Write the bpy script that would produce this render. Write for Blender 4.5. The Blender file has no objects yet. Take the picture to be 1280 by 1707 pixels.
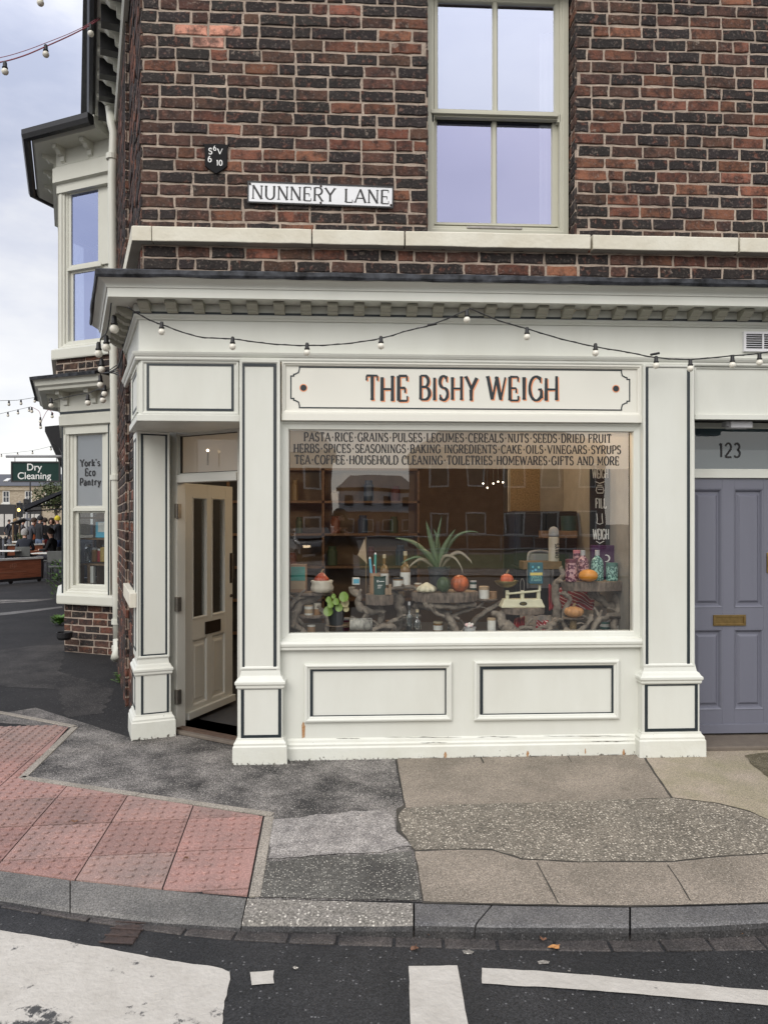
import bpy, bmesh, math, random
from mathutils import Vector, Matrix, noise
R = math.radians
rnd = random.Random(7)
C = bpy.context.scene.collection
scene = bpy.context.scene

# ---------------------------------------------------------------- camera
YAW = R(2.9); FPX = 1233.0; CX, CY = 640.0, 870.0
SY, CYW = math.sin(YAW), math.cos(YAW)
CAM = Vector((0, -5.07, 1.62))
cam_data = bpy.data.cameras.new('camera')
cam = bpy.data.objects.new('camera', cam_data); C.objects.link(cam)
cam.location = CAM; cam.rotation_euler = (R(90), 0, -YAW)
cam_data.sensor_width = 36; cam_data.lens = 36 * FPX / 1707
cam_data.shift_y = (CY - 853.5) / 1707
cam_data.clip_start = 0.05; cam_data.clip_end = 2000
scene.camera = cam
# ---------------------------------------------------------------- exposure
vs = scene.view_settings
vs.view_transform = 'Standard'; vs.look = 'None'; vs.gamma = 1; vs.exposure = 0.69
# ---------------------------------------------------------------- sky
SUN_EL, SUN_AZ = R(38), R(-28)     # azimuth: 0 = straight behind the camera, negative = from the left
world = bpy.data.worlds.new('World'); scene.world = world
world.use_nodes = True
wt = world.node_tree; wt.nodes.clear()
def wn(t, **k):
    n = wt.nodes.new(t)
    for a, b in k.items(): setattr(n, a, b)
    return n
wo = wn('ShaderNodeOutputWorld')
sky = wn('ShaderNodeTexSky', sky_type='NISHITA', sun_disc=False, sun_elevation=SUN_EL, sun_rotation=math.pi + SUN_AZ)
b1 = wn('ShaderNodeBackground'); b1.inputs[1].default_value = 0.10
wt.links.new(sky.outputs[0], b1.inputs[0])
tc = wn('ShaderNodeTexCoord'); mp = wn('ShaderNodeMapping'); mp.inputs['Scale'].default_value = (1.0, 1.0, 2.4)
mp.inputs['Location'].default_value = (0.35, 0.1, 0.2)
wt.links.new(tc.outputs['Generated'], mp.inputs['Vector'])
n1 = wn('ShaderNodeTexNoise'); n1.inputs['Scale'].default_value = 3.4; n1.inputs['Detail'].default_value = 7; n1.inputs['Roughness'].default_value = 0.55
wt.links.new(mp.outputs[0], n1.inputs['Vector'])
rp = wn('ShaderNodeValToRGB')
rp.color_ramp.elements[0].position = 0.39; rp.color_ramp.elements[0].color = (0.38, 0.41, 0.52, 1)
rp.color_ramp.elements[1].position = 0.61; rp.color_ramp.elements[1].color = (0.60, 0.61, 0.66, 1)
e = rp.color_ramp.elements.new(0.5); e.color = (0.46, 0.485, 0.585, 1)
wt.links.new(n1.outputs[0], rp.inputs[0])
sx = wn('ShaderNodeSeparateXYZ'); wt.links.new(tc.outputs['Generated'], sx.inputs[0])
hr = wn('ShaderNodeMapRange'); hr.inputs[1].default_value = 0.0; hr.inputs[2].default_value = 0.42; hr.inputs[3].default_value = 1; hr.inputs[4].default_value = 0
wt.links.new(sx.outputs[2], hr.inputs[0])
n2 = wn('ShaderNodeTexNoise'); n2.inputs['Scale'].default_value = 4.5; n2.inputs['Detail'].default_value = 5
wt.links.new(mp.outputs[0], n2.inputs['Vector'])
mm = wn('ShaderNodeMath', operation='MULTIPLY'); wt.links.new(hr.outputs[0], mm.inputs[0])
mr2 = wn('ShaderNodeMapRange'); mr2.inputs[1].default_value = 0.3; mr2.inputs[2].default_value = 0.62; mr2.inputs[3].default_value = 0.25; mr2.inputs[4].default_value = 1.15
wt.links.new(n2.outputs[0], mr2.inputs[0]); wt.links.new(mr2.outputs[0], mm.inputs[1])
mx = wn('ShaderNodeMix', data_type='RGBA'); wt.links.new(mm.outputs[0], mx.inputs[0])
wt.links.new(rp.outputs[0], mx.inputs[6]); mx.inputs[7].default_value = (0.86, 0.83, 0.78, 1)
# the brighter half of the overcast sky lies behind the photographer
br = wn('ShaderNodeMapRange'); br.inputs[1].default_value = 0.3; br.inputs[2].default_value = -0.7; br.inputs[3].default_value = 1.0; br.inputs[4].default_value = 1.55
wt.links.new(sx.outputs[1], br.inputs[0])
nt = wn('ShaderNodeMix', data_type='RGBA'); nr = wn('ShaderNodeMapRange'); nr.inputs[1].default_value = 0.2; nr.inputs[2].default_value = -0.5; wt.links.new(sx.outputs[1], nr.inputs[0])
wt.links.new(nr.outputs[0], nt.inputs[0]); wt.links.new(mx.outputs[2], nt.inputs[6]); bw = wn('ShaderNodeMix', data_type='RGBA'); bw.inputs[0].default_value = 0.75; wt.links.new(mx.outputs[2], bw.inputs[6]); bw.inputs[7].default_value = (0.57, 0.55, 0.52, 1); wt.links.new(bw.outputs[2], nt.inputs[7])
zf_ = wn('ShaderNodeMapRange'); zf_.inputs[1].default_value = 0.42; zf_.inputs[2].default_value = 0.95; zf_.inputs[3].default_value = 0.85; zf_.inputs[4].default_value = 1.9
wt.links.new(sx.outputs[2], zf_.inputs[0]); st_ = wn('ShaderNodeMath', operation='MULTIPLY'); wt.links.new(br.outputs[0], st_.inputs[0]); wt.links.new(zf_.outputs[0], st_.inputs[1])
b2 = wn('ShaderNodeBackground'); wt.links.new(nt.outputs[2], b2.inputs[0]); wt.links.new(st_.outputs[0], b2.inputs[1])
ms = wn('ShaderNodeMixShader'); ms.inputs[0].default_value = 0.88
wt.links.new(b1.outputs[0], ms.inputs[1]); wt.links.new(b2.outputs[0], ms.inputs[2]); wt.links.new(ms.outputs[0], wo.inputs[0])
# ---------------------------------------------------------------- sun (veiled by cloud)
sl = bpy.data.lights.new('sun', 'SUN'); sl.energy = 1.1; sl.angle = R(40); sl.color = (1.0, 0.96, 0.9)
so = bpy.data.objects.new('sun', sl); C.objects.link(so)
sdir = Vector((math.sin(SUN_AZ) * math.cos(SUN_EL), -math.cos(SUN_AZ) * math.cos(SUN_EL), math.sin(SUN_EL)))
so.rotation_euler = sdir.to_track_quat('Z', 'Y').to_euler(); so.location = (0, -20, 30)

# ---------------------------------------------------------------- placing helpers
def ray(u, v):
    rx = (u - CX) / FPX; return Vector((rx * CYW + SY, -rx * SY + CYW, (CY - v) / FPX))
def onplane(u, v, p, n):
    d = ray(u, v); return CAM + d * ((p - CAM).dot(n) / d.dot(n))
def W(u, v, y): return onplane(u, v, Vector((0, y, 0)), Vector((0, -1, 0)))
def G(u, v, z=0.0):
    d = ray(u, v); return CAM + d * ((z - CAM.z) / d.z)
def cw(xc, d, z=0.0): return Vector((xc * CYW + d * SY, -xc * SY + d * CYW + CAM.y, z))
def at(u, v, d): return cw((u - CX) / FPX * d, d, CAM.z + (CY - v) / FPX * d)
class Fr:
    def __init__(s, o, ex, out):
        s.o = Vector(o); s.ex = Vector(ex).normalized(); s.out = Vector(out).normalized(); s.ez = Vector((0, 0, 1))
    def p(s, a, b, c=0.0): return s.o + s.ex * a + s.ez * b + s.out * c
    def px(s, u, v, c=0.0):
        P = onplane(u, v, s.o + s.out * c, s.out); return (P - s.o).dot(s.ex), P.z - s.o.z
    def rect(s, u0, u1, v0, v1, c=0.0):
        um, vm = (u0 + u1) / 2, (v0 + v1) / 2
        return s.px(u0, vm, c)[0], s.px(u1, vm, c)[0], s.px(um, v1, c)[1], s.px(um, v0, c)[1]
FF = Fr((0, 0, 0), (1, 0, 0), (0, -1, 0))

# ---------------------------------------------------------------- mesh builder
class MB:
    def __init__(s): s.v = []; s.f = []; s.m = []; s.col = {}
    def add(s, vs, fs, mi=0, col=None):
        n = len(s.v); s.v += [Vector(q) for q in vs]
        for f in fs:
            if col is not None: s.col[len(s.f)] = col
            s.f.append([n + i for i in f]); s.m.append(mi)
        return s
    def hexa(s, P, mi=0, col=None):   # 8 points, bottom loop then top loop
        return s.add(P, [(0,3,2,1),(4,5,6,7),(0,1,5,4),(1,2,6,5),(2,3,7,6),(3,0,4,7)], mi, col)
    def box(s, fr, a0, a1, b0, b1, c0, c1, mi=0, col=None):
        q = fr.p
        return s.hexa([q(a0,b0,c0),q(a0,b0,c1),q(a1,b0,c1),q(a1,b0,c0),q(a0,b1,c0),q(a0,b1,c1),q(a1,b1,c1),q(a1,b1,c0)], mi, col)
    def wbox(s, x0, x1, y0, y1, z0, z1, mi=0):
        return s.hexa([(x0,y0,z0),(x1,y0,z0),(x1,y1,z0),(x0,y1,z0),(x0,y0,z1),(x1,y0,z1),(x1,y1,z1),(x0,y1,z1)], mi)
    def obox(s, c, dx, sx, sy, z0, z1, mi=0):  # oriented box about c, dx unit vector
        c = Vector((c[0], c[1], 0)); dx = Vector((dx[0], dx[1], 0)).normalized(); dy = Vector((-dx.y, dx.x, 0))
        P = []
        for z in (z0, z1):
            for (i, j) in ((-1,-1),(1,-1),(1,1),(-1,1)): P.append(c + dx*i*sx/2 + dy*j*sy/2 + Vector((0,0,z)))
        return s.hexa(P, mi)
    def mould(s, fr, a0, a1, b0, b1, prof, mi=0):
        """picture-frame moulding; prof = (inset, outwards) pairs"""
        n = len(prof); V = []
        for (i, c) in prof:
            V += [fr.p(a0+i,b0+i,c), fr.p(a1-i,b0+i,c), fr.p(a1-i,b1-i,c), fr.p(a0+i,b1-i,c)]
        F = []
        for k in range(n-1):
            for j in range(4):
                j2 = (j+1) % 4; F.append((k*4+j, k*4+j2, (k+1)*4+j2, (k+1)*4+j))
        return s.add(V, F, mi)
    def ring(s, fr, a0, a1, b0, b1, w, c0, c1, mi=0):
        return s.mould(fr, a0, a1, b0, b1, [(0,c0),(0,c1),(w,c1),(w,c0)], mi)
    def sweep(s, path, prof, mi=0, caps=True):
        """sweep (outwards, z) profile along a plan path; outwards = right-hand side"""
        P = [Vector((q[0], q[1], 0)) for q in path]; n = len(prof); V = []; F = []
        for i, q in enumerate(P):
            d0 = (P[i]-P[i-1]).normalized() if i else None
            d1 = (P[i+1]-P[i]).normalized() if i < len(P)-1 else None
            d0 = d0 or d1; d1 = d1 or d0
            n0 = Vector((d0.y,-d0.x,0)); n1 = Vector((d1.y,-d1.x,0)); m = (n0+n1); m = m / max(0.2, m.dot(n0))
            for (o, z) in prof: V.append(q + m*o + Vector((0,0,z)))
        for i in range(len(P)-1):
            for k in range(n-1): F.append((i*n+k, (i+1)*n+k, (i+1)*n+k+1, i*n+k+1))
        if caps: F.append(tuple(range(n))[::-1]); F.append(tuple((len(P)-1)*n+k for k in range(n)))
        return s.add(V, F, mi)
    def tube(s, pts, r, n=8, mi=0, caps=True, jit=0.0):
        pts = [Vector(p) for p in pts]; rr = r if isinstance(r, (list, tuple)) else [r]*len(pts)
        V = []; F = []; up = None
        for i, p in enumerate(pts):
            t = (pts[min(i+1,len(pts)-1)] - pts[max(i-1,0)]).normalized()
            if up is None:
                up = Vector((0,0,1)) if abs(t.z) < 0.9 else Vector((1,0,0))
            up = (up - t*up.dot(t)).normalized(); sd = t.cross(up)
            for k in range(n):
                a = 2*math.pi*k/n; q = rr[i]
                if jit: q *= 1 + jit*noise.noise(Vector((p.x*9+k*1.7, p.y*9+p.z*14, k*3.1)))
                V.append(p + (up*math.cos(a) + sd*math.sin(a))*q)
        for i in range(len(pts)-1):
            for k in range(n):
                k2 = (k+1) % n; F.append((i*n+k, i*n+k2, (i+1)*n+k2, (i+1)*n+k))
        if caps: F.append(tuple(range(n))[::-1]); F.append(tuple((len(pts)-1)*n+k for k in range(n)))
        return s.add(V, F, mi)
    def lathe(s, c, prof, n=20, mi=0, fn=None):
        """prof = (radius, z) pairs bottom to top"""
        c = Vector(c); V = []; F = []; m = len(prof)
        for (r, z) in prof:
            for k in range(n):
                a = 2*math.pi*k/n; q = r*(fn(a, z) if fn else 1); V.append(c + Vector((q*math.cos(a), q*math.sin(a), z)))
        for i in range(m-1):
            for k in range(n):
                k2 = (k+1) % n; F.append((i*n+k, i*n+k2, (i+1)*n+k2, (i+1)*n+k))
        F.append(tuple(range(n))[::-1]); F.append(tuple((m-1)*n+k for k in range(n)))
        return s.add(V, F, mi)
    def ball(s, c, rx, ry=None, rz=None, n=14, m=8, mi=0):
        ry = ry or rx; rz = rz or rx
        prof = []
        c = Vector(c); V = []; F = []
        for i in range(m+1):
            t = math.pi*(i/m) * 0.998 + 0.003; 
            for k in range(n):
                a = 2*math.pi*k/n; V.append(c + Vector((rx*math.sin(t)*math.cos(a), ry*math.sin(t)*math.sin(a), -rz*math.cos(t))))
        for i in range(m):
            for k in range(n):
                k2 = (k+1)%n; F.append((i*n+k, i*n+k2, (i+1)*n+k2, (i+1)*n+k))
        return s.add(V, F, mi)
    def build(s, name, mats, parent=None, smooth=False, bevel=0.0, seg=2):
        me = bpy.data.meshes.new(name)
        me.from_pydata([tuple(q) for q in s.v], [], s.f)
        if not isinstance(mats, (list, tuple)): mats = [mats]
        for m in mats: me.materials.append(m)
        me.polygons.foreach_set('material_index', s.m)
        if s.col:
            ca = me.color_attributes.new('tint', 'FLOAT_COLOR', 'CORNER'); dat = [1.0]*(len(me.loops)*4)
            for i, p in enumerate(me.polygons):
                q = s.col.get(i, (1,1,1,1))
                for li in p.loop_indices: dat[li*4:li*4+4] = q
            ca.data.foreach_set('color', dat)
        bm = bmesh.new(); bm.from_mesh(me); bmesh.ops.recalc_face_normals(bm, faces=bm.faces); bm.to_mesh(me); bm.free()
        if smooth: me.polygons.foreach_set('use_smooth', [True]*len(me.polygons))
        me.update()
        o = bpy.data.objects.new(name, me); C.objects.link(o)
        if parent is not None:
            o.parent = parent; o.matrix_parent_inverse = Matrix.Translation(-Vector(parent.location)) if parent.type == 'EMPTY' else Matrix.Identity(4)
        if bevel:
            b = o.modifiers.new('bevel', 'BEVEL'); b.width = bevel; b.segments = seg; b.limit_method = 'ANGLE'; b.angle_limit = R(35)
        return o
def tag(o, label=None, cat=None, group=None, kind=None):
    if label: o['label'] = label
    if cat: o['category'] = cat
    if group: o['group'] = group
    if kind: o['kind'] = kind
    return o
def thing(name, label, cat, loc=(0,0,0), group=None):
    o = bpy.data.objects.new(name, None); C.objects.link(o); o.location = loc; o.empty_display_size = 0.1
    return tag(o, label, cat, group)
def struct(o): o['kind'] = 'structure'; return o
def catmull(P, n=6):
    P = [Vector(p) for p in P]; out = []
    for i in range(len(P)-1):
        p0 = P[max(i-1,0)]; p1 = P[i]; p2 = P[i+1]; p3 = P[min(i+2,len(P)-1)]
        for k in range(n):
            t = k/n
            out.append(0.5*((2*p1) + (p2-p0)*t + (2*p0-5*p1+4*p2-p3)*t*t + (3*p1-p0-3*p2+p3)*t*t*t))
    return out + [P[-1]]

# ---------------------------------------------------------------- materials
M = {}
def mat(name, col, rough=0.6, metal=0.0, var=0.0, vscale=6.0, dark=None, bump=0.0, bscale=60.0, spec=0.5, coat=0.0, det=5, stretch=None, attr=False):
    m = bpy.data.materials.new(name); m.use_nodes = True; t = m.node_tree; b = t.nodes['Principled BSDF']
    b.inputs['Roughness'].default_value = rough; b.inputs['Metallic'].default_value = metal
    b.inputs['Base Color'].default_value = (*col, 1)
    b.inputs['Specular IOR Level'].default_value = spec
    if coat: b.inputs['Coat Weight'].default_value = coat; b.inputs['Coat Roughness'].default_value = 0.15
    L = t.links.new
    co = t.nodes.new('ShaderNodeTexCoord'); vec = co.outputs['Object']
    if stretch:
        mp = t.nodes.new('ShaderNodeMapping'); mp.inputs['Scale'].default_value = stretch; L(vec, mp.inputs[0]); vec = mp.outputs[0]
    src = None
    if attr:
        a = t.nodes.new('ShaderNodeVertexColor'); a.layer_name = 'tint'; src = a.outputs[0]
    if var:
        n = t.nodes.new('ShaderNodeTexNoise'); n.inputs['Scale'].default_value = vscale; n.inputs['Detail'].default_value = det; n.inputs['Roughness'].default_value = 0.6
        L(vec, n.inputs['Vector'])
        r = t.nodes.new('ShaderNodeMapRange'); r.inputs[1].default_value = 0.32; r.inputs[2].default_value = 0.68; r.inputs[3].default_value = 0; r.inputs[4].default_value = var
        L(n.outputs[0], r.inputs[0])
        mx = t.nodes.new('ShaderNodeMix'); mx.data_type = 'RGBA'; L(r.outputs[0], mx.inputs[0])
        if src: L(src, mx.inputs[6])
        else: mx.inputs[6].default_value = (*col, 1)
        d = dark if dark else tuple(q*0.35 for q in col); mx.inputs[7].default_value = (*d, 1)
        src = mx.outputs[2]
    if src: L(src, b.inputs['Base Color'])
    if bump:
        n = t.nodes.new('ShaderNodeTexNoise'); n.inputs['Scale'].default_value = bscale; n.inputs['Detail'].default_value = 6
        L(vec, n.inputs['Vector']); bp = t.nodes.new('ShaderNodeBump'); bp.inputs['Strength'].default_value = bump; bp.inputs['Distance'].default_value = 0.01
        L(n.outputs[0], bp.inputs['Height']); L(bp.outputs[0], b.inputs['Normal'])
    M[name] = m; return m
def nodes_of(m): return m.node_tree, m.node_tree.nodes, m.node_tree.links.new

CREAM = (0.65, 0.66, 0.605)
mat('cream_paint', CREAM, 0.42, var=0.38, vscale=3.0, dark=(0.52,0.515,0.45), stretch=(1,1,0.35), bump=0.06, bscale=35)
mat('navy_paint', (0.012,0.019,0.024), 0.4, var=0.3, vscale=12, dark=(0.03,0.04,0.045))
mat('sign_paint', (0.71,0.70,0.63), 0.4, var=0.15, vscale=3, dark=(0.62,0.6,0.53))
mat('stone_paint', (0.66,0.635,0.54), 0.7, var=0.55, vscale=4, dark=(0.50,0.45,0.34), bump=0.3, bscale=30)
mat('window_paint', (0.47,0.46,0.37), 0.4, var=0.2, vscale=4, dark=(0.40,0.38,0.30))
mat('bay_paint', (0.60,0.60,0.53), 0.45, var=0.25, vscale=3, dark=(0.46,0.45,0.38))
mat('lead', (0.009,0.0095,0.011), 0.6, var=1.0, vscale=13, dark=(0.06,0.064,0.074), bump=0.6, bscale=30, spec=.2)
mat('black_iron', (0.012,0.012,0.014), 0.45, var=0.3, vscale=20, dark=(0.03,0.03,0.03))
mat('white_enamel', (0.74,0.75,0.77), 0.3, var=0.2, vscale=7, dark=(0.6,0.6,0.58))
mat('black_letter', (0.012,0.012,0.014), 0.5)
mat('orange_letter', (0.78,0.33,0.17), 0.6)
mat('white_letter', (0.75,0.75,0.73), 0.5)
mat('lavender_paint', (0.150,0.154,0.192), 0.36, var=0.45, vscale=3, dark=(0.115,0.118,0.150), bump=0.08, bscale=70, stretch=(1,1,0.12))
mat('brass', (0.32,0.22,0.09), 0.35, 0.9, var=0.4, vscale=30)
mat('steel', (0.33,0.31,0.28), 0.4, 0.9, var=0.4, vscale=30)
mat('bronze', (0.06,0.045,0.035), 0.4, 0.7)
mat('rubber_black', (0.01,0.01,0.011), 0.55)
mat('iron_matt', (0.009,0.009,0.010), 0.7, spec=.15)
mat('joint_fill', (0.060,0.053,0.043), 0.95, var=.8, vscale=14, dark=(.03,.027,.022))
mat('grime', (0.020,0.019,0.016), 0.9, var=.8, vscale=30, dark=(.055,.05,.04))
mat('bare_wood', (0.10,0.085,0.065), 0.9, var=.8, vscale=40, dark=(.03,.025,.02))
mat('bulb_white', (0.74,0.71,0.62), 0.3, spec=0.5)
mat('plain_grey', (0.30,0.30,0.31), 0.6)
mat('dark_room', (0.02,0.018,0.016), 0.8)
mat('curtain', (0.55,0.53,0.52), 0.8)
mat('door_paint', (0.52,0.52,0.475), 0.4, var=0.25, vscale=2.5, dark=(0.41,0.39,0.33), bump=0.05)
mat('rust', (0.33,0.15,0.05), 0.9, var=0.7, vscale=60, dark=(0.5,0.38,0.25))

def glass_mat(name, refl, tint=(1,1,1), rough=0.0, rcol=(1,1,1), top=.75):
    m = bpy.data.materials.new(name); m.use_nodes = True; t, N, L = nodes_of(m); N.clear()
    o = N.new('ShaderNodeOutputMaterial'); tr = N.new('ShaderNodeBsdfTransparent'); tr.inputs[0].default_value = (*tint,1)
    g = N.new('ShaderNodeBsdfGlossy'); g.inputs['Roughness'].default_value = rough; g.inputs[0].default_value = (*rcol,1)
    lw = N.new('ShaderNodeLayerWeight'); lw.inputs[0].default_value = 0.35
    r = N.new('ShaderNodeMapRange'); r.inputs[3].default_value = refl; r.inputs[4].default_value = min(1, refl+top)
    L(lw.outputs['Facing'], r.inputs[0]); r.interpolation_type = 'SMOOTHERSTEP'
    # faint waviness of the pane
    tcn = N.new('ShaderNodeTexCoord'); n = N.new('ShaderNodeTexNoise'); n.inputs['Scale'].default_value = 1.6
    L(tcn.outputs['Object'], n.inputs['Vector']); bp = N.new('ShaderNodeBump'); bp.inputs['Strength'].default_value = 0.012; bp.inputs['Distance'].default_value = 0.1
    L(n.outputs[0], bp.inputs['Height']); L(bp.outputs[0], g.inputs['Normal'])
    mx = N.new('ShaderNodeMixShader'); L(r.outputs[0], mx.inputs[0]); L(tr.outputs[0], mx.inputs[1]); L(g.outputs[0], mx.inputs[2]); L(mx.outputs[0], o.inputs[0])
    M[name] = m; return m
glass_mat('shop_glass', 0.135, (0.93,0.95,0.94))
glass_mat('house_glass', 0.62, (0.8,0.85,0.9), rcol=(0.74,0.80,0.99))
glass_mat('house_glass_low', 0.56, (0.8,0.85,0.9), rcol=(0.66,0.68,0.96))
glass_mat('bay_glass', 0.55, (0.8,0.85,0.9), rcol=(0.58,0.66,1.0))
glass_mat('clear_glass', 0.08, (0.86,0.9,0.9), top=.4)
glass_mat('soft_glass', 0.04, (0.9,0.92,0.92), top=.12)
def film_mat(name, col, alpha):
    m = bpy.data.materials.new(name); m.use_nodes = True; t, N, L = nodes_of(m); N.clear()
    o = N.new('ShaderNodeOutputMaterial'); tr = N.new('ShaderNodeBsdfTransparent')
    d = N.new('ShaderNodeBsdfDiffuse'); d.inputs[0].default_value = (*col,1); tl = N.new('ShaderNodeBsdfTranslucent'); tl.inputs[0].default_value = (*col,1)
    a = N.new('ShaderNodeMixShader'); a.inputs[0].default_value = 0.5; L(d.outputs[0], a.inputs[1]); L(tl.outputs[0], a.inputs[2])
    mx = N.new('ShaderNodeMixShader'); mx.inputs[0].default_value = alpha; L(tr.outputs[0], mx.inputs[1]); L(a.outputs[0], mx.inputs[2]); L(mx.outputs[0], o.inputs[0])
    M[name] = m; return m
film_mat('frost_film', (0.60,0.545,0.48), 0.62)
film_mat('frost_film_grey', (0.55,0.56,0.61), 0.85)
film_mat('transom_film', (0.13,0.18,0.215), 0.95)
def emit_mat(name, col, st):
    m = bpy.data.materials.new(name); m.use_nodes = True; t, N, L = nodes_of(m); b = N['Principled BSDF']
    b.inputs['Base Color'].default_value = (0.8,0.75,0.65,1); b.inputs['Emission Color'].default_value = (*col,1); b.inputs['Emission Strength'].default_value = st
    M[name] = m; return m

def brick_mat():
    m = bpy.data.materials.new('brick'); m.use_nodes = True; t, N, L = nodes_of(m); b = N['Principled BSDF']
    b.inputs['Roughness'].default_value = 0.85; b.inputs['Specular IOR Level'].default_value = 0.3
    co = N.new('ShaderNodeTexCoord'); a = N.new('ShaderNodeVertexColor'); a.layer_name = 'tint'
    def nz(sc, lo, hi, o0, o1, det=6):
        n = N.new('ShaderNodeTexNoise'); n.inputs['Scale'].default_value = sc; n.inputs['Detail'].default_value = det; n.inputs['Roughness'].default_value = 0.65
        L(co.outputs['Object'], n.inputs['Vector']); r = N.new('ShaderNodeMapRange')
        for i, q in enumerate((lo, hi, o0, o1)): r.inputs[i+1].default_value = q
        L(n.outputs[0], r.inputs[0]); return r.outputs[0], n
    def mix(fac, A, B):
        x = N.new('ShaderNodeMix'); x.data_type = 'RGBA'; L(fac, x.inputs[0])
        for i, q in ((6, A), (7, B)):
            if isinstance(q, tuple): x.inputs[i].default_value = (*q, 1)
            else: L(q, x.inputs[i])
        return x.outputs[2]
    soot, _ = nz(15, 0.42, 0.62, 0, 0.8); c = mix(soot, a.outputs[0], (0.016,0.013,0.0125))
    redp, _ = nz(24, 0.56, 0.68, 0, 0.55); c = mix(redp, c, (0.22,0.078,0.048))
    grey, _ = nz(48, 0.54, 0.70, 0, 0.62); c = mix(grey, c, (0.19,0.16,0.14))
    smear, _ = nz(11, 0.63, 0.69, 0, 0.75, 9); c = mix(smear, c, (0.30,0.245,0.20))
    big, _ = nz(1.1, 0.40, 0.66, 0, 0.35); c = mix(big, c, (0.03,0.023,0.021))
    L(c, b.inputs['Base Color'])
    _, n = nz(75, 0, 1, 0, 1, 8); _, n3 = nz(18, 0, 1, 0, 1, 3)
    ad = N.new('ShaderNodeMath'); ad.operation = 'ADD'; L(n.outputs[0], ad.inputs[0]); L(n3.outputs[0], ad.inputs[1])
    bp = N.new('ShaderNodeBump'); bp.inputs['Strength'].default_value = 0.9; bp.inputs['Distance'].default_value = 0.007
    L(ad.outputs[0], bp.inputs['Height']); L(bp.outputs[0], b.inputs['Normal']); M['brick'] = m
brick_mat()
mat('mortar', (0.45,0.365,0.295), 0.95, var=0.7, vscale=7, dark=(0.21,0.168,0.138), bump=0.9, bscale=70)

def ground_mat(name, base, alt, speck, sp_scale, sp_thr, vscale=1.6, rough=0.8, bump=0.5, var=0.8, fine=0.35):
    """asphalt / concrete: broad stains + stone specks"""
    m = bpy.data.materials.new(name); m.use_nodes = True; t, N, L = nodes_of(m); b = N['Principled BSDF']
    b.inputs['Roughness'].default_value = rough; b.inputs['Specular IOR Level'].default_value = 0.3
    co = N.new('ShaderNodeTexCoord')
    n = N.new('ShaderNodeTexNoise'); n.inputs['Scale'].default_value = vscale; n.inputs['Detail'].default_value = 8; n.inputs['Roughness'].default_value = 0.62; L(co.outputs['Object'], n.inputs['Vector'])
    r = N.new('ShaderNodeMapRange'); r.inputs[1].default_value = 0.38; r.inputs[2].default_value = 0.64; r.inputs[3].default_value = 0; r.inputs[4].default_value = var; L(n.outputs[0], r.inputs[0])
    x = N.new('ShaderNodeMix'); x.data_type = 'RGBA'; L(r.outputs[0], x.inputs[0]); x.inputs[6].default_value = (*base,1); x.inputs[7].default_value = (*alt,1)
    # fine grain
    f = N.new('ShaderNodeTexNoise'); f.inputs['Scale'].default_value = 130; f.inputs['Detail'].default_value = 4; L(co.outputs['Object'], f.inputs['Vector'])
    fr_ = N.new('ShaderNodeMapRange'); fr_.inputs[1].default_value = 0.3; fr_.inputs[2].default_value = 0.7; fr_.inputs[3].default_value = 1-fine; fr_.inputs[4].default_value = 1+fine; L(f.outputs[0], fr_.inputs[0])
    mu = N.new('ShaderNodeVectorMath'); mu.operation = 'SCALE'; L(x.outputs[2], mu.inputs[0]); L(fr_.outputs[0], mu.inputs['Scale'])
    # specks of stone
    v = N.new('ShaderNodeTexVoronoi'); v.inputs['Scale'].default_value = sp_scale; L(co.outputs['Object'], v.inputs['Vector'])
    ck = N.new('ShaderNodeSeparateColor'); L(v.outputs['Color'], ck.inputs[0])
    lt = N.new('ShaderNodeMath'); lt.operation = 'LESS_THAN'; L(ck.outputs[0], lt.inputs[0]); lt.inputs[1].default_value = sp_thr
    dm = N.new('ShaderNodeMapRange'); dm.inputs[1].default_value = 0.30; dm.inputs[2].default_value = 0.42; dm.inputs[3].default_value = 0.85; dm.inputs[4].default_value = 0; L(v.outputs['Distance'], dm.inputs[0])
    ml = N.new('ShaderNodeMath'); ml.operation = 'MULTIPLY'; L(lt.outputs[0], ml.inputs[0]); L(dm.outputs[0], ml.inputs[1])
    x2 = N.new('ShaderNodeMix'); x2.data_type = 'RGBA'; L(ml.outputs[0], x2.inputs[0]); L(mu.outputs[0], x2.inputs[6]); x2.inputs[7].default_value = (*speck,1)
    v2 = N.new('ShaderNodeTexVoronoi'); v2.inputs['Scale'].default_value = sp_scale*1.9; L(co.outputs['Object'], v2.inputs['Vector']); c2 = N.new('ShaderNodeSeparateColor'); L(v2.outputs['Color'], c2.inputs[0])
    r2 = N.new('ShaderNodeMapRange'); r2.inputs[1].default_value = 0; r2.inputs[2].default_value = 1; r2.inputs[3].default_value = 1-fine*1.1; r2.inputs[4].default_value = 1+fine*1.3; L(c2.outputs[1], r2.inputs[0])
    m2_ = N.new('ShaderNodeVectorMath'); m2_.operation = 'SCALE'; L(x2.outputs[2], m2_.inputs[0]); L(r2.outputs[0], m2_.inputs['Scale'])
    L(m2_.outputs[0], b.inputs['Base Color'])
    bp = N.new('ShaderNodeBump'); bp.inputs['Strength'].default_value = bump; bp.inputs['Distance'].default_value = 0.006
    L(f.outputs[0], bp.inputs['Height']); L(bp.outputs[0], b.inputs['Normal'])
    M[name] = m; return m
ground_mat('road_asphalt', (0.017,0.0175,0.0185), (0.032,0.032,0.033), (0.13,0.13,0.13), 85, 0.05, vscale=2.0, rough=0.62)
ground_mat('path_asphalt', (0.036,0.034,0.033), (0.205,0.19,0.175), (0.32,0.30,0.27), 105, 0.30, vscale=2.6, rough=0.8, var=1.0, fine=0.6)
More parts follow.
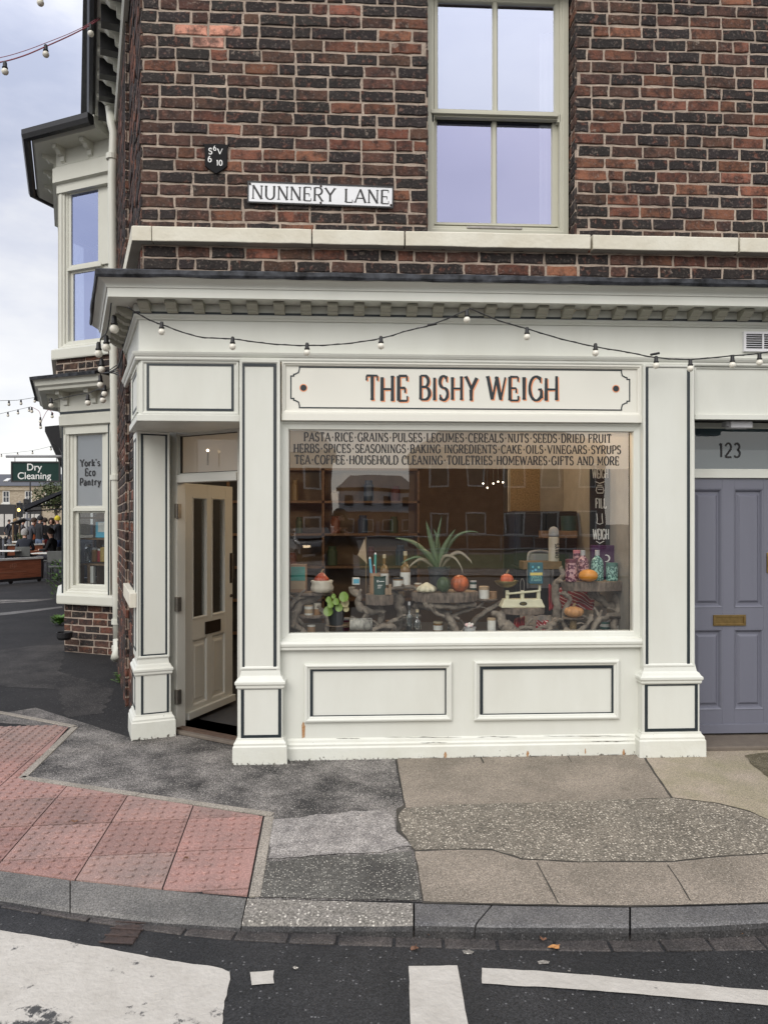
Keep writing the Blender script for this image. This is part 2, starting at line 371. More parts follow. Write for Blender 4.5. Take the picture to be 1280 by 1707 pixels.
ground_mat('path_asphalt_dark', (0.014,0.014,0.0145), (0.028,0.0265,0.0265), (0.13,0.13,0.13), 100, 0.05, vscale=1.6, rough=0.85)
ground_mat('path_asphalt_damp', (0.020,0.019,0.019), (0.060,0.056,0.053), (0.16,0.15,0.14), 105, 0.12, vscale=2.2, rough=0.85)
ground_mat('path_asphalt_pale', (0.30,0.28,0.26), (0.13,0.12,0.115), (0.36,0.34,0.31), 120, 0.2, vscale=9.0, rough=0.8, fine=0.45)
ground_mat('path_asphalt_speck', (0.05,0.048,0.044), (0.13,0.125,0.11), (0.40,0.38,0.33), 95, 0.36, vscale=3.0, rough=0.75)
ground_mat('concrete_tan', (0.25,0.213,0.172), (0.15,0.13,0.104), (0.36,0.32,0.27), 120, 0.14, vscale=2.2, rough=0.85, fine=0.3)
ground_mat('concrete_pink', (0.315,0.265,0.21), (0.225,0.205,0.13), (0.27,0.24,0.2), 120, 0.08, vscale=2.4, rough=0.85, fine=0.25)
ground_mat('concrete_aggregate', (0.175,0.155,0.125), (0.12,0.107,0.086), (0.50,0.455,0.375), 70, 0.42, vscale=3.2, rough=0.85, fine=0.4)
ground_mat('moss_ground', (0.07,0.06,0.035), (0.15,0.13,0.09), (0.25,0.24,0.2), 100, 0.1, vscale=5, rough=0.9)
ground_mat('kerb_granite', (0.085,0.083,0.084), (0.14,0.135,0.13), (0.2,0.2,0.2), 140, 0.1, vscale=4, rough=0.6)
ground_mat('kerb_face_shaded', (0.030,0.030,0.031), (0.055,0.052,0.05), (0.12,0.12,0.12), 120, 0.1, vscale=6, rough=0.7)  # darker copy of the stone, shade of the front faces painted in
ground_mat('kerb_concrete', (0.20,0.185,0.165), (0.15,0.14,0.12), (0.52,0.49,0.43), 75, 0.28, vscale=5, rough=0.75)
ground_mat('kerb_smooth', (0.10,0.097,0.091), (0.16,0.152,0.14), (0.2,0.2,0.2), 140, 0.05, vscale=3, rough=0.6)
ground_mat('edging', (0.30,0.27,0.23), (0.21,0.19,0.16), (0.26,0.24,0.2), 120, 0.1, vscale=3)
ground_mat('gutter_sett', (0.040,0.037,0.036), (0.085,0.074,0.068), (0.12,0.11,0.1), 120, 0.1, vscale=6, rough=0.5)
def tactile_mat():
    m = ground_mat('tactile_red', (0.32,0.198,0.172), (0.22,0.158,0.142), (0.45,0.29,0.25), 140, 0.06, vscale=3.5, rough=0.75, fine=0.2)
    t, N, L = nodes_of(m); b = N['Principled BSDF']; src = b.inputs['Base Color'].links[0].from_socket
    a = N.new('ShaderNodeVertexColor'); a.layer_name = 'tint'; x = N.new('ShaderNodeMix'); x.data_type = 'RGBA'; x.blend_type = 'MULTIPLY'; x.inputs[0].default_value = 1
    L(src, x.inputs[6]); L(a.outputs[0], x.inputs[7]); L(x.outputs[2], b.inputs['Base Color'])
tactile_mat()
def roadpaint_mat():
    m = mat('road_paint', (0.47,0.445,0.40), 0.85, var=0.6, vscale=9, dark=(0.34,0.315,0.275), bump=0.6, bscale=45)
    t, N, L = nodes_of(m); b = N['Principled BSDF']; src = b.inputs['Base Color'].links[0].from_socket
    co = N.new('ShaderNodeTexCoord'); n = N.new('ShaderNodeTexNoise'); n.inputs['Scale'].default_value = 5.5; n.inputs['Detail'].default_value = 10; n.inputs['Roughness'].default_value = 0.75
    L(co.outputs['Object'], n.inputs['Vector'])
    sp = N.new('ShaderNodeSeparateXYZ'); L(co.outputs['Object'], sp.inputs[0])
    w = N.new('ShaderNodeMapRange'); w.inputs[1].default_value = -2.30; w.inputs[2].default_value = -2.60; w.inputs[3].default_value = 0; w.inputs[4].default_value = 0.22; L(sp.outputs[1], w.inputs[0])
    wx = N.new('ShaderNodeMapRange'); wx.inputs[1].default_value = -0.5; wx.inputs[2].default_value = -1.3; wx.inputs[3].default_value = 0; wx.inputs[4].default_value = 1; L(sp.outputs[0], wx.inputs[0])
    pw = N.new('ShaderNodeMath'); pw.operation = 'MULTIPLY'; L(w.outputs[0], pw.inputs[0]); L(wx.outputs[0], pw.inputs[1])
    ad = N.new('ShaderNodeMath'); ad.operation = 'ADD'; L(n.outputs[0], ad.inputs[0]); L(pw.outputs[0], ad.inputs[1])
    r = N.new('ShaderNodeMapRange'); r.inputs[1].default_value = 0.62; r.inputs[2].default_value = 0.66; L(ad.outputs[0], r.inputs[0])
    x = N.new('ShaderNodeMix'); x.data_type = 'RGBA'; L(r.outputs[0], x.inputs[0]); L(src, x.inputs[6]); x.inputs[7].default_value = (0.05,0.05,0.05,1); L(x.outputs[2], b.inputs['Base Color'])
roadpaint_mat()
def worn_paint():
    m = mat('cream_worn', CREAM, 0.5, var=0.35, vscale=5, dark=(0.50,0.48,0.38), bump=0.2, bscale=30)
    t, N, L = nodes_of(m); b = N['Principled BSDF']; src = b.inputs['Base Color'].links[0].from_socket
    co = N.new('ShaderNodeTexCoord'); sp = N.new('ShaderNodeSeparateXYZ'); L(co.outputs['Object'], sp.inputs[0])
    mp = N.new('ShaderNodeMapping'); mp.inputs['Scale'].default_value = (1,1,0.6); L(co.outputs['Object'], mp.inputs[0])
    n = N.new('ShaderNodeTexNoise'); n.inputs['Scale'].default_value = 55; n.inputs['Detail'].default_value = 8; n.inputs['Roughness'].default_value = 0.7; L(mp.outputs[0], n.inputs['Vector'])
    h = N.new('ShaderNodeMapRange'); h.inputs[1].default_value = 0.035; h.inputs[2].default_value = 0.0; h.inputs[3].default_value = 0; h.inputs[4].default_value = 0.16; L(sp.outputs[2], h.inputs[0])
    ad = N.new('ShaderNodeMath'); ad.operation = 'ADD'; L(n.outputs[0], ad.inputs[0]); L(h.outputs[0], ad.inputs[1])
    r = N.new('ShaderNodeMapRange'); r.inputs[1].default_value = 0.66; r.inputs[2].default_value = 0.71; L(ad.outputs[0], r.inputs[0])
    x = N.new('ShaderNodeMix'); x.data_type = 'RGBA'; L(r.outputs[0], x.inputs[0]); L(src, x.inputs[6]); x.inputs[7].default_value = (0.085,0.075,0.06,1); L(x.outputs[2], b.inputs['Base Color'])
worn_paint()

def chipped_navy():
    t, N, L = nodes_of(M['navy_paint']); b = N['Principled BSDF']; src = b.inputs['Base Color'].links[0].from_socket; co = N.new('ShaderNodeTexCoord'); n = N.new('ShaderNodeTexNoise'); n.inputs['Scale'].default_value = 38; n.inputs['Detail'].default_value = 7; n.inputs['Roughness'].default_value = .7; L(co.outputs['Object'], n.inputs['Vector'])
    r = N.new('ShaderNodeMapRange'); r.inputs[1].default_value = .70; r.inputs[2].default_value = .73; L(n.outputs[0], r.inputs[0]); x = N.new('ShaderNodeMix'); x.data_type = 'RGBA'; L(r.outputs[0], x.inputs[0]); L(src, x.inputs[6]); x.inputs[7].default_value = (.45,.45,.40,1); L(x.outputs[2], b.inputs['Base Color'])
chipped_navy()
# ================================================================ lettering
def arc(cx, cy, rx, ry, a0, a1, n=10):
    return [(cx + rx*math.cos(R(a0+(a1-a0)*i/n)), cy + ry*math.sin(R(a0+(a1-a0)*i/n))) for i in range(n+1)]
def bowl(x, w, y0, y1): 
    r = (y1-y0)/2; return [(x,y1)] + arc(x+w-min(r,w*.6), (y0+y1)/2, min(r,w*.6), r, 90, -90) + [(x,y0)]
GL = {   # capital letters, unit height; width, strokes
 'A': (.78, [[(.02,0),(.39,1)],[(.39,1),(.76,0)],[(.17,.33),(.61,.33)]]),
 'B': (.68, [[(.1,0),(.1,1)], bowl(.1,.48,.53,1), bowl(.1,.55,0,.53)]),
 'C': (.72, [arc(.40,.5,.36,.5,48,312,16)]),
 'D': (.74, [[(.1,0),(.1,1)], bowl(.1,.6,0,1)]),
 'E': (.62, [[(.1,0),(.1,1)],[(.1,1),(.56,1)],[(.1,.52),(.46,.52)],[(.1,0),(.58,0)]]),
 'F': (.60, [[(.1,0),(.1,1)],[(.1,1),(.56,1)],[(.1,.5),(.46,.5)]]),
 'G': (.78, [arc(.41,.5,.37,.5,48,330,16),[(.52,.45),(.74,.45)],[(.72,.45),(.72,.1)]]),
 'H': (.78, [[(.1,0),(.1,1)],[(.68,0),(.68,1)],[(.1,.5),(.68,.5)]]),
 'I': (.30, [[(.15,0),(.15,1)]]),
 'K': (.74, [[(.1,0),(.1,1)],[(.62,1),(.12,.42)],[(.28,.58),(.68,0)]]),
 'L': (.60, [[(.1,0),(.1,1)],[(.1,0),(.56,0)]]),
 'M': (.95, [[(.1,0),(.1,1)],[(.1,1),(.47,.2)],[(.47,.2),(.85,1)],[(.85,1),(.85,0)]]),
 'N': (.80, [[(.1,0),(.1,1)],[(.1,1),(.7,0)],[(.7,0),(.7,1)]]),
 'O': (.80, [arc(.40,.5,.36,.5,90,450,22)]),
 'P': (.66, [[(.1,0),(.1,1)], bowl(.1,.52,.46,1)]),
 'R': (.72, [[(.1,0),(.1,1)], bowl(.1,.52,.48,1),[(.34,.48),(.66,0)]]),
 'S': (.60, [arc(.30,.755,.23,.245,35,270,10) + arc(.30,.26,.25,.26,90,-145,10)[1:]]),
 'T': (.66, [[(.33,0),(.33,1)],[(.03,1),(.63,1)]]),
 'U': (.78, [[(.1,1),(.1,.3)] + arc(.39,.3,.29,.3,180,360,10) + [(.68,.3),(.68,1)]]),
 'V': (.76, [[(.02,1),(.38,0)],[(.38,0),(.74,1)]]),
 'W': (1.05, [[(.02,1),(.28,0)],[(.28,0),(.525,.95)],[(.525,.95),(.77,0)],[(.77,0),(1.03,1)]]),
 'Y': (.74, [[(.02,1),(.37,.48)],[(.72,1),(.37,.48)],[(.37,.48),(.37,0)]]),
 '6': (.6, [arc(.3,.3,.25,.3,0,360,14), arc(.45,.3,.40,.68,180,105,8)]),
 '1': (.36, [[(.2,0),(.2,1)],[(.2,1),(.06,.86)]]), '0': (.6, [arc(.3,.5,.25,.5,90,450,18)]),
 '2': (.6, [arc(.3,.72,.24,.28,165,-35,10) + [(.05,.03)], [(.03,0),(.57,0)]]), '3': (.6, [arc(.29,.755,.22,.245,150,-80,10) + arc(.28,.26,.26,.265,80,-150,10)]),
 ' ': (.34, []), '.': (.44, [[(.13,.47),(.31,.47)]]), "'": (.26, [[(.13,1),(.13,.76)]]),
 'o': (.58, [arc(.29,.32,.24,.32,90,450,16)]),
 'r': (.52, [[(.14,0),(.14,.62)],[(.14,.42)] + arc(.34,.42,.19,.21,160,40,6)]),
 'k': (.60, [[(.12,0),(.12,1)],[(.48,.62),(.13,.28)],[(.25,.38),(.5,0)]]),
 's': (.50, [arc(.25,.47,.17,.155,35,270,8) + arc(.25,.16,.19,.16,90,-145,8)[1:]]),
 'c': (.54, [arc(.29,.32,.23,.32,48,312,12)]),
 'a': (.58, [arc(.27,.50,.18,.14,160,0,6) + [(.45,.1),(.52,0)], arc(.25,.19,.2,.19,60,320,10)]),
 'n': (.64, [[(.13,0),(.13,.62)],[(.13,.38)] + arc(.32,.40,.18,.23,170,0,8) + [(.50,.4),(.50,0)]]),
 't': (.44, [[(.18,.85),(.18,.16)] + arc(.3,.14,.12,.14,180,300,5),[(.04,.62),(.38,.62)]]),
 'y': (.60, [[(.06,.62),(.31,.02)],[(.56,.62),(.30,-.02),(.2,-.22),(.06,-.26)]]),
}
SERIF_TOP = {'A': [], 'S': [], 'C': [], 'G': [], 'O': []}
def text_strokes(txt, track=0.1):
    x = 0; out = []
    for ch in txt:
        w, st = GL[ch]
        for s_ in st: out.append((ch, [(x+a, b) for a, b in s_]))
        x += w + track
    return out, x - track
def letters(mb, fr, txt, a0, a1, b0, b1, c, wv=.13, wh=.09, serif=.0, sw=.055, mi=0, track=.1, th=.0006, wob=0.0, dx=0, db=0, tilt=0.0, seed=1, bounce=0.0):
    """stroke lettering laid on plane c of frame fr, fitted to the box"""
    rr = random.Random(seed); S, tot = text_strokes(txt, track); sx = (a1-a0)/tot; sb = (b1-b0); k = 0
    def P(q, cc): return fr.p(a0 + q[0]*sx + dx, b0 + q[1]*sb + db + tilt*q[0]*sx, cc)
    def ribbon(pts, w_of):
        nonlocal k
        k += 1; cc = c + th + (k % 9)*0.00006; n = len(pts); Lp = []; Rp = []
        for i in range(n):
            p = pts[i]; q0 = pts[max(0,i-1)]; q1 = pts[min(n-1,i+1)]
            tx, ty = (q1[0]-q0[0])*sx, (q1[1]-q0[1])*sb; l = math.hypot(tx, ty) or 1; tx /= l; ty /= l
            w = w_of(tx, ty)*sb/2*(1 + wob*rr.uniform(-1,1)); nx, ny = -ty*w, tx*w
            Lp.append((p[0]+nx/sx, p[1]+ny/sb)); Rp.append((p[0]-nx/sx, p[1]-ny/sb))
        V = [P(q, cc) for q in Lp] + [P(q, cc) for q in Rp]
        mb.add(V, [(i, i+1, n+i+1, n+i) for i in range(n-1)], mi)
    wf = lambda tx, ty: wh + (wv-wh)*abs(ty)
    last = None; off = 0
    for ch, pts in S:
        if bounce:
            key = round(pts[0][0], 1)
            pts = [(x + bounce*0.4*math.sin(key*7), y*(1 + bounce*math.sin(key*5)) + bounce*.5*math.sin(key*3+1)) for x, y in pts]
        if ch in "NV" or ch in "AMW":
            d = pts[-1][0]-pts[0][0]; up = (pts[-1][1]-pts[0][1])*d
            thick = wv if (up < 0 or ch == 'A' and up < 0) else wv*.62
            if abs(pts[-1][1]-pts[0][1]) < .01: thick = wh
            if ch in 'N' and abs(d) < .01: thick = wv*.62
            ribbon(pts, lambda tx, ty: thick)
        elif ch == '.': ribbon(pts, lambda tx, ty: .2)
        else: ribbon(pts, wf)
        if serif and ch not in ".' ":
            for e in (0, -1):
                x, y = pts[e]; o = pts[1] if e == 0 else pts[-2]
                vert = abs(y-o[1]) > abs(x-o[0])*.7
                top = .62 if ch in 'rkn' and abs(y-.62) < .03 else 1
                if vert and (abs(y) < .02 or abs(y-top) < .03 or (ch in 'y' and abs(y-.62) < .02)):
                    if (ch in 'NMV' and y < .02 and abs(x-o[0]) > .05) or (ch == 'A' and y > .9) or (ch == 'W' and (y < .02 or y < .97)) : continue
                    if ch in 'SCG0O6oaesc' : continue
                    yy = y + (wh/2 if y < .3 else -wh/2)
                    ribbon([(x-serif, yy), (x+serif, yy)], lambda tx, ty: sw)
                elif not vert and ch in 'ELTF' and e == -1 or (ch == 'T' and not vert):
                    dn = -.2 if y > .5 else .2
                    ribbon([(x, y), (x, y+dn)], lambda tx, ty: sw)
            if ch in 'CGS' and len(pts) > 5:
                x, y = pts[0]; ribbon([(x, y-.13), (x, y+.12)], lambda tx, ty: sw)
                if ch == 'S': x, y = pts[-1]; ribbon([(x, y-.12), (x, y+.13)], lambda tx, ty: sw)
    return mb
def font_text(name, txt, size, fr, a, b, c, m, parent, align='CENTER', extrude=0.0008, sx=1.0, bold=0.0):
    cu = bpy.data.curves.new(name, 'FONT'); cu.body = txt; cu.size = size; cu.align_x = align; cu.align_y = 'CENTER'; cu.extrude = extrude; cu.offset = bold; cu.space_line = 0.8
    o = bpy.data.objects.new(name, cu); C.objects.link(o); bpy.context.view_layer.update()
    me = bpy.data.meshes.new_from_object(o.evaluated_get(bpy.context.evaluated_depsgraph_get())); bpy.data.objects.remove(o)
    for v in me.vertices: v.co = fr.p(a + v.co.x*sx, b + v.co.y, c + v.co.z)
    me.materials.clear(); me.materials.append(m); me.name = name
    ob = bpy.data.objects.new(name, me); C.objects.link(ob)
    if parent is not None: ob.parent = parent; ob.matrix_parent_inverse = Matrix.Translation(-Vector(parent.location)) if parent.type == 'EMPTY' else Matrix.Identity(4)
    return ob

# ================================================================ brickwork
def pick_tint(rr):
    q = rr.random()
    if q < .50: c = (.026,.021,.020)
    elif q < .78: c = (.088,.044,.031)
    elif q < .94: c = (.165,.066,.040)
    else: c = (.25,.10,.062)
    k = rr.uniform(.8,1.25); return (c[0]*k, c[1]*k*rr.uniform(.92,1.08), c[2]*k, 1)
def bricks(mb, fr, a0, a1, b0, b1, c=0.0, holes=(), seed=1, H=.0855, Lb=.232, J=.0165, special=(), rough=1.0, header=.16):
    rr = random.Random(seed)
    xs = sorted({a0, a1, *[q for h in holes for q in h[:2] if a0 < q < a1]}); zs = sorted({b0, b1, *[q for h in holes for q in h[2:] if b0 < q < b1]})
    for i in range(len(xs)-1):
        for j in range(len(zs)-1):
            xm, zm = (xs[i]+xs[i+1])/2, (zs[j]+zs[j+1])/2
            if any(h[0] < xm < h[1] and h[2] < zm < h[3] for h in holes): continue
            mb.add([fr.p(xs[i],zs[j],c-.007), fr.p(xs[i+1],zs[j],c-.007), fr.p(xs[i+1],zs[j+1],c-.007), fr.p(xs[i],zs[j+1],c-.007)], [(0,1,2,3)], 1, (1,1,1,1))
    row = 0; z = b0
    while z < b1 - .02:
        z1 = min(z + H, b1); zm = (z+z1)/2; x = a0 - (Lb/2 if row % 2 else 0) + rr.uniform(-.012,.012)
        segs = []
        while x < a1:
            l = Lb if rr.random() > header else Lb*.52
            l *= rr.uniform(.97,1.03); segs.append((x, x+l)); x += l
        for (p, q) in segs:
            parts = [(max(p,a0), min(q,a1))]
            for h in holes:
                if h[2] - .02 < zm < h[3] + .02:
                    nw = []
                    for (s_, e_) in parts:
                        if e_ <= h[0] or s_ >= h[1]: nw.append((s_, e_))
                        else:
                            if s_ < h[0]: nw.append((s_, h[0]))
                            if e_ > h[1]: nw.append((h[1], e_))
                    parts = nw
            for (s_, e_) in parts:
                s0, e0 = s_ + (J/2 if s_ > a0+.001 else 0), e_ - (J/2 if e_ < a1-.001 else 0)
                for h in holes:
                    if abs(s_-h[1]) < .001: s0 = s_
                    if abs(e_-h[0]) < .001: e0 = e_
                if e0 - s0 < .03: continue
                col = pick_tint(rr)
                for (sx0, sx1, sz0, sz1, sc) in special:
                    if sx0 < (s0+e0)/2 < sx1 and sz0 < zm < sz1: col = sc
                wz = lambda a: .0045*noise.noise(Vector((a*1.3, row*.35, seed)))*rough
                n = 4 if e0-s0 > .15 else 2
                jt = lambda: rr.uniform(-.0038,.0038)*rough
                lo = [(s0+(e0-s0)*i/n, z+J/2) for i in range(n+1)]; hi = [(e0-(e0-s0)*i/n, z1-J/2) for i in range(n+1)]
                pts = lo + [(e0, zm)] + hi + [(s0, zm)]
                pts = [(a+jt(), b+jt()+wz(a)) for a, b in pts]; m = len(pts)
                cx_, cz_ = (s0+e0)/2, zm; cd = c + rr.uniform(-.003,.004)*rough; tl = rr.uniform(-.02,.02)*rough
                fr_ = [(cx_+(a-cx_)*(1-.005/max(.03,abs(e0-s0)/2)), cz_+(b-cz_)*.87) for a, b in pts]
                V = [fr.p(a, b, cd+tl*(b-cz_)) for a, b in fr_] + [fr.p(a, b, cd-.0035) for a, b in pts] + [fr.p(a, b, c-.012) for a, b in pts]
                F = [tuple(range(m))] + [(i, m+i, m+(i+1)%m, (i+1)%m) for i in range(m)] + [(m+i, 2*m+i, 2*m+(i+1)%m, m+(i+1)%m) for i in range(m)]
                mb.add(V, F, 0, col)
        z = z1; row += 1
    return mb
BR = [M['brick'], M['mortar']]

# ================================================================ the corner shop building
house = thing('corner_shop', 'dark brick corner shop building with cream painted shopfront and cornice', 'building', (0, 0, 0))
YW = 0.10                                        # plane of the brick wall behind the shopfront
FW = Fr((0, YW, 0), (1, 0, 0), (0, -1, 0))
A0 = FW.px(235, 250)[0]                          # the brick corner
DS = Vector((-math.sin(R(20.1)), math.cos(R(20.1)), 0)); NS = Vector((-DS.y, DS.x, 0)); NS = Vector((-math.cos(R(20.1)), -math.sin(R(20.1)), 0))
COR = Vector((A0, YW, 0))
DW = Vector((-math.sin(R(19.0)), math.cos(R(19.0)), 0)); NW = Vector((-math.cos(R(19.0)), -math.sin(R(19.0)), 0))
FS = Fr(COR, -DW, NW)                            # side wall: a runs towards the corner, so a = -distance
zb = FW.px(640, 392)[1]; 
wx0, wx1, wz0, wz1 = FW.px(713, 200)[0], FW.px(958, 200)[0], FW.px(830, 388)[1], FW.px(830, -40)[1]
# --- front wall
mb = MB()
pal = [(FW.px(288,40)[0], FW.px(392,40)[0], FW.px(340,49.5)[1], FW.px(340,29)[1], (.66,.31,.22,1)), (FW.px(312,60)[0], FW.px(372,60)[0], FW.px(340,70)[1], FW.px(340,49.5)[1], (.62,.32,.24,1))]
bricks(mb, FW, A0, 3.3, 3.10, 6.9, 0, [(wx0, wx1, wz0, wz1)], 3, special=pal, header=.22)
bricks(mb, FW, 3.3, 9.0, 3.10, 6.9, 0, [], 5)
FRV = Fr((wx1, YW, 0), (0, 1, 0), (-1, 0, 0)); bricks(mb, FRV, 0.0, .16, wz0, wz1, 0, [], 8, Lb=.2)
FRV2 = Fr((wx0, YW, 0), (0, 1, 0), (1, 0, 0)); bricks(mb, FRV2, 0.0, .16, wz0, wz1, 0, [], 9, Lb=.2)
mb.wbox(A0+.02, 9.0, YW+.03, YW+.26, wz1, 6.9, 1); mb.wbox(A0+.05, wx0-.02, YW+.03, YW+.26, 3.1, wz1-.001, 1); mb.wbox(wx1+.02, 9.0, YW+.03, YW+.26, 3.1, wz1-.001, 1)
front_wall = mb.build('front_wall', BR, house)
# --- side wall
mb = MB()
bricks(mb, FS, -1.5, 0.0, 3.10, 6.5, 0, [], 11, rough=1.6)
bricks(mb, FS, -1.5, -.72, 0.0, 3.095, 0, [], 15, rough=1.6)
STEP = .03
oS = COR + NW*STEP
FS2 = Fr(oS, -DW, NW); bricks(mb, FS2, -4.6, -1.5, 0.0, 6.5, 0, [], 12)
FSR = Fr(COR + DW*1.5, NW, -DW); bricks(mb, FSR, 0.0, STEP, 0.0, 6.5, 0, [], 13, Lb=.2)
bricks(mb, FS2, -9.0, -6.6, 0.0, 6.5, 0, [], 14)
side_wall = mb.build('side_wall', BR, house)
# hidden carcass of the building and its roof
mb = MB()
p0 = COR + DS*.06 - NS*.12; far = COR + DS*9.0 - NS*.12
def slab(P, z0, z1, mi=0):
    n = len(P); V = [(q[0],q[1],z0) for q in P] + [(q[0],q[1],z1) for q in P]
    return V, [tuple(range(n))[::-1], tuple(n+i for i in range(n))] + [(i,(i+1)%n,n+(i+1)%n,n+i) for i in range(n)]
V, F = slab([COR + DS*9.0, COR + DS*9.0 - NS*9, COR + DS*8.7 - NS*9, COR+DS*8.7], 0, 6.5); mb.add(V, F, 1)
mb.build('rear_wall', BR, house)
mb = MB(); V, F = slab([(9.0,.1), (9.0,9.0), (8.8,9.0), (8.8,.1)], 0, 6.9); mb.add(V, F, 1); mb.build('party_wall', BR, house)
mb = MB(); V, F = slab([COR + NS*.3 + Vector((0,-.1,0)), Vector((9.2,0,0)), Vector((9.2,9.5,0)), COR + DS*9.4 + NS*.3], 6.9, 7.05); mb.add(V, F)
mat('slate', (0.05,0.052,0.058), 0.6, var=0.5, vscale=12, dark=(0.09,0.09,0.1), bump=0.3)
mb.build('roof', M['slate'], house)
mb = MB(); V, F = slab([COR + DS*.35 - NS*.15, Vector((8.9,.45,0)), Vector((8.9,8.8,0)), COR + DS*8.8 - NS*.15], 3.0, 3.06); mb.add(V, F)
mb.build('upper_floor', M['dark_room'], house)

# --- string course of painted stone
zt, zbm = FW.px(640, 384, .06)[1], FW.px(640, 409, .06)[1]
mb = MB()
def stone(a, b, jl=0.0):
    n = 10; V = []
    for (c, z) in ((-.02,zbm),(.058,zbm),(.062,zbm+.004),(.063,zt-.006),(.055,zt),(-.02,zt+.012)):
        for i in range(n+1):
            x = a + (b-a)*i/n; j = .0035*noise.noise(Vector((x*7, c*20, z*9))) if 0 < i < n else .002*noise.noise(Vector((x,c*50,z*40)))
            V.append(FW.p(x, z + j, c + j*.6))
    F = [(k*(n+1)+i, k*(n+1)+i+1, (k+1)*(n+1)+i+1, (k+1)*(n+1)+i) for k in range(5) for i in range(n)]
    F += [tuple(k*(n+1) for k in range(6))[::-1], tuple(k*(n+1)+n for k in range(6))]
    mb.add(V, F)
q = lambda u: FW.px(u, 400, .06)[0]
stone(q(254), q(519)); stone(q(521), q(673.5)); stone(q(676), q(983.5)); stone(q(988), q(1229.5)); stone(q(1233), 9.0)
mb.sweep([COR + DS*1.5, COR, Vector((q(252.5), YW, 0))], [(-.02,zbm),(.06,zbm+.002),(.063,zt-.006),(.055,zt),(-.02,zt+.012)])
mb.build('string_course', M['stone_paint'], house, bevel=.003)

# --- shop cornice
KC = W(232, 560, 0); KC.z = 0
path = [KC + DS*1.1, KC, Vector((9.0, 0, 0))]
mb = MB()
prof = [(-.08,3.085),(.17,3.085),(.17,3.078),(.203,3.078),(.205,3.135),(.212,3.137),(.214,3.147),(.219,3.156),(.229,3.165),(.245,3.174),(.262,3.182),(.268,3.192),(.265,3.196),(-.08,3.21)]
mb.sweep(path, prof)
cornice = mb.build('cornice', M['cream_paint'], house)
mb = MB()   # lead flashing, dressed by hand, in lapped sheets
PP = [KC + DS*1.1]; PP += [KC + DS*1.1*(1-i/8) for i in range(1, 8)] + [KC]
x = KC.x
while x < 9.0: x += .07; PP.append(Vector((x, 0, 0)))
n = len(PP); V = []; F = []
LP = [(.268,3.186),(.278,3.184),(.286,3.200),(.282,3.228),(.262,3.238),(.13,3.255),(-.11,3.28)]
for i, p in enumerate(PP):
    if i < 8: nn = NS
    elif i == 8: nn = (NS + Vector((0,-1,0))); nn = nn / nn.dot(NS)
    else: nn = Vector((0,-1,0))
    lap = .006 if (i % 23) in (3, 4) else 0
    for k, (o, z) in enumerate(LP):
        j = noise.noise(Vector((p.x*4+p.y*5, k*.6, 2)))*.006 + noise.noise(Vector((p.x*15, k*.7, 9)))*.003
        V.append(p + nn*(o + j + lap) + Vector((0,0,z + j*(1.2 if k < 2 else .5))))
m = len(LP)
for i in range(n-1):
    for k in range(m-1): F.append((i*m+k, (i+1)*m+k, (i+1)*m+k+1, i*m+k+1))
mb.add(V, F); mb.build('lead_flashing', M['lead'], cornice, smooth=False)
# dentil brackets
mb_a = None
x = FF.px(240, 512, .1)[0]
def dentil(fr, a):
    b = MB(); w = .035; pr = [(.02,3.082),(.135,3.082),(.135,3.062),(.118,3.056),(.10,3.040),(.082,3.037),(.078,3.026),(.05,3.022),(.02,3.018)]
    n = len(pr); V = [fr.p(a-w, z, c) for c, z in pr] + [fr.p(a+w, z, c) for c, z in pr]
    return b.add(V, [tuple(range(n)), tuple(range(n, 2*n))[::-1]] + [(i, n+i, n+(i+1)%n, (i+1)%n) for i in range(n)])
mat('bracket_paint_shaded', (0.36,0.35,0.29), 0.55, var=0.5, vscale=14, dark=(0.30,0.29,0.23))  # dentil paint darkened, shade under the cornice soffit put into its colour
fr_side = Fr(KC, -DS, NS)
k = 0; d0 = dentil(FF, x).build('dentil', M['bracket_paint_shaded'], cornice)
while x + .178*(k+1) < 4.2:
    k += 1; o = d0.copy(); C.objects.link(o); o.location = (.178*k, 0, 0)
for i in range(6): dentil(fr_side, -.12 - .19*i).build('dentil', M['bracket_paint_shaded'], cornice)
# --- frieze with its mouldings
mb = MB()
zf0, zf1 = FF.px(600, 594)[1], 3.08
mb.sweep(path, [(-.06,zf0),(.0,zf0),(.0,2.985),(.012,2.985),(.016,2.993),(.03,3.003),(.034,3.012),(.034,3.082)], 0)
mb.sweep(path, [(.0,zf0-.045),(.020,zf0-.045),(.026,zf0-.036),(.026,zf0-.022),(.032,zf0-.018),(.040,zf0-.004),(.044,zf0+.008),(.03,zf0+.012),(.002,zf0+.016)], 0)
frieze = mb.build('frieze', M['cream_paint'], house)
mb = MB(); mb.sweep(path, [(.0,3.017),(.0375,3.017),(.0375,3.032),(.0,3.032)]); mb.build('painted_line', M['navy_paint'], frieze)

# --- fascia board behind everything, then the sign board
def nbox(mb, u0, u1, v0, v1, c0, c1, mi=0, fr=FF):
    a0, a1, b0, b1 = fr.rect(u0, u1, v0, v1, c1); return mb.box(fr, a0, a1, b0, b1, c0, c1, mi)
zfb = zf0 - .045
mb = MB()
aL = KC.x; a470 = FF.px(470, 650)[0]; aR = FF.px(1067, 650)[0]; aP2 = FF.px(1157, 650)[0]
zfl = FF.px(760, 704)[1]
mb.box(FF, a470, aR, zfl+.055, zfb, -.06, .0)                                          # sign board
a0, a1, b0, b1 = FF.rect(472, 1064, 606, 688, 0)
mb.mould(FF, a470+.001, aR-.001, zfl+.05, zfb-.001, [(0,0),(0,.022),(.010,.022),(.016,.014),(.022,.012),(.026,.001)])
mb.box(FF, a470, aR, zfl+.002, zfl+.05, -.06, .028)
sb = mb.build('sign_board', M['sign_paint'], house, bevel=.002)
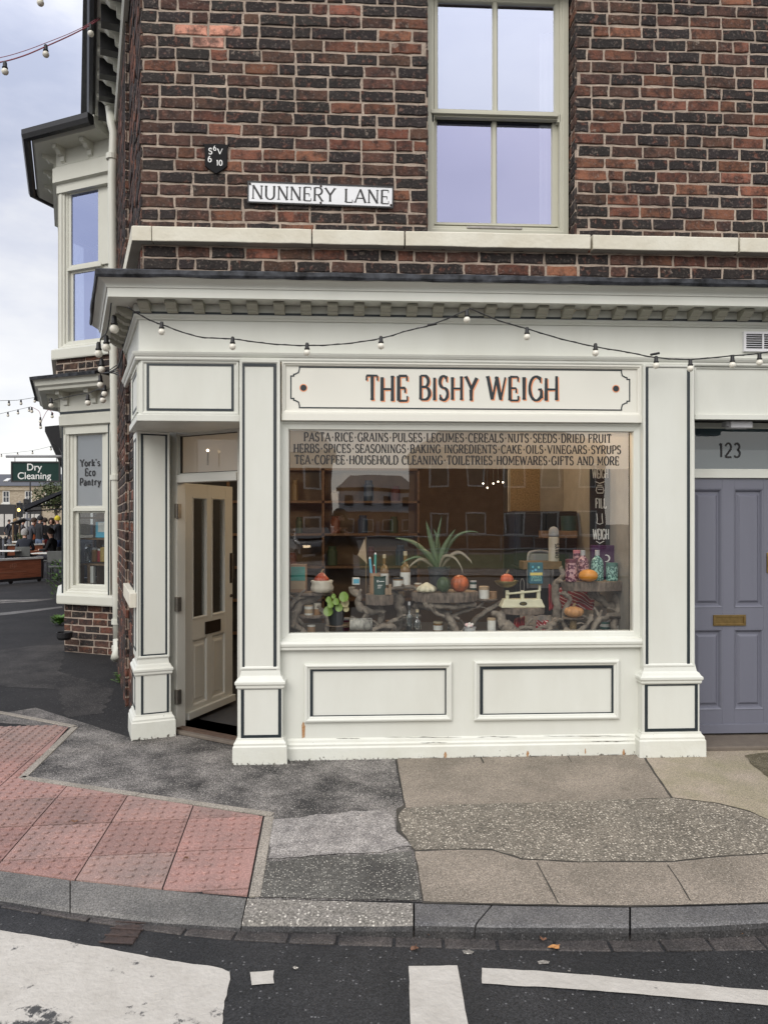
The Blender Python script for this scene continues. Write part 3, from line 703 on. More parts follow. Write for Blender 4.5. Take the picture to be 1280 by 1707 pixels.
mb = MB()   # notched navy outline
l, r_, b, t = FF.rect(484, 1050, 613.5, 682.5, .003); nx, nz = .055, .062
def outline(pts, w, c):
    n = len(pts); s = 0
    for i in range(n): s += pts[i][0]*pts[(i+1)%n][1]-pts[(i+1)%n][0]*pts[i][1]
    V = []
    for i in range(n):
        p, q, r2 = Vector(pts[i-1]), Vector(pts[i]), Vector(pts[(i+1)%n]); d0 = (q-p).normalized(); d1 = (r2-q).normalized()
        n0 = Vector((-d0.y,d0.x)); n1 = Vector((-d1.y,d1.x)); m = n0+n1; m = m/m.dot(n0)
        V.append((q, q + m*w))
    vv = [FF.p(a.x,a.y,c) for a, _ in V] + [FF.p(b_.x,b_.y,c) for _, b_ in V]
    mb.add(vv, [(i,(i+1)%n,n+(i+1)%n,n+i) for i in range(n)])
hz = (t-b-2*nz)/2
def notch(cx, cz, sx, sz, flip):
    P = [(cx, cz+sz*nz), (cx+sx*.012, cz+sz*nz)] if False else None
outl = []
corner = lambda cx, cz, ax, az: [(cx+ax*.5*nx, cz+az*.0), (cx+ax*.5*nx, cz+az*.35*nz), (cx+ax*.33*nx, cz+az*.62*nz), (cx+ax*.05*nx, cz+az*.72*nz)]
c1 = [(l+nx*1.05, b), (l+nx*1.05, b+nz*.30)] + [(l+nx*.95, b+nz*.62), (l+nx*.6, b+nz*.78)] + [(l+nx*.35, b+nz*.82), (l+nx*.35, b+nz*1.0), (l, b+nz*1.0)]
mir = lambda P, fx, fz: [((l+r_-x) if fx else x, (b+t-z) if fz else z) for x, z in P]
loop = c1[::-1] + mir(c1, 1, 0) + mir(c1, 1, 1)[::-1] + mir(c1, 0, 1)
loop = c1[::-1]; loop = loop + mir(c1, 1, 0) + mir(c1, 1, 1)[::-1] + mir(c1, 0, 1)
outline(loop, .0085, .0022)
mb.build('painted_outline', M['navy_paint'], sb)
for u, v in ((506,646.5),(1026,648)):
    a, z = FF.px(u, v); m2 = MB(); 
    V = [FF.p(a+.021*math.cos(t_), z+.021*math.sin(t_), .0022) for t_ in [2*math.pi*i/24 for i in range(24)]]; m2.add(V, [tuple(range(24))])
    V = [FF.p(a+.027*math.cos(t_), z+.027*math.sin(t_), .0015) for t_ in [2*math.pi*i/24 for i in range(24)]]; m2.add(V, [tuple(range(24))], 1)
    m2.build('painted_dot', [M['navy_paint'], M['orange_letter']], sb)
def word(mbq, txt, u0, u1, v0, v1, c, mi, dx=0, db=0, seed=1):
    a0, a1, b0, b1 = FF.rect(u0, u1, v0, v1, c); letters(mbq, FF, txt, a0, a1, b0, b1, c, wv=.135, wh=.09, serif=.10, sw=.07, mi=mi, track=.13, wob=.16, dx=dx, db=db, seed=seed, bounce=.035)
for txt, u0, u1, v0, v1, sd in (('THE', 610, 680, 627, 668, 3), ('BISHY', 698, 795, 628, 667, 4), ('WEIGH', 812, 930, 628, 667, 5)):
    m2 = MB(); word(m2, txt, u0, u1, v0, v1, .0016, 0, seed=sd); word(m2, txt, u0, u1, v0, v1, .0006, 1, .008, -.007, seed=sd)
    m2.build('lettering', [M['navy_paint'], M['orange_letter']], sb)

# --- pilasters
def line_panel(parent, fr, u0, u1, v0, v1, c, w=.020, th=.004):
    a0, a1, b0, b1 = fr.rect(u0, u1, v0, v1, c); return MB().ring(fr, a0, a1, b0, b1, w, c-.002, c+th).build('painted_line', M['navy_paint'], parent)
def raised_panel(mb, fr, u0, u1, v0, v1, c):
    a0, a1, b0, b1 = fr.rect(u0, u1, v0, v1, c); mb.mould(fr, a0, a1, b0, b1, [(0,c-.004),(0,c+.005),(.016,c+.005),(.024,c-.002),(.026,c-.004)])
def pilaster(u0, u1, pu0, pu1, lu, ped, vcap, vb, lp, sides=True):
    c = .05; a0, a1, _, _ = FF.rect(u0, u1, 650, 1100, c); zc0 = FF.px((u0+u1)/2, vcap[1], c+.035)[1]; zc1 = FF.px((u0+u1)/2, vcap[0], c+.02)[1]
    mb = MB(); mb.box(FF, a0, a1, zc1-.01, zfb, -.06, c)
    mb.mould(FF, a0, a1, zc1, zfb-.001, [(0,c),(0,c+.008),(.014,c+.008),(.020,c+.002),(.022,c)])
    sh = mb.build('pilaster', M['cream_paint'], house, bevel=.0025)
    line_panel(sh, FF, *lu, c)
    p0, p1, _, _ = FF.rect(pu0, pu1, 1150, 1200, c+.02); cc = c+.022; zpl = FF.px((pu0+pu1)/2, vb[0], cc)[1]
    mb = MB(); mb.box(FF, p0, p1, zpl, zc0, -.06, cc)
    pp = [FF.p(p0,0,-.06), FF.p(p0,0,cc), FF.p(p1,0,cc), FF.p(p1,0,-.06)]
    mb.sweep(pp, [(-.04,zc0-.03),(.004,zc0-.03),(.012,zc0-.02),(.012,zc0-.006),(.020,zc0+.004),(.020,zc0+.020),(.008,zc0+.030),(.0,zc0+.046),(-.012,zc0+.056),(-.022,zc1+.02),(-.04,zc1+.022)])
    mb.build('pedestal', M['cream_paint'], sh, bevel=.002)
    line_panel(sh, FF, *lp, cc)
    mb = MB(); mb.sweep(pp, [(-.05,-.03),(.034,-.03),(.032,zpl-.055),(.026,zpl-.045),(.026,zpl-.032),(.018,zpl-.022),(.010,zpl-.012),(.008,zpl),(-.05,zpl+.004)])
    mb.build('plinth', M['cream_worn'], sh, bevel=.002)
    return sh
pilaster(400, 467, 397, 471, (403,461,606,1117), None, (1117,1142), (1230,), (402,469,1144,1230))
pilaster(1071, 1156, 1070, 1165, (1075,1149,608,1112), None, (1112,1134), (1220,), (1074,1162,1138,1219))

# --- display window
dw_a0, dw_a1 = FF.px(467.5, 900)[0], FF.px(1070, 900)[0]
ga0, ga1, gz0, gz1 = FF.rect(482, 1048.5, 714, 1062.5, -.035)
zs1 = FF.px(760, 1066)[1]; zs0 = FF.px(760, 1081)[1]
mb = MB()
mb.mould(FF, dw_a0, dw_a1, zs1-.01, zfl+.001, [(0,-.08),(0,-.004),(.014,-.004),(.020,-.012),(.030,-.014),(ga0-dw_a0-.004,-.018),(ga0-dw_a0+.001,-.032),(ga0-dw_a0+.001,-.08)])
dwin = mb.build('display_window', M['cream_paint'], house, bevel=.0015)
mb = MB(); mb.ring(FF, ga0, ga1, gz0, gz1, .0045, -.036, -.0325); mb.build('seal', M['rubber_black'], dwin)
mb = MB(); mb.add([FF.p(ga0,gz0,-.0365), FF.p(ga1,gz0,-.0365), FF.p(ga1,gz1,-.0365), FF.p(ga0,gz1,-.0365)], [(0,1,2,3)]); mb.build('glass_pane', M['shop_glass'], dwin)
mb = MB(); mb.sweep([FF.p(dw_a0,0,0), FF.p(dw_a1,0,0)], [(-.1,zs0),(.028,zs0),(.032,zs0+.006),(.032,zs0+.022),(.040,zs0+.028),(.042,zs0+.044),(.034,zs1-.002),(-.018,zs1+.012),(-.1,zs1+.012)]); mb.build('sill', M['cream_paint'], dwin, bevel=.002)
fz0 = FF.px(760, 781, -.04)[1]
mb = MB(); mb.add([FF.p(ga0,fz0,-.0385), FF.p(ga1,fz0,-.0385), FF.p(ga1,gz1,-.0385), FF.p(ga0,gz1,-.0385)], [(0,1,2,3)]); film = mb.build('frosted_film', M['frost_film'], dwin)
for k, (txt, u0, u1, v0, v1) in enumerate((("PASTA.RICE.GRAINS.PULSES.LEGUMES.CEREALS.NUTS.SEEDS.DRIED FRUIT", 507, 1018, 722.5, 737),
        ("HERBS.SPICES.SEASONINGS.BAKING INGREDIENTS.CAKE.OILS.VINEGARS.SYRUPS", 490, 1034, 741.5, 755.5),
        ("TEA.COFFEE.HOUSEHOLD CLEANING.TOILETRIES.HOMEWARES.GIFTS AND MORE", 492, 1031, 760, 774.5))):
    a0, a1, b0, b1 = FF.rect(u0, u1, v0, v1, -.0355)
    letters(MB() if False else (m2 := MB()), FF, txt, a0, a1, b0, b1, -.0358, wv=.17, wh=.10, serif=.14, sw=.10, track=.16); m2.build('lettering', M['black_letter'], dwin)

# --- stall riser under the window
mb = MB(); zk = FF.px(760, 1229, .02)[1]
mb.box(FF, dw_a0, dw_a1, .0, zs0+.004, -.06, -.004)
sr = mb.build('stall_riser', M['cream_paint'], house)
for (o, d_) in (((507,754,1106,1204),(517,746,1113,1196)), ((790,1033,1101,1201),(800,1023,1110,1193))):
    a0, a1, b0, b1 = FF.rect(*o, .02)
    mp_ = MB().mould(FF, a0, a1, b0, b1, [(0,-.004),(0,.010),(.004,.018),(.014,.022),(.022,.020),(.026,.012),(.036,.010),(.042,.002),(.043,-.004)]).build('panel_moulding', M['cream_paint'], sr, bevel=.0015)
    line_panel(sr, FF, *d_, .0, w=.019)
mb = MB(); mb.sweep([FF.p(dw_a0,0,0), FF.p(dw_a1,0,0)], [(-.06,-.03),(.034,-.03),(.032,zk-.06),(.024,zk-.05),(.024,zk-.036),(.014,zk-.026),(.010,zk-.010),(.0,zk),(-.06,zk+.004)])
sk = mb.build('skirting', M['cream_worn'], sr, bevel=.002)
for u, v, s_ in ((742,1256,1.0),(879,1256,1.0),(1039,1251,.9),(975,1250,.6)):
    a, z = FF.px(u, v, .033); mb = MB()
    for k in range(3):
        w = .011*s_*rnd.uniform(.6,1.1); h = .028*s_*rnd.uniform(.5,1)
        P_ = [(a+w*math.cos(t_)*rnd.uniform(.6,1.1), z-k*.008+h*math.sin(t_)*rnd.uniform(.6,1.1)) for t_ in [2*math.pi*i/9 for i in range(9)]]
        mb.add([FF.p(x_,z_,.0345+.0004*k) for x_, z_ in P_], [tuple(range(9))])
    mb.build('rust_stain', M['rust'], sr)
mb = MB(); a, z = FF.px(505, 1216); mb.add([FF.p(a-.006,z-.06,-.0025), FF.p(a+.013,z-.055,-.0025), FF.p(a+.016,z+.02,-.0025), FF.p(a+.003,z+.055,-.0025), FF.p(a-.008,z+.03,-.0025)], [(0,1,2,3,4)]); mb.build('rust_stain', M['rust'], sr)

# cracked and lifted paint along the skirting
rr = random.Random(77)
for u0, u1, v in ((640,770,1229),(795,862,1228.5),(905,1050,1227),(560,600,1231),(985,1046,1236),(700,745,1238)):
    mb = MB(); c_ = .0125 if v < 1233 else .0255; n = 16; up = []; lo = []
    for i in range(n+1):
        u = u0+(u1-u0)*i/n; a, z = FF.px(u, v + 1.2*noise.noise(Vector((u*.06, v, 0))), c_); w = .0035*max(.1, noise.noise(Vector((u*.13, v*3, 4)))+.35)*math.sin(math.pi*i/n)**.5 + .0003
        up.append(FF.p(a, z+w, c_)); lo.append(FF.p(a, z-w, c_))
    mb.add(up + lo, [(i, i+1, n+2+i, n+1+i) for i in range(n)]); mb.build('paint_crack', M['bare_wood'], sr)
# --- corner box above the recessed doorway
mb = MB(); zc_ = FF.px(310, 703)[1]; aB1 = FF.px(400, 650, .0)[0]
aB0 = FF.px(232, 650)[0]; BC = FF.p(aB0, 0, 0)
dpt = .62
V, F = slab([BC, FF.p(aB1,0,0), FF.p(aB1,0,-.62), BC + DS*.66], zc_, zfb); mb.add(V, F)
pth = [BC + DS*.66, BC, FF.p(aB1,0,0)]
mb.sweep(pth, [(0,zc_+.003),(.014,zc_+.003),(.016,zc_+.045),(.008,zc_+.05),(0,zc_+.05)])
cb = mb.build('corner_fascia', M['cream_paint'], house, bevel=.002)
a0, a1, b0, b1 = FF.rect(236, 398, 602, 691, 0)
MB().mould(FF, a0, a1, b0, b1, [(0,-.002),(0,.012),(.010,.012),(.018,.004),(.020,-.002)]).build('panel_moulding', M['cream_paint'], cb)
line_panel(cb, FF, 245, 390, 606, 685, .0, w=.016)
fb_ = Fr(BC, -DS, NS); mb = MB().mould(fb_, -.56, -.04, zc_+.07, zfb-.02, [(0,-.002),(0,.010),(.012,.010),(.016,-.002)]); mb.build('panel_moulding', M['cream_paint'], cb)
mb = MB().ring(fb_, -.52, -.08, zc_+.11, zfb-.05, .014, -.001, .004); mb.build('painted_line', M['navy_paint'], cb)

# --- corner pier, square to the side street
EP = Vector((math.cos(R(20.1)), math.sin(R(20.1)), 0))
P0 = G(226.5, 1232); P0.z = 0; P0 = P0 - EP*-.012
FP = Fr(P0, EP, -DS)
pw_ = FP.px(287, 1000)[0]
pa0 = FP.px(228, 900)[0]; pa1 = FP.px(283, 900)[0]
zc0 = FP.px(257, 1118)[1]; zc1 = FP.px(257, 1096)[1]; zpl = FP.px(257, 1190, .02)[1]
mb = MB(); mb.box(FP, pa0, pa1, zc1-.01, zc_+.002, -.30, .0)
mb.mould(FP, pa0, pa1, zc1, zc_-.001, [(0,0),(0,.008),(.012,.008),(.018,.002),(.019,0)])
pier = mb.build('corner_pier', M['cream_paint'], house, bevel=.002)
line_panel(pier, FP, 235, 280, 722, 1094, .0, w=.018)
pp = [FP.p(pa0-.006,0,-.30), FP.p(pa0-.006,0,.014), FP.p(pa1+.008,0,.014), FP.p(pa1+.008,0,-.10)]
mb = MB(); mb.box(FP, pa0-.006, pa1+.008, zpl, zc0, -.30, .014)
mb.sweep(pp, [(-.03,zc0-.03),(.004,zc0-.03),(.012,zc0-.02),(.012,zc0-.006),(.018,zc0+.004),(.018,zc0+.018),(.006,zc0+.028),(.0,zc0+.044),(-.01,zc0+.054),(-.02,zc1+.015),(-.03,zc1+.017)])
mb.build('pedestal', M['cream_paint'], pier, bevel=.002)
line_panel(pier, FP, 235.5, 282, 1113, 1191, .014, w=.016)
mb = MB(); mb.sweep(pp, [(-.05,-.03),(.034,-.03),(.032,zpl-.055),(.026,zpl-.045),(.026,zpl-.032),(.018,zpl-.022),(.010,zpl-.012),(.008,zpl),(-.05,zpl+.004)]); mb.build('plinth', M['cream_worn'], pier, bevel=.002)
fpl = Fr(FP.p(pa0,0,0), -DS, NS)
MB().ring(fpl, -.26, -.03, zc1+.05, zc_-.05, .015, -.001, .004).build('painted_line', M['navy_paint'], pier)
MB().ring(fpl, -.26, -.03, zpl+.03, zc0-.05, .015, .005, .010).build('painted_line', M['navy_paint'], pier)

# --- doorway: frame, transom and the open door
DL = cw((290-640)/FPX*5.70, 5.70); DR = cw((399-640)/FPX*5.36, 5.36)
ed = (DR-DL).normalized(); od = Vector((ed.y, -ed.x, 0))
FD = Fr(DL, ed, od); dl = (DR-DL).length
zth = FD.px(345, 1226)[1]; ztr0, ztr1 = FD.px(340, 803)[1], FD.px(340, 792)[1]; zgl0, zgl1 = FD.px(340, 792)[1]+.012, FD.px(340, 724)[1]
mb = MB()
mb.box(FD, -.10, .035, 0, 3.0, -.09, .0); mb.box(FD, dl-.02, dl+.12, 0, 3.0, -.09, -.001)
mb.box(FD, .035, dl-.02, ztr0, ztr1+.010, -.08, .012); mb.box(FD, .035, dl-.02, zgl1+.014, 3.0, -.09, -.004)
df = mb.build('door_frame', M['door_paint'], house, bevel=.003)
MB().ring(FD, .036, dl-.021, ztr1+.011, zgl1+.013, .010, -.045, -.02).build('transom_bead', M['door_paint'], df)
MB().ring(FD, .046, dl-.031, ztr1+.020, zgl1+.004, .006, -.044, -.024).build('seal', M['rubber_black'], df)
mb = MB(); mb.add([FD.p(.04,ztr1,-.04), FD.p(dl-.02,ztr1,-.04), FD.p(dl-.02,zgl1,-.04), FD.p(.04,zgl1,-.04)], [(0,1,2,3)]); mb.build('transom_glass', M['soft_glass'], df)
mb = MB(); mb.add([FD.p(.04,ztr1,-.046), FD.p(dl-.02,ztr1,-.046), FD.p(dl-.02,zgl1,-.046), FD.p(.04,zgl1,-.046)], [(0,1,2,3)]); film_mat('warm_film', (0.58,0.54,0.50), 0.97); mb.build('frosted_film', M['warm_film'], df)
mb = MB(); mb.box(FD, -.05, dl+.05, 0.004, max(.03, zth), -.30, .04); mat('threshold_stone', (0.15,0.125,0.10), .85, var=.6, vscale=9, dark=(.09,.07,.06), bump=.4); mb.build('threshold', M['threshold_stone'], house, bevel=.006)
mb = MB(); mb.box(FD, .03, dl-.02, max(.03, zth), max(.03, zth)+.012, -.06, .0); mat('wood_dark', (0.10,0.062,0.045), .6, var=.5, vscale=20); mb.build('threshold_bar', M['wood_dark'], df)
# the leaf
HG = cw((308-640)/FPX*5.80, 5.80); FE = cw((388-640)/FPX*6.46, 6.46)
el = (FE-HG).normalized(); ol = Vector((el.y, -el.x, 0)); FL = Fr(HG, el, ol); ll = (FE-HG).length
lz0, lz1 = .085, FL.px(320, 806)[1]
def lpx(u0, u1, v, c=0): return FL.px(u0, v, c)[0], FL.px(u1, v, c)[0]
a1_, a2_ = lpx(321, 346, 930); a3_, a4_ = lpx(353, 376, 930)
gz_0, gz_1 = FL.px(347, 1028)[1], FL.px(347, 829)[1]
pz0, pz1 = FL.px(347, 1168)[1], FL.px(347, 1060)[1]
mb = MB(); T = .045
xs = [0, a1_, a2_, a3_, a4_, ll]; 
for (x0, x1) in ((0,a1_),(a2_,a3_),(a4_,ll)): mb.box(FL, x0, x1, lz0, lz1, -T, 0)
for (x0, x1) in ((a1_,a2_),(a3_,a4_)):
    mb.box(FL, x0, x1, gz_1, lz1, -T, -.0005); mb.box(FL, x0, x1, pz1, gz_0, -T, -.0005); mb.box(FL, x0, x1, lz0, pz0, -T, -.0005); mb.box(FL, x0, x1, pz0, pz1, -T+.01, -.014)
    mb.mould(FL, x0, x1, gz_0, gz_1, [(0,.0),(0,.004),(.012,.004),(.018,-.012),(.018,-.02)]); mb.mould(FL, x0, x1, pz0, pz1, [(0,0),(0,.002),(.012,-.002),(.02,-.013)]); mb.mould(FL, x0+.035, x1-.035, pz0+.045, pz1-.045, [(0,-.014),(.012,-.008),(.02,-.008),(min(.03,(x1-x0-.07)/2),-.008)])
mb.box(FL, .01, ll-.005, lz0-.02, lz0+.035, 0.0, .035)
leaf = mb.build('door', M['door_paint'], house, bevel=.002)
mb = MB()
for (x0, x1) in ((a1_,a2_),(a3_,a4_)): mb.add([FL.p(x0+.01,gz_0+.01,-.022), FL.p(x1-.01,gz_0+.01,-.022), FL.p(x1-.01,gz_1-.01,-.022), FL.p(x0+.01,gz_1-.01,-.022)], [(0,1,2,3)])
mb.build('glass_pane', M['clear_glass'], leaf)
la0, la1 = lpx(342, 367, 1043); lb0, lb1 = FL.px(355, 1054)[1], FL.px(355, 1034)[1]
mb = MB().ring(FL, la0, la1, lb0, lb1, .014, 0, .008); mb.box(FL, la0+.012, la1-.012, lb0+.012, lb1-.012, .0, .004); mb.build('letter_plate', M['bronze'], leaf)
mb = MB(); h0, h1 = FL.px(384, 972)[1], FL.px(384, 922)[1]; mb.box(FL, ll-.045, ll-.012, h0, h1, 0, .004); mb.tube([FL.p(ll-.03,(h0+h1)/2+.12,.03), FL.p(ll-.03,(h0+h1)/2-.09,.03)], .008); mb.ball(FL.p(ll-.03, FL.px(384,993)[1], .004), .014); mb.build('handle', M['bronze'], leaf)
for v in (852, 1006, 1159):
    zc = FL.px(300, v)[1]; m2 = MB(); m2.box(FD, .012, .052, zc-.055, zc+.055, -.03, .004); m2.tube([FD.p(.034,zc-.057,.006), FD.p(.034,zc+.057,.006)], .007); m2.build('hinge', M['steel'], leaf)
mb = MB(); a, z = FD.px(345, 762, .03); mb.tube([FD.p(a,z-.06,.02), FD.p(a,z+.045,.02)], .006); mb.ball(FD.p(a,z+.05,.02), .011, mi=1); emit_mat('lit_bulb', (1,.75,.45), 3.0); mb.build('transom_catch', [M['steel'], M['lit_bulb']], df)  # ball end of the catch is made to glow like a bulb
# sill stone on the side wall, low
mb = MB(); mb.box(FS, -1.45, -.45, .98, 1.09, 0, .05); mb.build('side_sill', M['stone_paint'], house, bevel=.005)

# --- upper sash window
FU = Fr((0, YW+.13, 0), (1,0,0), (0,-1,0))
mb = MB(); o = FU.rect(714, 945, -16, 388, 0)
mb.mould(FU, o[0]-.02, o[1]+.01, o[2]-.02, o[3]+.2, [(0,-.1),(0,0),(.04,0),(.046,-.012),(.062,-.012),(.062,-.1)])
mb.box(FU, o[0]+.02, o[1]-.02, o[2]-.03, FU.px(830,376)[1], -.09, -.022)
uw = mb.build('window', M['window_paint'], house, bevel=.002)
def sash(v0, v1, gv0, gv1, c, us):
    a0 = FU.px(us[0], 200, c)[0]; a1 = FU.px(us[-1], 200, c)[0]; z0 = FU.px(826, v1, c)[1]; z1 = FU.px(826, v0, c)[1]
    g = [FU.px(q_, 200, c)[0] for q_ in us]; y0 = FU.px(826, gv1, c)[1]; y1 = FU.px(826, gv0, c)[1]
    m2 = MB(); m2.box(FU, g[0], g[1], z0, z1, c-.035, c); m2.box(FU, g[4], g[5], z0, z1, c-.035, c); m2.box(FU, g[1], g[4], z0, y0, c-.035, c-.0006); m2.box(FU, g[1], g[4], y1, z1, c-.035, c-.0006); m2.box(FU, g[2], g[3], y0, y1, c-.03, c-.003)
    for (p_, q_) in ((g[1],g[2]),(g[3],g[4])): m2.mould(FU, p_, q_, y0, y1, [(0,c),(.004,c-.006),(.008,c-.018),(.008,c-.03)])
    s_ = m2.build('sash', M['window_paint'], uw, bevel=.0015)
    for (p_, q_) in ((g[1],g[2]),(g[3],g[4])):
        MB().add([FU.p(p_,y0,c-.02), FU.p(q_,y0,c-.02), FU.p(q_,y1,c-.02), FU.p(p_,y1,c-.02)], [(0,1,2,3)]).build('pane', M['house_glass' if c > -.03 else 'house_glass_low'], uw)
sash(-14, 197, 3, 184, -.02, (724, 728.5, 822.5, 828.5, 925, 932))
sash(187, 376, 201, 372.5, -.062, (722, 727, 820.5, 827, 921, 930))
mb = MB(); a0, a1, b0, b1 = FU.rect(718, 930, 184.5, 191, .004); mb.box(FU, a0, a1, b0, b1, -.06, .004)
for u in (721, 931): 
    a_, z_ = FU.px(u, 198, -.02); mb.box(FU, a_-.012, a_+.012, z_-.03, z_+.03, -.06, -.012)
mb.build('meeting_rail', M['window_paint'], uw, bevel=.003)
a0, a1, b0, b1 = FU.rect(727, 921, 196, 204, -.06); MB().box(FU, a0, a1, b0, b1, -.085, -.066).build('shadow_strip', M['rubber_black'], uw)  # black strip painting the shadow gap below the meeting rail
mb = MB(); a0, a1, b0, b1 = FU.rect(778, 870, 377.5, 382, -.01); mb.box(FU, a0, a1, b0, b1, -.03, -.006); mb.build('sash_lift', M['steel'], uw, bevel=.004)
mb = MB(); mb.wbox(wx0-.3, wx1+.3, YW+.9, YW+.95, 3.3, 5.8); mb.wbox(wx0-.3, wx0-.26, YW+.24, YW+.9, 3.3, 5.8); mb.wbox(wx1+.26, wx1+.3, YW+.24, YW+.9, 3.3, 5.8); mb.build('upper_room', M['dark_room'], house)
mb = MB(); x0 = FU.px(905, 290, -.15)[0]
for i in range(6): mb.tube([(x0+.022*i, YW+.34+.012*(i%2), 3.45), (x0+.022*i, YW+.34+.012*(i%2), 5.3)], .016)
mb.build('curtain', M['curtain'], uw, smooth=True)

# --- the neighbouring front door of the same building (123)
YD = .30; FN = Fr((0, YD, 0), (1,0,0), (0,-1,0)); aP = FF.px(1156, 900)[0]; aN = aP + 1.02
mb = MB()
zn0, zn1 = FF.px(1220, 700)[1], zfb
mb.box(FF, aP, 9.0, zn0, zn1+.0, -.06, -.002); mb.box(FF, aP, 9.0, zn0, zn0+.035, -.05, .018)
mb.mould(FF, aP+.001, 9.0, zn0+.02, zn1-.002, [(0,-.002),(0,.008),(.012,.008),(.016,-.002)])
mb.box(FF, aN, 9.0, 0, zn0-.001, -.30, -.001)
mb.wbox(aP-.02, aP+.016, .02, YD, 0, zn0)
nb = mb.build('door_surround', M['cream_paint'], house, bevel=.002)
mb = MB(); zt0, zt1 = FN.px(1218, 781)[1], FN.px(1218, 714)[1]; zb0, zb1 = FN.px(1218, 797)[1], FN.px(1218, 782)[1]
mb.box(FN, aP-.02, aN, zb0, zb1, -.07, .02); mb.box(FN, aP-.02, aN, zt1, zn0+.02, -.07, .01); mb.box(FN, aN-.045, aN, 0, zb0, -.07, .012)
nf = mb.build('door_frame', M['cream_paint'], house, bevel=.003)
MB().add([FN.p(aP-.02,zb1-.002,-.02), FN.p(aN,zb1-.002,-.02), FN.p(aN,zt1+.002,-.02), FN.p(aP-.02,zt1+.002,-.02)], [(0,1,2,3)]).build('transom_glass', M['clear_glass'], nf)
MB().add([FN.p(aP-.02,zb1-.002,-.024), FN.p(aN,zb1-.002,-.024), FN.p(aN,zt1+.002,-.024), FN.p(aP-.02,zt1+.002,-.024)], [(0,1,2,3)]).build('frosted_film', M['transom_film'], nf)
a, z = FN.px(1215.5, 750, -.015); a0, a1, b0, b1 = FN.rect(1198, 1234, 739, 762, -.015); m2 = MB(); letters(m2, FN, '123', a0, a1, b0, b1, -.0185, wv=.15, wh=.14, track=.14); m2.build('house_number', M['black_letter'], nf)
zth2 = FN.px(1220, 1222)[1]
mb = MB(); da0 = aP - .02; da1 = aN - .047; dz0, dz1 = zth2, zb0 - .004
f4 = [FN.px(q_, 900, .0)[0] for q_ in (1160, 1203, 1223, 1272)]
f4[0] = f4[1] - (f4[3]-f4[2])
v_ = lambda q_: FN.px(1220, q_)[1]
rows = ((v_(1013), v_(815)), (v_(1183), v_(1049)))
mb.box(FN, da0, da1, dz0, dz1, -.05, -.0195)
mb.box(FN, da0, f4[0], dz0, dz1, -.02, 0); mb.box(FN, f4[1], f4[2], dz0, dz1, -.02, 0); mb.box(FN, f4[3], da1, dz0, dz1, -.02, 0)
for (p_, q_) in ((f4[0],f4[1]),(f4[2],f4[3])):
    mb.box(FN, p_, q_, dz0, rows[1][0], -.02, -.0005); mb.box(FN, p_, q_, rows[1][1], rows[0][0], -.02, -.0005); mb.box(FN, p_, q_, rows[0][1], dz1, -.02, -.0005)
    for (y0, y1) in rows:
        mb.mould(FN, p_, q_, y0, y1, [(0,0),(.003,.004),(.012,-.003),(.022,-.020)]); mb.mould(FN, p_+.03, q_-.03, y0+.035, y1-.035, [(0,-.020),(.016,-.006),(.020,-.005),(.05,-.005)])
        mb.box(FN, p_+.05, q_-.05, y0+.055, y1-.055, -.02, -.0055)
mb.box(FN, da0, da1, dz0+.004, dz0+.07, 0, .018)
d123 = mb.build('lavender_door', M['lavender_paint'], house, bevel=.002)
a0, a1, b0, b1 = FN.rect(1188, 1242, 1025, 1043, .004); mb = MB().ring(FN, a0, a1, b0, b1, .016, 0, .010); mb.box(FN, a0+.014, a1-.014, b0+.014, b1-.014, 0, .004); mb.build('letter_plate', M['brass'], d123, bevel=.001)
a, z = FN.px(1284, 938); mb = MB(); mb.box(FN, a-.035, a+.03, z-.075, z+.075, 0, .01); mb.build('handle_plate', M['brass'], d123, bevel=.004); mb = MB(); mb.tube([FN.p(a,z-.04,.012), FN.p(a,z-.045,.045), FN.p(a,z+.045,.045), FN.p(a,z+.04,.012)], .009); mb.build('handle', M['brass'], d123); mb = MB(); mb.ball(FN.p(a+.0, FN.px(1282,1005)[1], .006), .016); mb.build('lock', M['brass'], d123)
mb = MB(); mb.wbox(aP-.02, aN+.02, .015, YD+.06, .0, zth2-.012); mb.build('doorstep', M['threshold_stone'], house, bevel=.01)
mb = MB(); a0, a1, b0, b1 = FF.rect(1217, 1253, 701.5, 712.5, -.06); mb.wbox(a0, a1, .05, .14, zn0-.048, zn0-.001); mat('lamp_white', (.7,.7,.72), .35); mb.build('porch_light', M['lamp_white'], house, bevel=.006)
mb = MB(); mb.wbox(a0-.03, a0+.004, .06, .13, zn0-.036, zn0-.002); mb.build('porch_light_bracket', M['plain_grey'], house)
# louvre vent on the frieze
mb = MB(); a0, a1, b0, b1 = FF.rect(1239, 1303, 553, 586, .02)
mb.ring(FF, a0, a1, b0, b1, .016, .0, .024); n = 7
for i in range(n):
    z0 = b0+.016+(b1-b0-.032)*i/n; h = (b1-b0-.032)/n
    mb.hexa([FF.p(a0+.014,z0,.02),FF.p(a1-.014,z0,.02),FF.p(a1-.014,z0+.002,.018),FF.p(a0+.014,z0+.002,.018),FF.p(a0+.014,z0+h*.62,.004),FF.p(a1-.014,z0+h*.62,.004),FF.p(a1-.014,z0+h*.62+.002,.002),FF.p(a0+.014,z0+h*.62+.002,.002)])
mb.box(FF, (a0+a1)/2-.006, (a0+a1)/2+.006, b0+.01, b1-.01, .016, .0235)
vent = mb.build('air_vent', M['lamp_white'], house)
MB().add([FF.p(a0+.01,b0+.01,.0012),FF.p(a1-.01,b0+.01,.0012),FF.p(a1-.01,b1-.01,.0012),FF.p(a0+.01,b1-.01,.0012)], [(0,1,2,3)]).build('vent_back', M['dark_room'], vent)
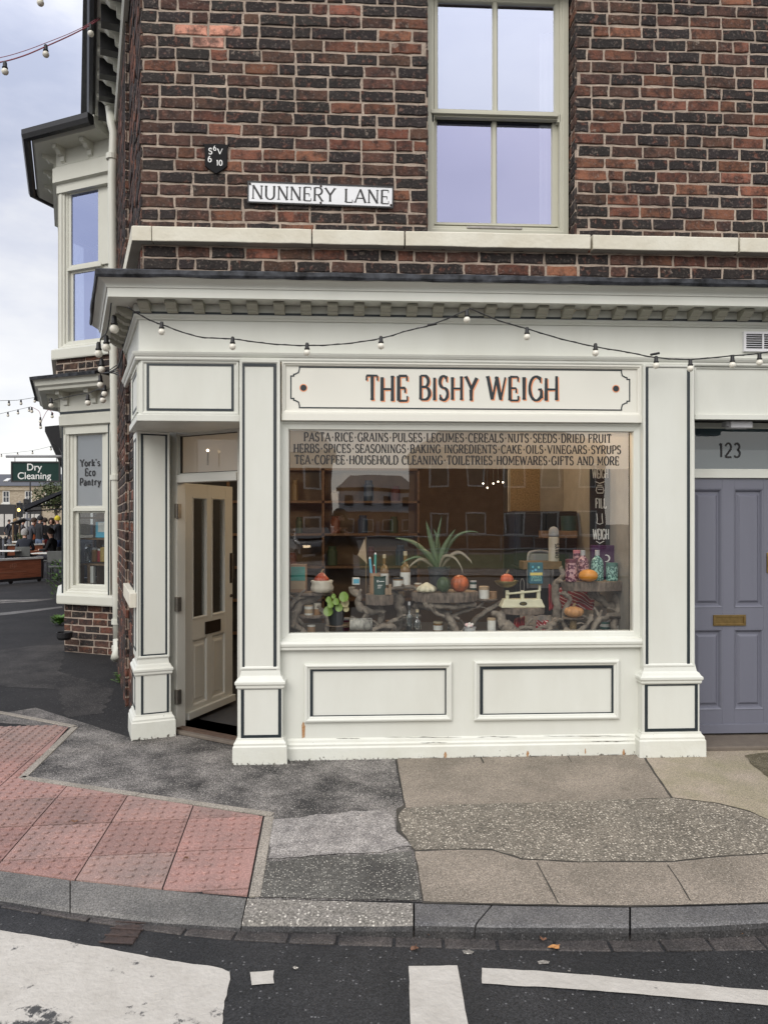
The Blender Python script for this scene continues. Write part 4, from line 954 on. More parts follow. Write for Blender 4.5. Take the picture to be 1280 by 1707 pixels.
# black cable on the side corner & soffit hook
# ================================================================ canted bay on the side street
def offs(sh): return cw(-3.21, 8.9) + NS*sh
E1 = ((NS + DS)/math.sqrt(2)).normalized(); E3 = ((DS - NS)/math.sqrt(2)).normalized()
def bay_path(sh, L=.86, mid=1.4, out=0.0):
    b0 = offs(sh); b1 = b0 + E1*L; b2 = b1 + DS*mid; b3 = b2 + E3*L
    return [b3, b2, b1, b0]
bay = house
Fc = {}
for nm, sh in (('lo', 0.0), ('up', 0.05)):
    P = bay_path(sh); Fc[nm] = Fr(P[2], (P[3]-P[2]), Vector(((P[3]-P[2]).y, -(P[3]-P[2]).x, 0)))
FB, FBU = Fc['lo'], Fc['up']
def zf(fr, v, c=0, u=150): return fr.px(u, v, c)[1]
for fr_, a1, z0, z1, c_, sd, sh, ins in ((FB, .80, 0, zf(FB,1006), -.03, 21, 0.0, .05), (FBU, .90, zf(FBU,626), zf(FBU,594), .03, 22, .05, -.02)):
    mb = MB(); bricks(mb, fr_, .0, a1, z0, z1, c_, [], sd)
    P = bay_path(sh); V, F = slab([P[3]-NS*.2, P[2]-NS*ins-DS*-.03, P[1]-NS*ins, P[0]-NS*.2], z0, z1); mb.add(V, F, 1); mb.build('bay_brickwork', BR, house)
def sash_window(fr, u0, u1, v0, v1, gu, g1, g2, glass, m, name='bay_window'):
    """frame with an upper and a lower sash; gu = (u0,u1) upper glass, g1/g2 = glass v ranges"""
    a0, a1, b0, b1 = fr.rect(u0, u1, v0, v1); A = fr.px(gu[0], (v0+v1)/2, -.06)[0]; B = fr.px(gu[1], (v0+v1)/2, -.06)[0]
    mb = MB(); i0 = A-a0
    mb.mould(fr, a0, a1, b0, b1, [(0,-.12),(0,0),(.035,0),(.05,-.018),(.07,-.018),(.075,-.04),(min(.12,i0*.7),-.04),(min(.12,i0*.7),-.12)])
    w = mb.build(name, m, house, bevel=.002)
    for (gv, c) in ((g1, -.05), (g2, -.085)):
        z0, z1 = zf(fr, gv[1]), zf(fr, gv[0]); s0, s1 = min(A-.045, a0+.055), max(B+.045, a1-.055); m2 = MB()
        m2.box(fr, s0, A, z0-.05, z1+.045, c-.03, c); m2.box(fr, B, s1, z0-.05, z1+.045, c-.03, c); m2.box(fr, A, B, z0-.05, z0, c-.03, c-.0006); m2.box(fr, A, B, z1, z1+.045, c-.03, c-.0006)
        s_ = m2.build('sash', m, w, bevel=.002)
        MB().add([fr.p(A-.005,z0-.005,c-.015), fr.p(B+.005,z0-.005,c-.015), fr.p(B+.005,z1+.005,c-.015), fr.p(A-.005,z1+.005,c-.015)], [(0,1,2,3)]).build('pane', glass if gv == g1 or name == 'oriel_window' else M['clear_glass'], w)
    m2 = MB(); z0 = zf(fr, (g1[1]+g2[0])/2); m2.box(fr, A-.05, B+.05, z0-.02, z0+.02, -.09, -.042); m2.build('meeting_rail', m, w, bevel=.002)
    return w, A, B
uwb, _, _ = sash_window(FBU, 99, 189, 296, 578, (120, 165), (314, 434), (447, 562), M['bay_glass'], M['bay_paint'], 'oriel_window')
lwb, LA, LB_ = sash_window(FB, 106, 184, 706, 993, (129, 172), (724, 843), (855, 975), M['clear_glass'], M['bay_paint'])
z0, z1 = zf(FB, 843), zf(FB, 724)
MB().add([FB.p(LA,z0,-.070), FB.p(LB_,z0,-.070), FB.p(LB_,z1,-.070), FB.p(LA,z1,-.070)], [(0,1,2,3)]).build('frosted_film', M['frost_film_grey'], lwb)
for txt, u0, u1, v0, v1 in (("York's", 134, 167, 765.5, 777), ("Eco", 142, 159, 781, 793), ("Pantry", 133.5, 168, 797, 809)):
    a0, a1, b0, b1 = FB.rect(u0, u1, v0, v1, -.06); m2 = MB(); letters(m2, FB, txt, a0, a1, b0, b1, -.0635, wv=.22, wh=.15, serif=.13, sw=.12, track=.14); m2.build('lettering', M['black_letter'], lwb)
# mouldings that wrap round the bay
def wrap(sh, prof, name, m, parent=house):
    return MB().sweep(bay_path(sh), prof).build(name, m, parent)
z = lambda v: zf(FBU, v)
wrap(.05, [(-.05,z(596)),(.07,z(596)),(.075,z(594)),(.075,z(580)),(.03,z(576)),(-.05,z(575))], 'oriel_sill', M['bay_paint'])
wrap(.05, [(-.05,z(312)),(.015,z(312)),(.015,z(298)),(.06,z(296)),(.06,z(272)),(.03,z(270)),(.03,z(268)),(.02,z(266)),(.02,z(236)),(-.05,z(236))], 'oriel_frieze', M['bay_paint'])
ze = z(238)
wrap(.05, [(-.1,ze-.02),(.26,ze-.02),(.29,ze+.02),(.30,ze+.12),(-.1,ze+.20)], 'oriel_eaves', M['bay_paint'])
wrap(.05, [(.305,ze+.0),(.33,ze-.02),(.38,ze-.01),(.40,ze+.04),(.40,ze+.10),(.305,ze+.10)], 'gutter', M['black_iron'])
P = bay_path(.05); V, F = slab([P[3]-NS*.2, P[2]+NS*.2-DS*.05, P[1]+NS*.2+DS*.05, P[0]-NS*.2], ze+.13, ze+.18); MB().add(V, F).build('bay_roof', M['lead'], house)
def bracket(fr, a, zt_, s_=1.0, m=None, parent=house):
    b = MB(); w = .035*s_; pr = [(0,zt_),(.2*s_,zt_),(.2*s_,zt_-.05*s_),(.15*s_,zt_-.06*s_),(.11*s_,zt_-.10*s_),(.06*s_,zt_-.11*s_),(.055*s_,zt_-.17*s_),(.0,zt_-.20*s_)]
    n = len(pr); V = [fr.p(a-w, q_, c) for c, q_ in pr] + [fr.p(a+w, q_, c) for c, q_ in pr]
    return b.add(V, [tuple(range(n)), tuple(range(n, 2*n))[::-1]] + [(i, n+i, n+(i+1)%n, (i+1)%n) for i in range(n)]).build('bracket', m or M['bay_paint'], parent)
for a in (.12, .55): bracket(FBU, a, ze-.02, .9)
Fmid = Fr(bay_path(.05)[2], -DS, NS)
for a in (-.15, -.6, -1.05): bracket(Fmid, a, ze-.02, .9)
z = lambda v: zf(FB, v)
wrap(0, [(-.05,z(1008)),(.06,z(1008)),(.065,z(1006)),(.065,z(994)),(.02,z(991)),(-.05,z(990))], 'bay_sill', M['bay_paint'])
wrap(0, [(-.05,z(722)),(.0,z(722)),(.0,z(709)),(.035,z(707)),(.04,z(692)),(.022,z(690)),(.022,z(660)),(.0,z(650)),(-.05,z(650))], 'bay_frieze', M['bay_paint'])
zl = z(652)
wrap(0, [(.02,z(688)),(.027,z(688)),(.027,z(684)),(.02,z(684))], 'painted_line', M['navy_paint'])
wrap(0, [(-.1,zl),(.26,zl),(.27,zl+.03),(.30,zl+.05),(.31,zl+.10),(.34,zl+.13),(-.1,zl+.14)], 'bay_cornice', M['bay_paint'])
wrap(0, [(.335,zl+.12),(.36,zl+.115),(.365,zl+.15),(.3,zl+.17),(-.1,zl+.25)], 'lead_flashing', M['lead'])
for a in (.10, .55): bracket(FB, a, zl, .9)
Fm2 = Fr(bay_path(0)[2], -DS, NS)
for a in (-.15, -.6): bracket(Fm2, a, zl, .9)
# navy edges of the lower bay window
a0, a1, b0, b1 = FB.rect(105, 184, 707, 991)
m2 = MB(); m2.box(FB, -.004, .016, b0, b1, -.02, .004); m2.box(FB, a1-.03, a1-.012, b0, b1, -.02, .004); m2.build('painted_line', M['navy_paint'], house)
# other faces of the bay
P = bay_path(0); Fq = Fr(P[1], (P[2]-P[1]), NS); Fq2 = Fr(P[0], (P[1]-P[0]), Vector(((P[1]-P[0]).y, -(P[1]-P[0]).x, 0)))
for fr, L_ in ((Fq, 1.4), (Fq2, .86)):
    m2 = MB(); m2.ring(fr, .0, L_, z(1000), z(707), .14, -.12, -.003); m2.build('bay_window', M['bay_paint'], house)
    MB().add([fr.p(.1,z(990),-.08), fr.p(L_-.1,z(990),-.08), fr.p(L_-.1,z(720),-.08), fr.p(.1,z(720),-.08)], [(0,1,2,3)]).build('pane', M['bay_glass'], house)
P = bay_path(.05); Fq = Fr(P[1], (P[2]-P[1]), NS); Fq2 = Fr(P[0], (P[1]-P[0]), Vector(((P[1]-P[0]).y, -(P[1]-P[0]).x, 0)))
for fr, L_ in ((Fq, 1.4), (Fq2, .86)):
    m2 = MB(); m2.ring(fr, .0, L_, zf(FBU,585), zf(FBU,298), .14, -.12, -.003); m2.build('oriel_window', M['bay_paint'], house)
    MB().add([fr.p(.1,zf(FBU,580),-.08), fr.p(L_-.1,zf(FBU,580),-.08), fr.p(L_-.1,zf(FBU,305),-.08), fr.p(.1,zf(FBU,305),-.08)], [(0,1,2,3)]).build('pane', M['bay_glass'], house)
# dark room seen through the bay windows
m2 = MB(); q0 = COR + DS*3.7 - NS*1.5; q1 = COR + DS*6.9 - NS*1.5; q2 = COR + DS*6.9 - NS*.05; q3 = COR + DS*3.7 - NS*.05
m2.add([(q.x,q.y,zz) for q in (q3,q0,q1,q2) for zz in (0,6.4)], [(0,1,3,2),(2,3,5,4),(4,5,7,6)]); m2.build('bay_room', M['dark_room'], house)
# --- eaves with brackets and gutter along the side street
zE = 6.42
mb = MB().sweep([COR + DW*9 + NW*STEP, COR + DW*-.35 + NW*STEP], [(-.05,zE),(.20,zE),(.22,zE+.02),(.22,zE+.10),(-.05,zE+.3)]); ev = mb.build('eaves', M['bay_paint'], house)
MB().sweep([COR + DW*9 + NW*STEP, COR + DW*-.35 + NW*STEP], [(.225,zE+.02),(.25,zE+.0),(.29,zE+.02),(.31,zE+.07),(.31,zE+.13),(.225,zE+.13)]).build('gutter', M['black_iron'], ev)
MB().sweep([COR + DW*9 + NW*STEP, COR + DW*-.2 + NW*STEP], [(-.02,zE-.42),(.02,zE-.42),(.035,zE-.40),(.035,zE-.36),(.015,zE-.34),(.015,zE-.002),(-.02,zE-.002)]).build('eaves_frieze', M['bay_paint'], ev)
Fe = Fr(COR + NW*STEP, -DW, NW)
for i in range(22):
    a = -.1 - .215*i*2
    if a < -8.6: break
    bracket(Fe, a, zE, 1.05, parent=ev)
    m3 = MB(); m3.box(Fe, a-.27, a-.16, zE-.16, zE-.001, .018, .19); m3.build('eaves_gap_shade', M['black_iron'], ev)  # black boxes stand in for the shadowed gaps between brackets
# --- rainwater pipe
px_ = [(182,176,8.45,.045),(184,186,8.3,.045),(186,205,8.1,.045),(190,222,8.1,.045),(187.5,300,8.1,.047),(188.5,420,8.1,.047),(190,560,8.1,.047),(192,700,8.1,.047),(194,850,8.1,.047),(195.5,1000,8.1,.047),(196.5,1066,8.1,.047)]
mb = MB(); mb.tube([at(u,v,d) for u,v,d,_ in px_], [r for *_, r in px_], 14); mb.tube([at(196.5,1066,8.1), at(197,1082,8.06), at(193,1098,7.95)], .05, 12)
dp = mb.build('drainpipe', M['bay_paint'], house, smooth=True)
for u, v in ((187,262),(191,545),(193.5,796),(196,1036),(196.5,1080)):
    m2 = MB(); m2.lathe(at(u,v,8.1), [(.05,-.03),(.062,-.028),(.062,.028),(.05,.03)], 14); q = at(u,v,8.1); m2.obox((q.x+.05,q.y+.06), (1,0), .2, .03, q.z-.02, q.z+.02); m2.build('pipe_collar', M['bay_paint'], dp)
# ================================================================ ground
ROADZ = -.055
mb = MB(); mb.add([(-400,-300,ROADZ),(400,-300,ROADZ),(400,500,ROADZ),(-400,500,ROADZ)], [(0,1,2,3)]); struct(mb.build('road', M['road_asphalt']))
# kerb: pixel points of its back edge and front edge
KB = [(0,1452),(120,1468),(265,1483),(415,1498),(560,1502),(690,1506),(870,1511),(1050,1513),(1170,1511),(1280,1507)]
KF = [(0,1487),(120,1506),(260,1523),(405,1532),(555,1537),(690,1541),(830,1545),(1050,1546),(1170,1543),(1280,1537)]
kb = [G(*p) for p in KB]; kf = [G(*p) for p in KF]
def ext(P):
    d = (P[-1]-P[-2]).normalized(); R_ = [P[-1] + d*1.5, Vector((7, P[-1].y+.35, 0)), Vector((40, P[-1].y+.9, 0))]
    return R_
right_b = ext(kb); right_f = [q + Vector((0,-.15,0)) for q in right_b]
# round the corner to the left, then along the side street
SK = COR + NS*4.6
lb = [SK + DS*60, SK + DS*20, SK + DS*8, SK + DS*3.0 + NS*-.05, SK + DS*.9 - NS*.35]
lf = [q + NS*.15 for q in lb]
kerb_back = lb + kb + right_b; kerb_front = lf + kf + right_f
# pavement sheet
poly = kerb_back + [Vector((40, 40, 0)), SK + DS*60 + Vector((40,0,0))]
mb = MB(); mb.add([(q.x,q.y,0) for q in poly], [tuple(range(len(poly)))])
struct(mb.build('pavement', M['path_asphalt_dark']))
def rough_edge(P, j, step=.05, seed=0):
    out = []; n = len(P)
    for i in range(n):
        a, b = P[i], P[(i+1)%n]; L = (b-a).length; k = max(1, int(L/step)); d = (b-a)/max(L,1e-6); nn = Vector((-d.y,d.x,0))
        for m in range(k):
            q = a.lerp(b, m/k)
            if m: q = q + nn*j*(noise.noise(Vector((q.x*9,q.y*9,seed))) + .6*noise.noise(Vector((q.x*31,q.y*31,seed))))
            out.append(q)
    return out
def patch(name, px, m, z=.004, j=.008, seed=0, base=0.0, step=.05):
    P = [G(u, v, base) for u, v in px]; P = rough_edge(P, j, step, seed)
    mb = MB(); mb.add([(q.x,q.y,base+z) for q in P], [tuple(range(len(P)))]); return struct(mb.build(name, m))
patch('pavement_old_asphalt', [(-60,1200),(60,1180),(225,1232),(300,1222),(395,1240),(395,1262),(480,1262),(658,1264),(664,1300),(673,1342),(660,1352),(662,1378),(690,1420),(704,1504),(425,1499),(450,1361),(20,1296),(118,1215)], M['path_asphalt'], .002, .004)
patch('pavement_patch_pale', [(452,1368),(560,1358),(640,1350),(652,1360),(660,1388),(686,1412),(600,1424),(520,1427),(448,1432),(444,1400)], M['path_asphalt_pale'], .005, .03, 2)
patch('pavement_patch_speckled', [(446,1438),(520,1430),(600,1428),(686,1421),(698,1475),(702,1502),(560,1499),(432,1497)], M['path_asphalt_speck'], .005, .012, 3)
patch('pavement_joint_fill', [(659,1264),(1170,1252),(1174,1236),(1500,1230),(1500,1500),(1050,1513),(704,1507),(690,1420),(662,1385),(660,1350),(674,1342)], M['joint_fill'], .0035, .002, 30)
patch('pavement_slab_tan', [(661,1262),(860,1258),(1065,1254),(1092,1295),(1117,1331),(900,1339),(676,1348)], M['concrete_tan'], .005, .004, 4)
patch('pavement_slab_pink', [(1070,1254),(1070,1236),(1320,1232),(1330,1372),(1282,1369),(1248,1353),(1196,1340),(1121,1331),(1094,1293)], M['concrete_pink'], .006, .004, 5)
patch('pavement_moss', [(1240,1262),(1262,1258),(1320,1256),(1320,1314),(1282,1299),(1260,1282)], M['moss_ground'], .010, .03, 6)
patch('pavement_patch_aggregate', [(674,1349),(750,1343),(950,1337),(1121,1332),(1195,1341),(1246,1354),(1282,1370),(1340,1385),(1340,1420),(1282,1423),(1195,1429),(1120,1437),(1020,1437),(950,1437),(872,1433),(820,1417),(770,1416),(692,1419),(668,1384),(664,1362)], M['concrete_aggregate'], .0055, .010, 7)
patch('pavement_slab_front', [(692,1421),(770,1418),(820,1419.5),(870,1435),(950,1439),(1020,1439),(1120,1439),(1195,1431),(1282,1425),(1400,1420),(1500,1490),(1282,1505),(1170,1509),(1050,1511),(870,1509),(706,1504)], M['concrete_tan'], .005, .007, 8)
# wet streaks, joints and a gully line in the side-street pavement
patch('pavement_streak', [(-40,1026),(40,1018),(104,1011),(104,1013.5),(40,1022),(-40,1031)], M['kerb_smooth'], .004, .02, 9)
patch('pavement_streak', [(-40,1000),(30,1000),(95,998),(60,1003),(0,1006)], M['path_asphalt'], .004, .03, 10)
patch('pavement_repair', [(-80,1096),(60,1076),(112,1074),(100,1120),(190,1150),(170,1190),(110,1196),(100,1150),(-80,1140)], M['path_asphalt_damp'], .002, .05, 11)
def groove(P, w=.9):
    L_ = [(u-w, v) for u, v in P]; R_ = [(u+w, v) for u, v in P[::-1]]; return patch('pavement_joint', L_ + R_, M['grime'], .0075, .004, 31)
groove([(894,1440),(908,1466),(930,1508)]); groove([(1112,1444),(1130,1470),(1150,1504)]); groove([(800,1262),(806,1274)]); groove([(945,1260),(952,1272)], .7)
# grime along the foot of the shopfront, its dark strips doubling as painted contact shadow
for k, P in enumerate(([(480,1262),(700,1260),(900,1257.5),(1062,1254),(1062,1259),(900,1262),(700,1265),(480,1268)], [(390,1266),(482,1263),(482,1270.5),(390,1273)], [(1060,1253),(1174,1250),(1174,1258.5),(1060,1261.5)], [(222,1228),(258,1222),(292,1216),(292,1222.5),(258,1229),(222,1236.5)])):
    patch('pavement_grime_shade', P, M['grime'], .0085, .012, 40+k, 0.0, .02)
mb = MB()
# kerb stones
def kstone(i0, i1, m, h0, h1, gap=.006, top_drop=0.0, name='kerb'):
    """stone between arc positions on the polylines (index floats)"""
    def pt(P, t):
        i = min(int(t), len(P)-2); return P[i].lerp(P[i+1], t-i)
    n = max(4, int((i1-i0)*5)); V = []
    for k in range(n+1):
        t = i0 + (i1-i0)*k/n; b = pt(kerb_back, t); f_ = pt(kerb_front, t); d = (f_-b).normalized(); h = h0 + (h1-h0)*k/n
        r = .0022
        jz = lambda s: r*noise.noise(Vector((b.x*11, b.y*11, s)))
        ft = -h   # how far the front top edge drops
        if k == 0: e = (pt(kerb_back, t+.02)-b).normalized()*gap
        elif k == n: e = (pt(kerb_back, t-.02)-b).normalized()*gap
        else: e = Vector((0,0,0))
        for (q, z) in ((b + d*.004, -.12), (b + d*.004, .002), (f_ - d*.022, .003+ft*.9+jz(3)), (f_ - d*.005, ft-.006+jz(5)), (f_ + d*.004, ft-.022+jz(4)), (f_ + d*.012 + d*jz(8)*2, -.12)):
            V.append(q + e + Vector((0,0,z)))
    F = [(k*6+j, (k+1)*6+j, (k+1)*6+j+1, k*6+j+1) for k in range(n) for j in range(5)] + [tuple(range(6))[::-1], tuple(n*6+j for j in range(6))]
    mb = MB(); mb.add(V, F)
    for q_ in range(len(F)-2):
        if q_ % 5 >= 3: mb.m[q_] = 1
    return struct(mb.build(name, [m, M['kerb_face_shaded'] if m in (M['kerb_granite'], M['kerb_smooth']) else M['kerb_face_shaded']]))
o = len(lb)
for (a, b_, m, h0, h1) in ((o-4, o-3, 'kerb_smooth', .0, .01), (o-3, o-1.5, 'kerb_smooth', .01, .02), (o-1.5, o-.55, 'kerb_smooth', .02, .034), (o-.55, o+.98, 'kerb_smooth', .034, .036), (o+.98, o+2.98, 'kerb_smooth', .036, .034), (o+2.98, o+4.995, 'kerb_concrete', .026, .004), (o+5.0, o+5.72, 'kerb_granite', .002, 0), (o+5.725, o+6.995, 'kerb_granite', 0, 0), (o+7.0, o+9.6, 'kerb_granite', 0, 0), (o+9.6, o+10.6, 'kerb_granite', 0, 0), (o+10.6, o+11.9, 'kerb_granite', 0, 0)):
    kstone(a, b_, M[m], h0, h1, gap=.003)
# gutter setts
GF = [(0,1513),(100,1530),(200,1546),(300,1559),(400,1569),(500,1574),(600,1577),(700,1580),(800,1583),(950,1586),(1100,1587),(1280,1584),(1420,1578),(1650,1566)]
gf = [G(u, v, ROADZ) for u, v in GF]; kfr = kf
def along(P, step):
    out = []; 
    for i in range(len(P)-1):
        L = (P[i+1]-P[i]).length; n = max(1, int(L/.01))
        for k in range(n): out.append(P[i].lerp(P[i+1], k/n))
    return out
dense = along(gf, .01); mb = MB(); i = 0; Ls = 0; start = 0; rr = random.Random(4)
while i < len(dense)-25:
    j = i + rr.randint(19, 23); a, b_ = dense[i], dense[min(j, len(dense)-1)]; d = (b_-a).normalized(); nn = Vector((-d.y, d.x, 0)); w = .115
    g = .006; z = ROADZ + .004 + rr.uniform(0, .003)
    V = [a + d*g, b_ - d*g, b_ - d*g + nn*w, a + d*g + nn*w]; V = [(q.x, q.y, ROADZ-.02) for q in V] + [(q.x + (.0), q.y, z + rr.uniform(-.002,.002)) for q in V]
    mb.hexa(V); i = j
struct(mb.build('gutter_setts', M['gutter_sett'], bevel=.004))
# tactile slabs with blister domes
A_ = G(440, 1361.5); B_ = G(52, 1379); e1 = (B_-A_).normalized(); e2 = Vector((e1.y, -e1.x, 0)); 
if e2.y > 0: e2 = -e2
S = .405
reg = [G(438,1362), G(36,1301), G(114,1214), G(0,1192)] + [G(-260,1150), G(-420,1290), G(-300,1415)] + [kb[0], kb[1], kb[2], G(412,1495)]
def clip(poly, cell):
    out = poly
    for i in range(4):
        a, b = cell[i], cell[(i+1)%4]; inp = out; out = []
        for k in range(len(inp)):
            p, q = inp[k], inp[(k+1)%len(inp)]; s1 = (b[0]-a[0])*(p[1]-a[1])-(b[1]-a[1])*(p[0]-a[0]); s2 = (b[0]-a[0])*(q[1]-a[1])-(b[1]-a[1])*(q[0]-a[0])
            if s1 >= 0: out.append(p)
            if s1*s2 < 0: t = s1/(s1-s2); out.append((p[0]+(q[0]-p[0])*t, p[1]+(q[1]-p[1])*t))
        if len(out) < 3: return []
    return out
def inside(p, poly):
    c = False; n = len(poly)
    for i in range(n):
        a, b = poly[i], poly[i-1]
        if (a[1] > p[1]) != (b[1] > p[1]) and p[0] < (b[0]-a[0])*(p[1]-a[1])/(b[1]-a[1])+a[0]: c = not c
    return c
def loc2(P): q = P - A_; return (q.dot(e1), q.dot(e2))
R2 = [loc2(q) for q in reg]; ar = sum(R2[i-1][0]*R2[i][1]-R2[i][0]*R2[i-1][1] for i in range(len(R2)))
if ar < 0: R2 = R2[::-1]
mb = MB(); rr = random.Random(9); g = .0065
for i in range(-1, 8):
    for j in range(-5, 4):
        gi = .0035; cell = [(i*S+gi, j*S+g), ((i+1)*S-gi, j*S+g), ((i+1)*S-gi, (j+1)*S-g), (i*S+gi, (j+1)*S-g)]
        pl = clip(R2, cell)
        if not pl: continue
        k = rr.uniform(.82, 1.12); k2 = rr.uniform(.92, 1.08); col = (k, k*k2, k*k2, 1); zt_ = .007 + rr.uniform(-.0015,.0015)
        n = len(pl); T3 = lambda p, z: A_ + e1*p[0] + e2*p[1] + Vector((0,0,z))
        mb.add([T3(p, zt_) for p in pl] + [T3(p, -.02) for p in pl], [tuple(range(n))] + [(a, (a+1)%n, n+(a+1)%n, n+a) for a in range(n)], 0, col)
        for a in range(6):
            for b in range(6):
                p = (i*S + (a+.5)*S/6, j*S + (b+.5)*S/6)
                if not inside(p, pl) or not all(inside((p[0]+dx, p[1]+dy), pl) for dx, dy in ((.02,0),(-.02,0),(0,.02),(0,-.02))): continue
                ring = []; 
                for (r_, z_) in ((.0185, zt_-.001), (.0168, zt_+.0075), (.0120, zt_+.0092)): ring += [T3((p[0]+r_*math.cos(t), p[1]+r_*math.sin(t)), z_) for t in [2*math.pi*q/10 for q in range(10)]]
                mb.add(ring, [(q+10*l_, (q+1)%10+10*l_, (q+1)%10+10*(l_+1), q+10*(l_+1)) for l_ in range(2) for q in range(10)] + [tuple(20+q for q in range(10))], 0, col)
struct(mb.build('tactile_paving', M['tactile_red']))
# edging strips round the slabs
def strip(px, w, name='edging_strip'):
    P = [G(*p) for p in px]; mb = MB()
    for i in range(len(P)-1):
        d = (P[i+1]-P[i]).normalized(); nn = Vector((-d.y,d.x,0)); L = (P[i+1]-P[i]).length; k = max(1, round(L/.75))
        for m in range(k):
            a = P[i] + d*(L*m/k+.003); b = P[i] + d*(L*(m+1)/k-.003)
            mb.hexa([(q.x,q.y,-.02) for q in (a, b, b+nn*w, a+nn*w)] + [(q.x,q.y,.008) for q in (a, b, b+nn*w, a+nn*w)])
    return struct(mb.build(name, M['edging'], bevel=.003))
strip([(452,1362),(30,1299),(120,1213),(0,1190),(-240,1148)][::-1], .05)
strip([(416,1497),(441,1363)], -.05) if False else strip([(441,1363),(415,1497)], .05)
# road markings
def marking(px, j=.006, seed=0):
    return patch('road_marking', px, M['road_paint'], .004, j, seed, ROADZ, .03)
marking([(-160,1535),(0,1552),(120,1572),(250,1597),(370,1616),(383,1622),(384,1634),(374,1680),(366,1740),(366,1900),(-400,1900),(-400,1700)], .006, 1)
marking([(417,1622),(457,1619),(457,1641),(420,1644)], .008, 2)
marking([(681,1612),(762,1611),(772,1665),(782,1720),(800,1900),(690,1900),(684,1720)], .004, 3)
marking([(803,1615),(900,1620),(1100,1638),(1282,1653),(1700,1690),(1700,1718),(1282,1678),(1100,1662),(950,1650),(803,1641)], .004, 4)
for k, pz in enumerate(([(770,1586),(782,1584),(790,1588),(786,1592),(774,1592)], [(895,1604),(905,1602),(916,1604),(914,1608),(898,1609)], [(487,1614),(492,1612),(498,1615),(493,1618)], [(945,1620),(950,1618),(950,1622)])):
    patch('road_paint_spot', pz, M['kerb_concrete'], .004, .002, 20+k, ROADZ)
# small iron cover in the road
P = [G(u, v, ROADZ) for u, v in ((170,1572),(196,1540),(242,1544),(222,1575))]
cov = MB(); cov.add([(q.x,q.y,ROADZ+.006) for q in P] + [(q.x,q.y,ROADZ-.02) for q in P], [(0,1,2,3)] + [(i,(i+1)%4,4+(i+1)%4,4+i) for i in range(4)])
ctr = sum(P, Vector())/4; ee = (P[1]-P[0]).normalized(); ff = (P[3]-P[0]).normalized()
mat('rusty_iron', (.075,.05,.042), .7, .3, var=.8, vscale=30, dark=(.03,.025,.024), bump=.8, bscale=60)
tag(cov.build('iron_cover', M['rusty_iron'], bevel=.004), 'small square rusty iron utility cover set in the dark road by the gutter', 'utility cover')
ic = bpy.data.objects['iron_cover']
mb = MB()
for i in range(4): q = ctr + ee*(.05*(i-1.5)); mb.tube([q - ff*.07 + Vector((0,0,ROADZ+.008-q.z)), q + ff*.07 + Vector((0,0,ROADZ+.008-q.z))], .004, 6)
mb.ring(Fr((ctr.x,ctr.y,0),(1,0,0),(0,-1,0)), 0,0.001,0,0.001,0.0001,0,0.0001); mb.build('tread_ridges', M['rusty_iron'], ic)
# fallen leaves
mat('leaf_orange', (.45,.22,.07), .7, var=.6, vscale=40, dark=(.25,.10,.04)); mat('leaf_brown', (.16,.075,.04), .7, var=.5, vscale=40)
def leaf(u, v, sz, z, m, label, ang):
    c = G(u, v, z); n = 11; V = []; 
    for i in range(n): t = 2*math.pi*i/n; r = sz*(1+.45*math.cos(3*t+ang))*(.75 if i % 2 else 1); V.append(c + Vector((r*math.cos(t+ang), r*.8*math.sin(t+ang), .006+.006*math.sin(2*t))))
    mb = MB(); mb.add(V + [c + Vector((0,0,.004))], [(i,(i+1)%n,n) for i in range(n)]); mb.tube([c + Vector((0,0,.006)), c + Vector((sz*1.6*math.cos(ang), sz*1.6*math.sin(ang), .008))], .0012, 5)
    return tag(mb.build('fallen_leaf', M[m]), label, 'leaf', 'fallen leaves')
leaf(922, 1581, .020, ROADZ+.006, 'leaf_orange', 'fallen leaf, bright orange, the largest one, lying on the gutter setts', .4)
leaf(691, 1583, .016, ROADZ+.004, 'leaf_brown', 'curled brown leaf in the road just above the white rectangle marking', 1.2)
leaf(905, 1567, .011, ROADZ+.014, 'leaf_brown', 'little brown leaf against the dark granite kerb above the orange leaf', 2.2)
leaf(716, 1560, .010, ROADZ+.012, 'leaf_brown', 'tiny dry leaf below the joint of pale concrete and granite kerbs', 3.1)
leaf(310, 1432, .012, .016, 'leaf_brown', 'brown leaf stuck on the red tactile slabs near the kerb', .9)
leaf(125, 1370, .017, .016, 'leaf_brown', 'wide brown leaf smear on the red tactile slabs at the left', 2.6)
leaf(1235, 1558, .010, ROADZ+.012, 'leaf_orange', 'small orange leaf under the kerb at the far right', 1.0)
# weed at the foot of the side wall
mat('weed_green', (.10,.20,.035), .6, var=.5, vscale=20, dark=(.05,.11,.02))
mb = MB(); c = G(204, 1140); rr = random.Random(3)
for i in range(46):
    a = rr.uniform(0, 6.28); r = rr.uniform(.02,.13); p = c + Vector((r*math.cos(a), r*math.sin(a)*.6, rr.uniform(.02,.12))); s_ = rr.uniform(.016,.03); d = Vector((math.cos(a), math.sin(a), rr.uniform(-.3,.5))).normalized(); sd = d.cross(Vector((0,0,1))).normalized()
    mb.add([p-d*s_, p+sd*s_*.6, p+d*s_, p-sd*s_*.6], [(0,1,2,3)]); mb.tube([c, p], .0015, 4, caps=False)
tag(mb.build('weed', M['weed_green']), 'small green weed growing at the foot of the side brick wall', 'weed')

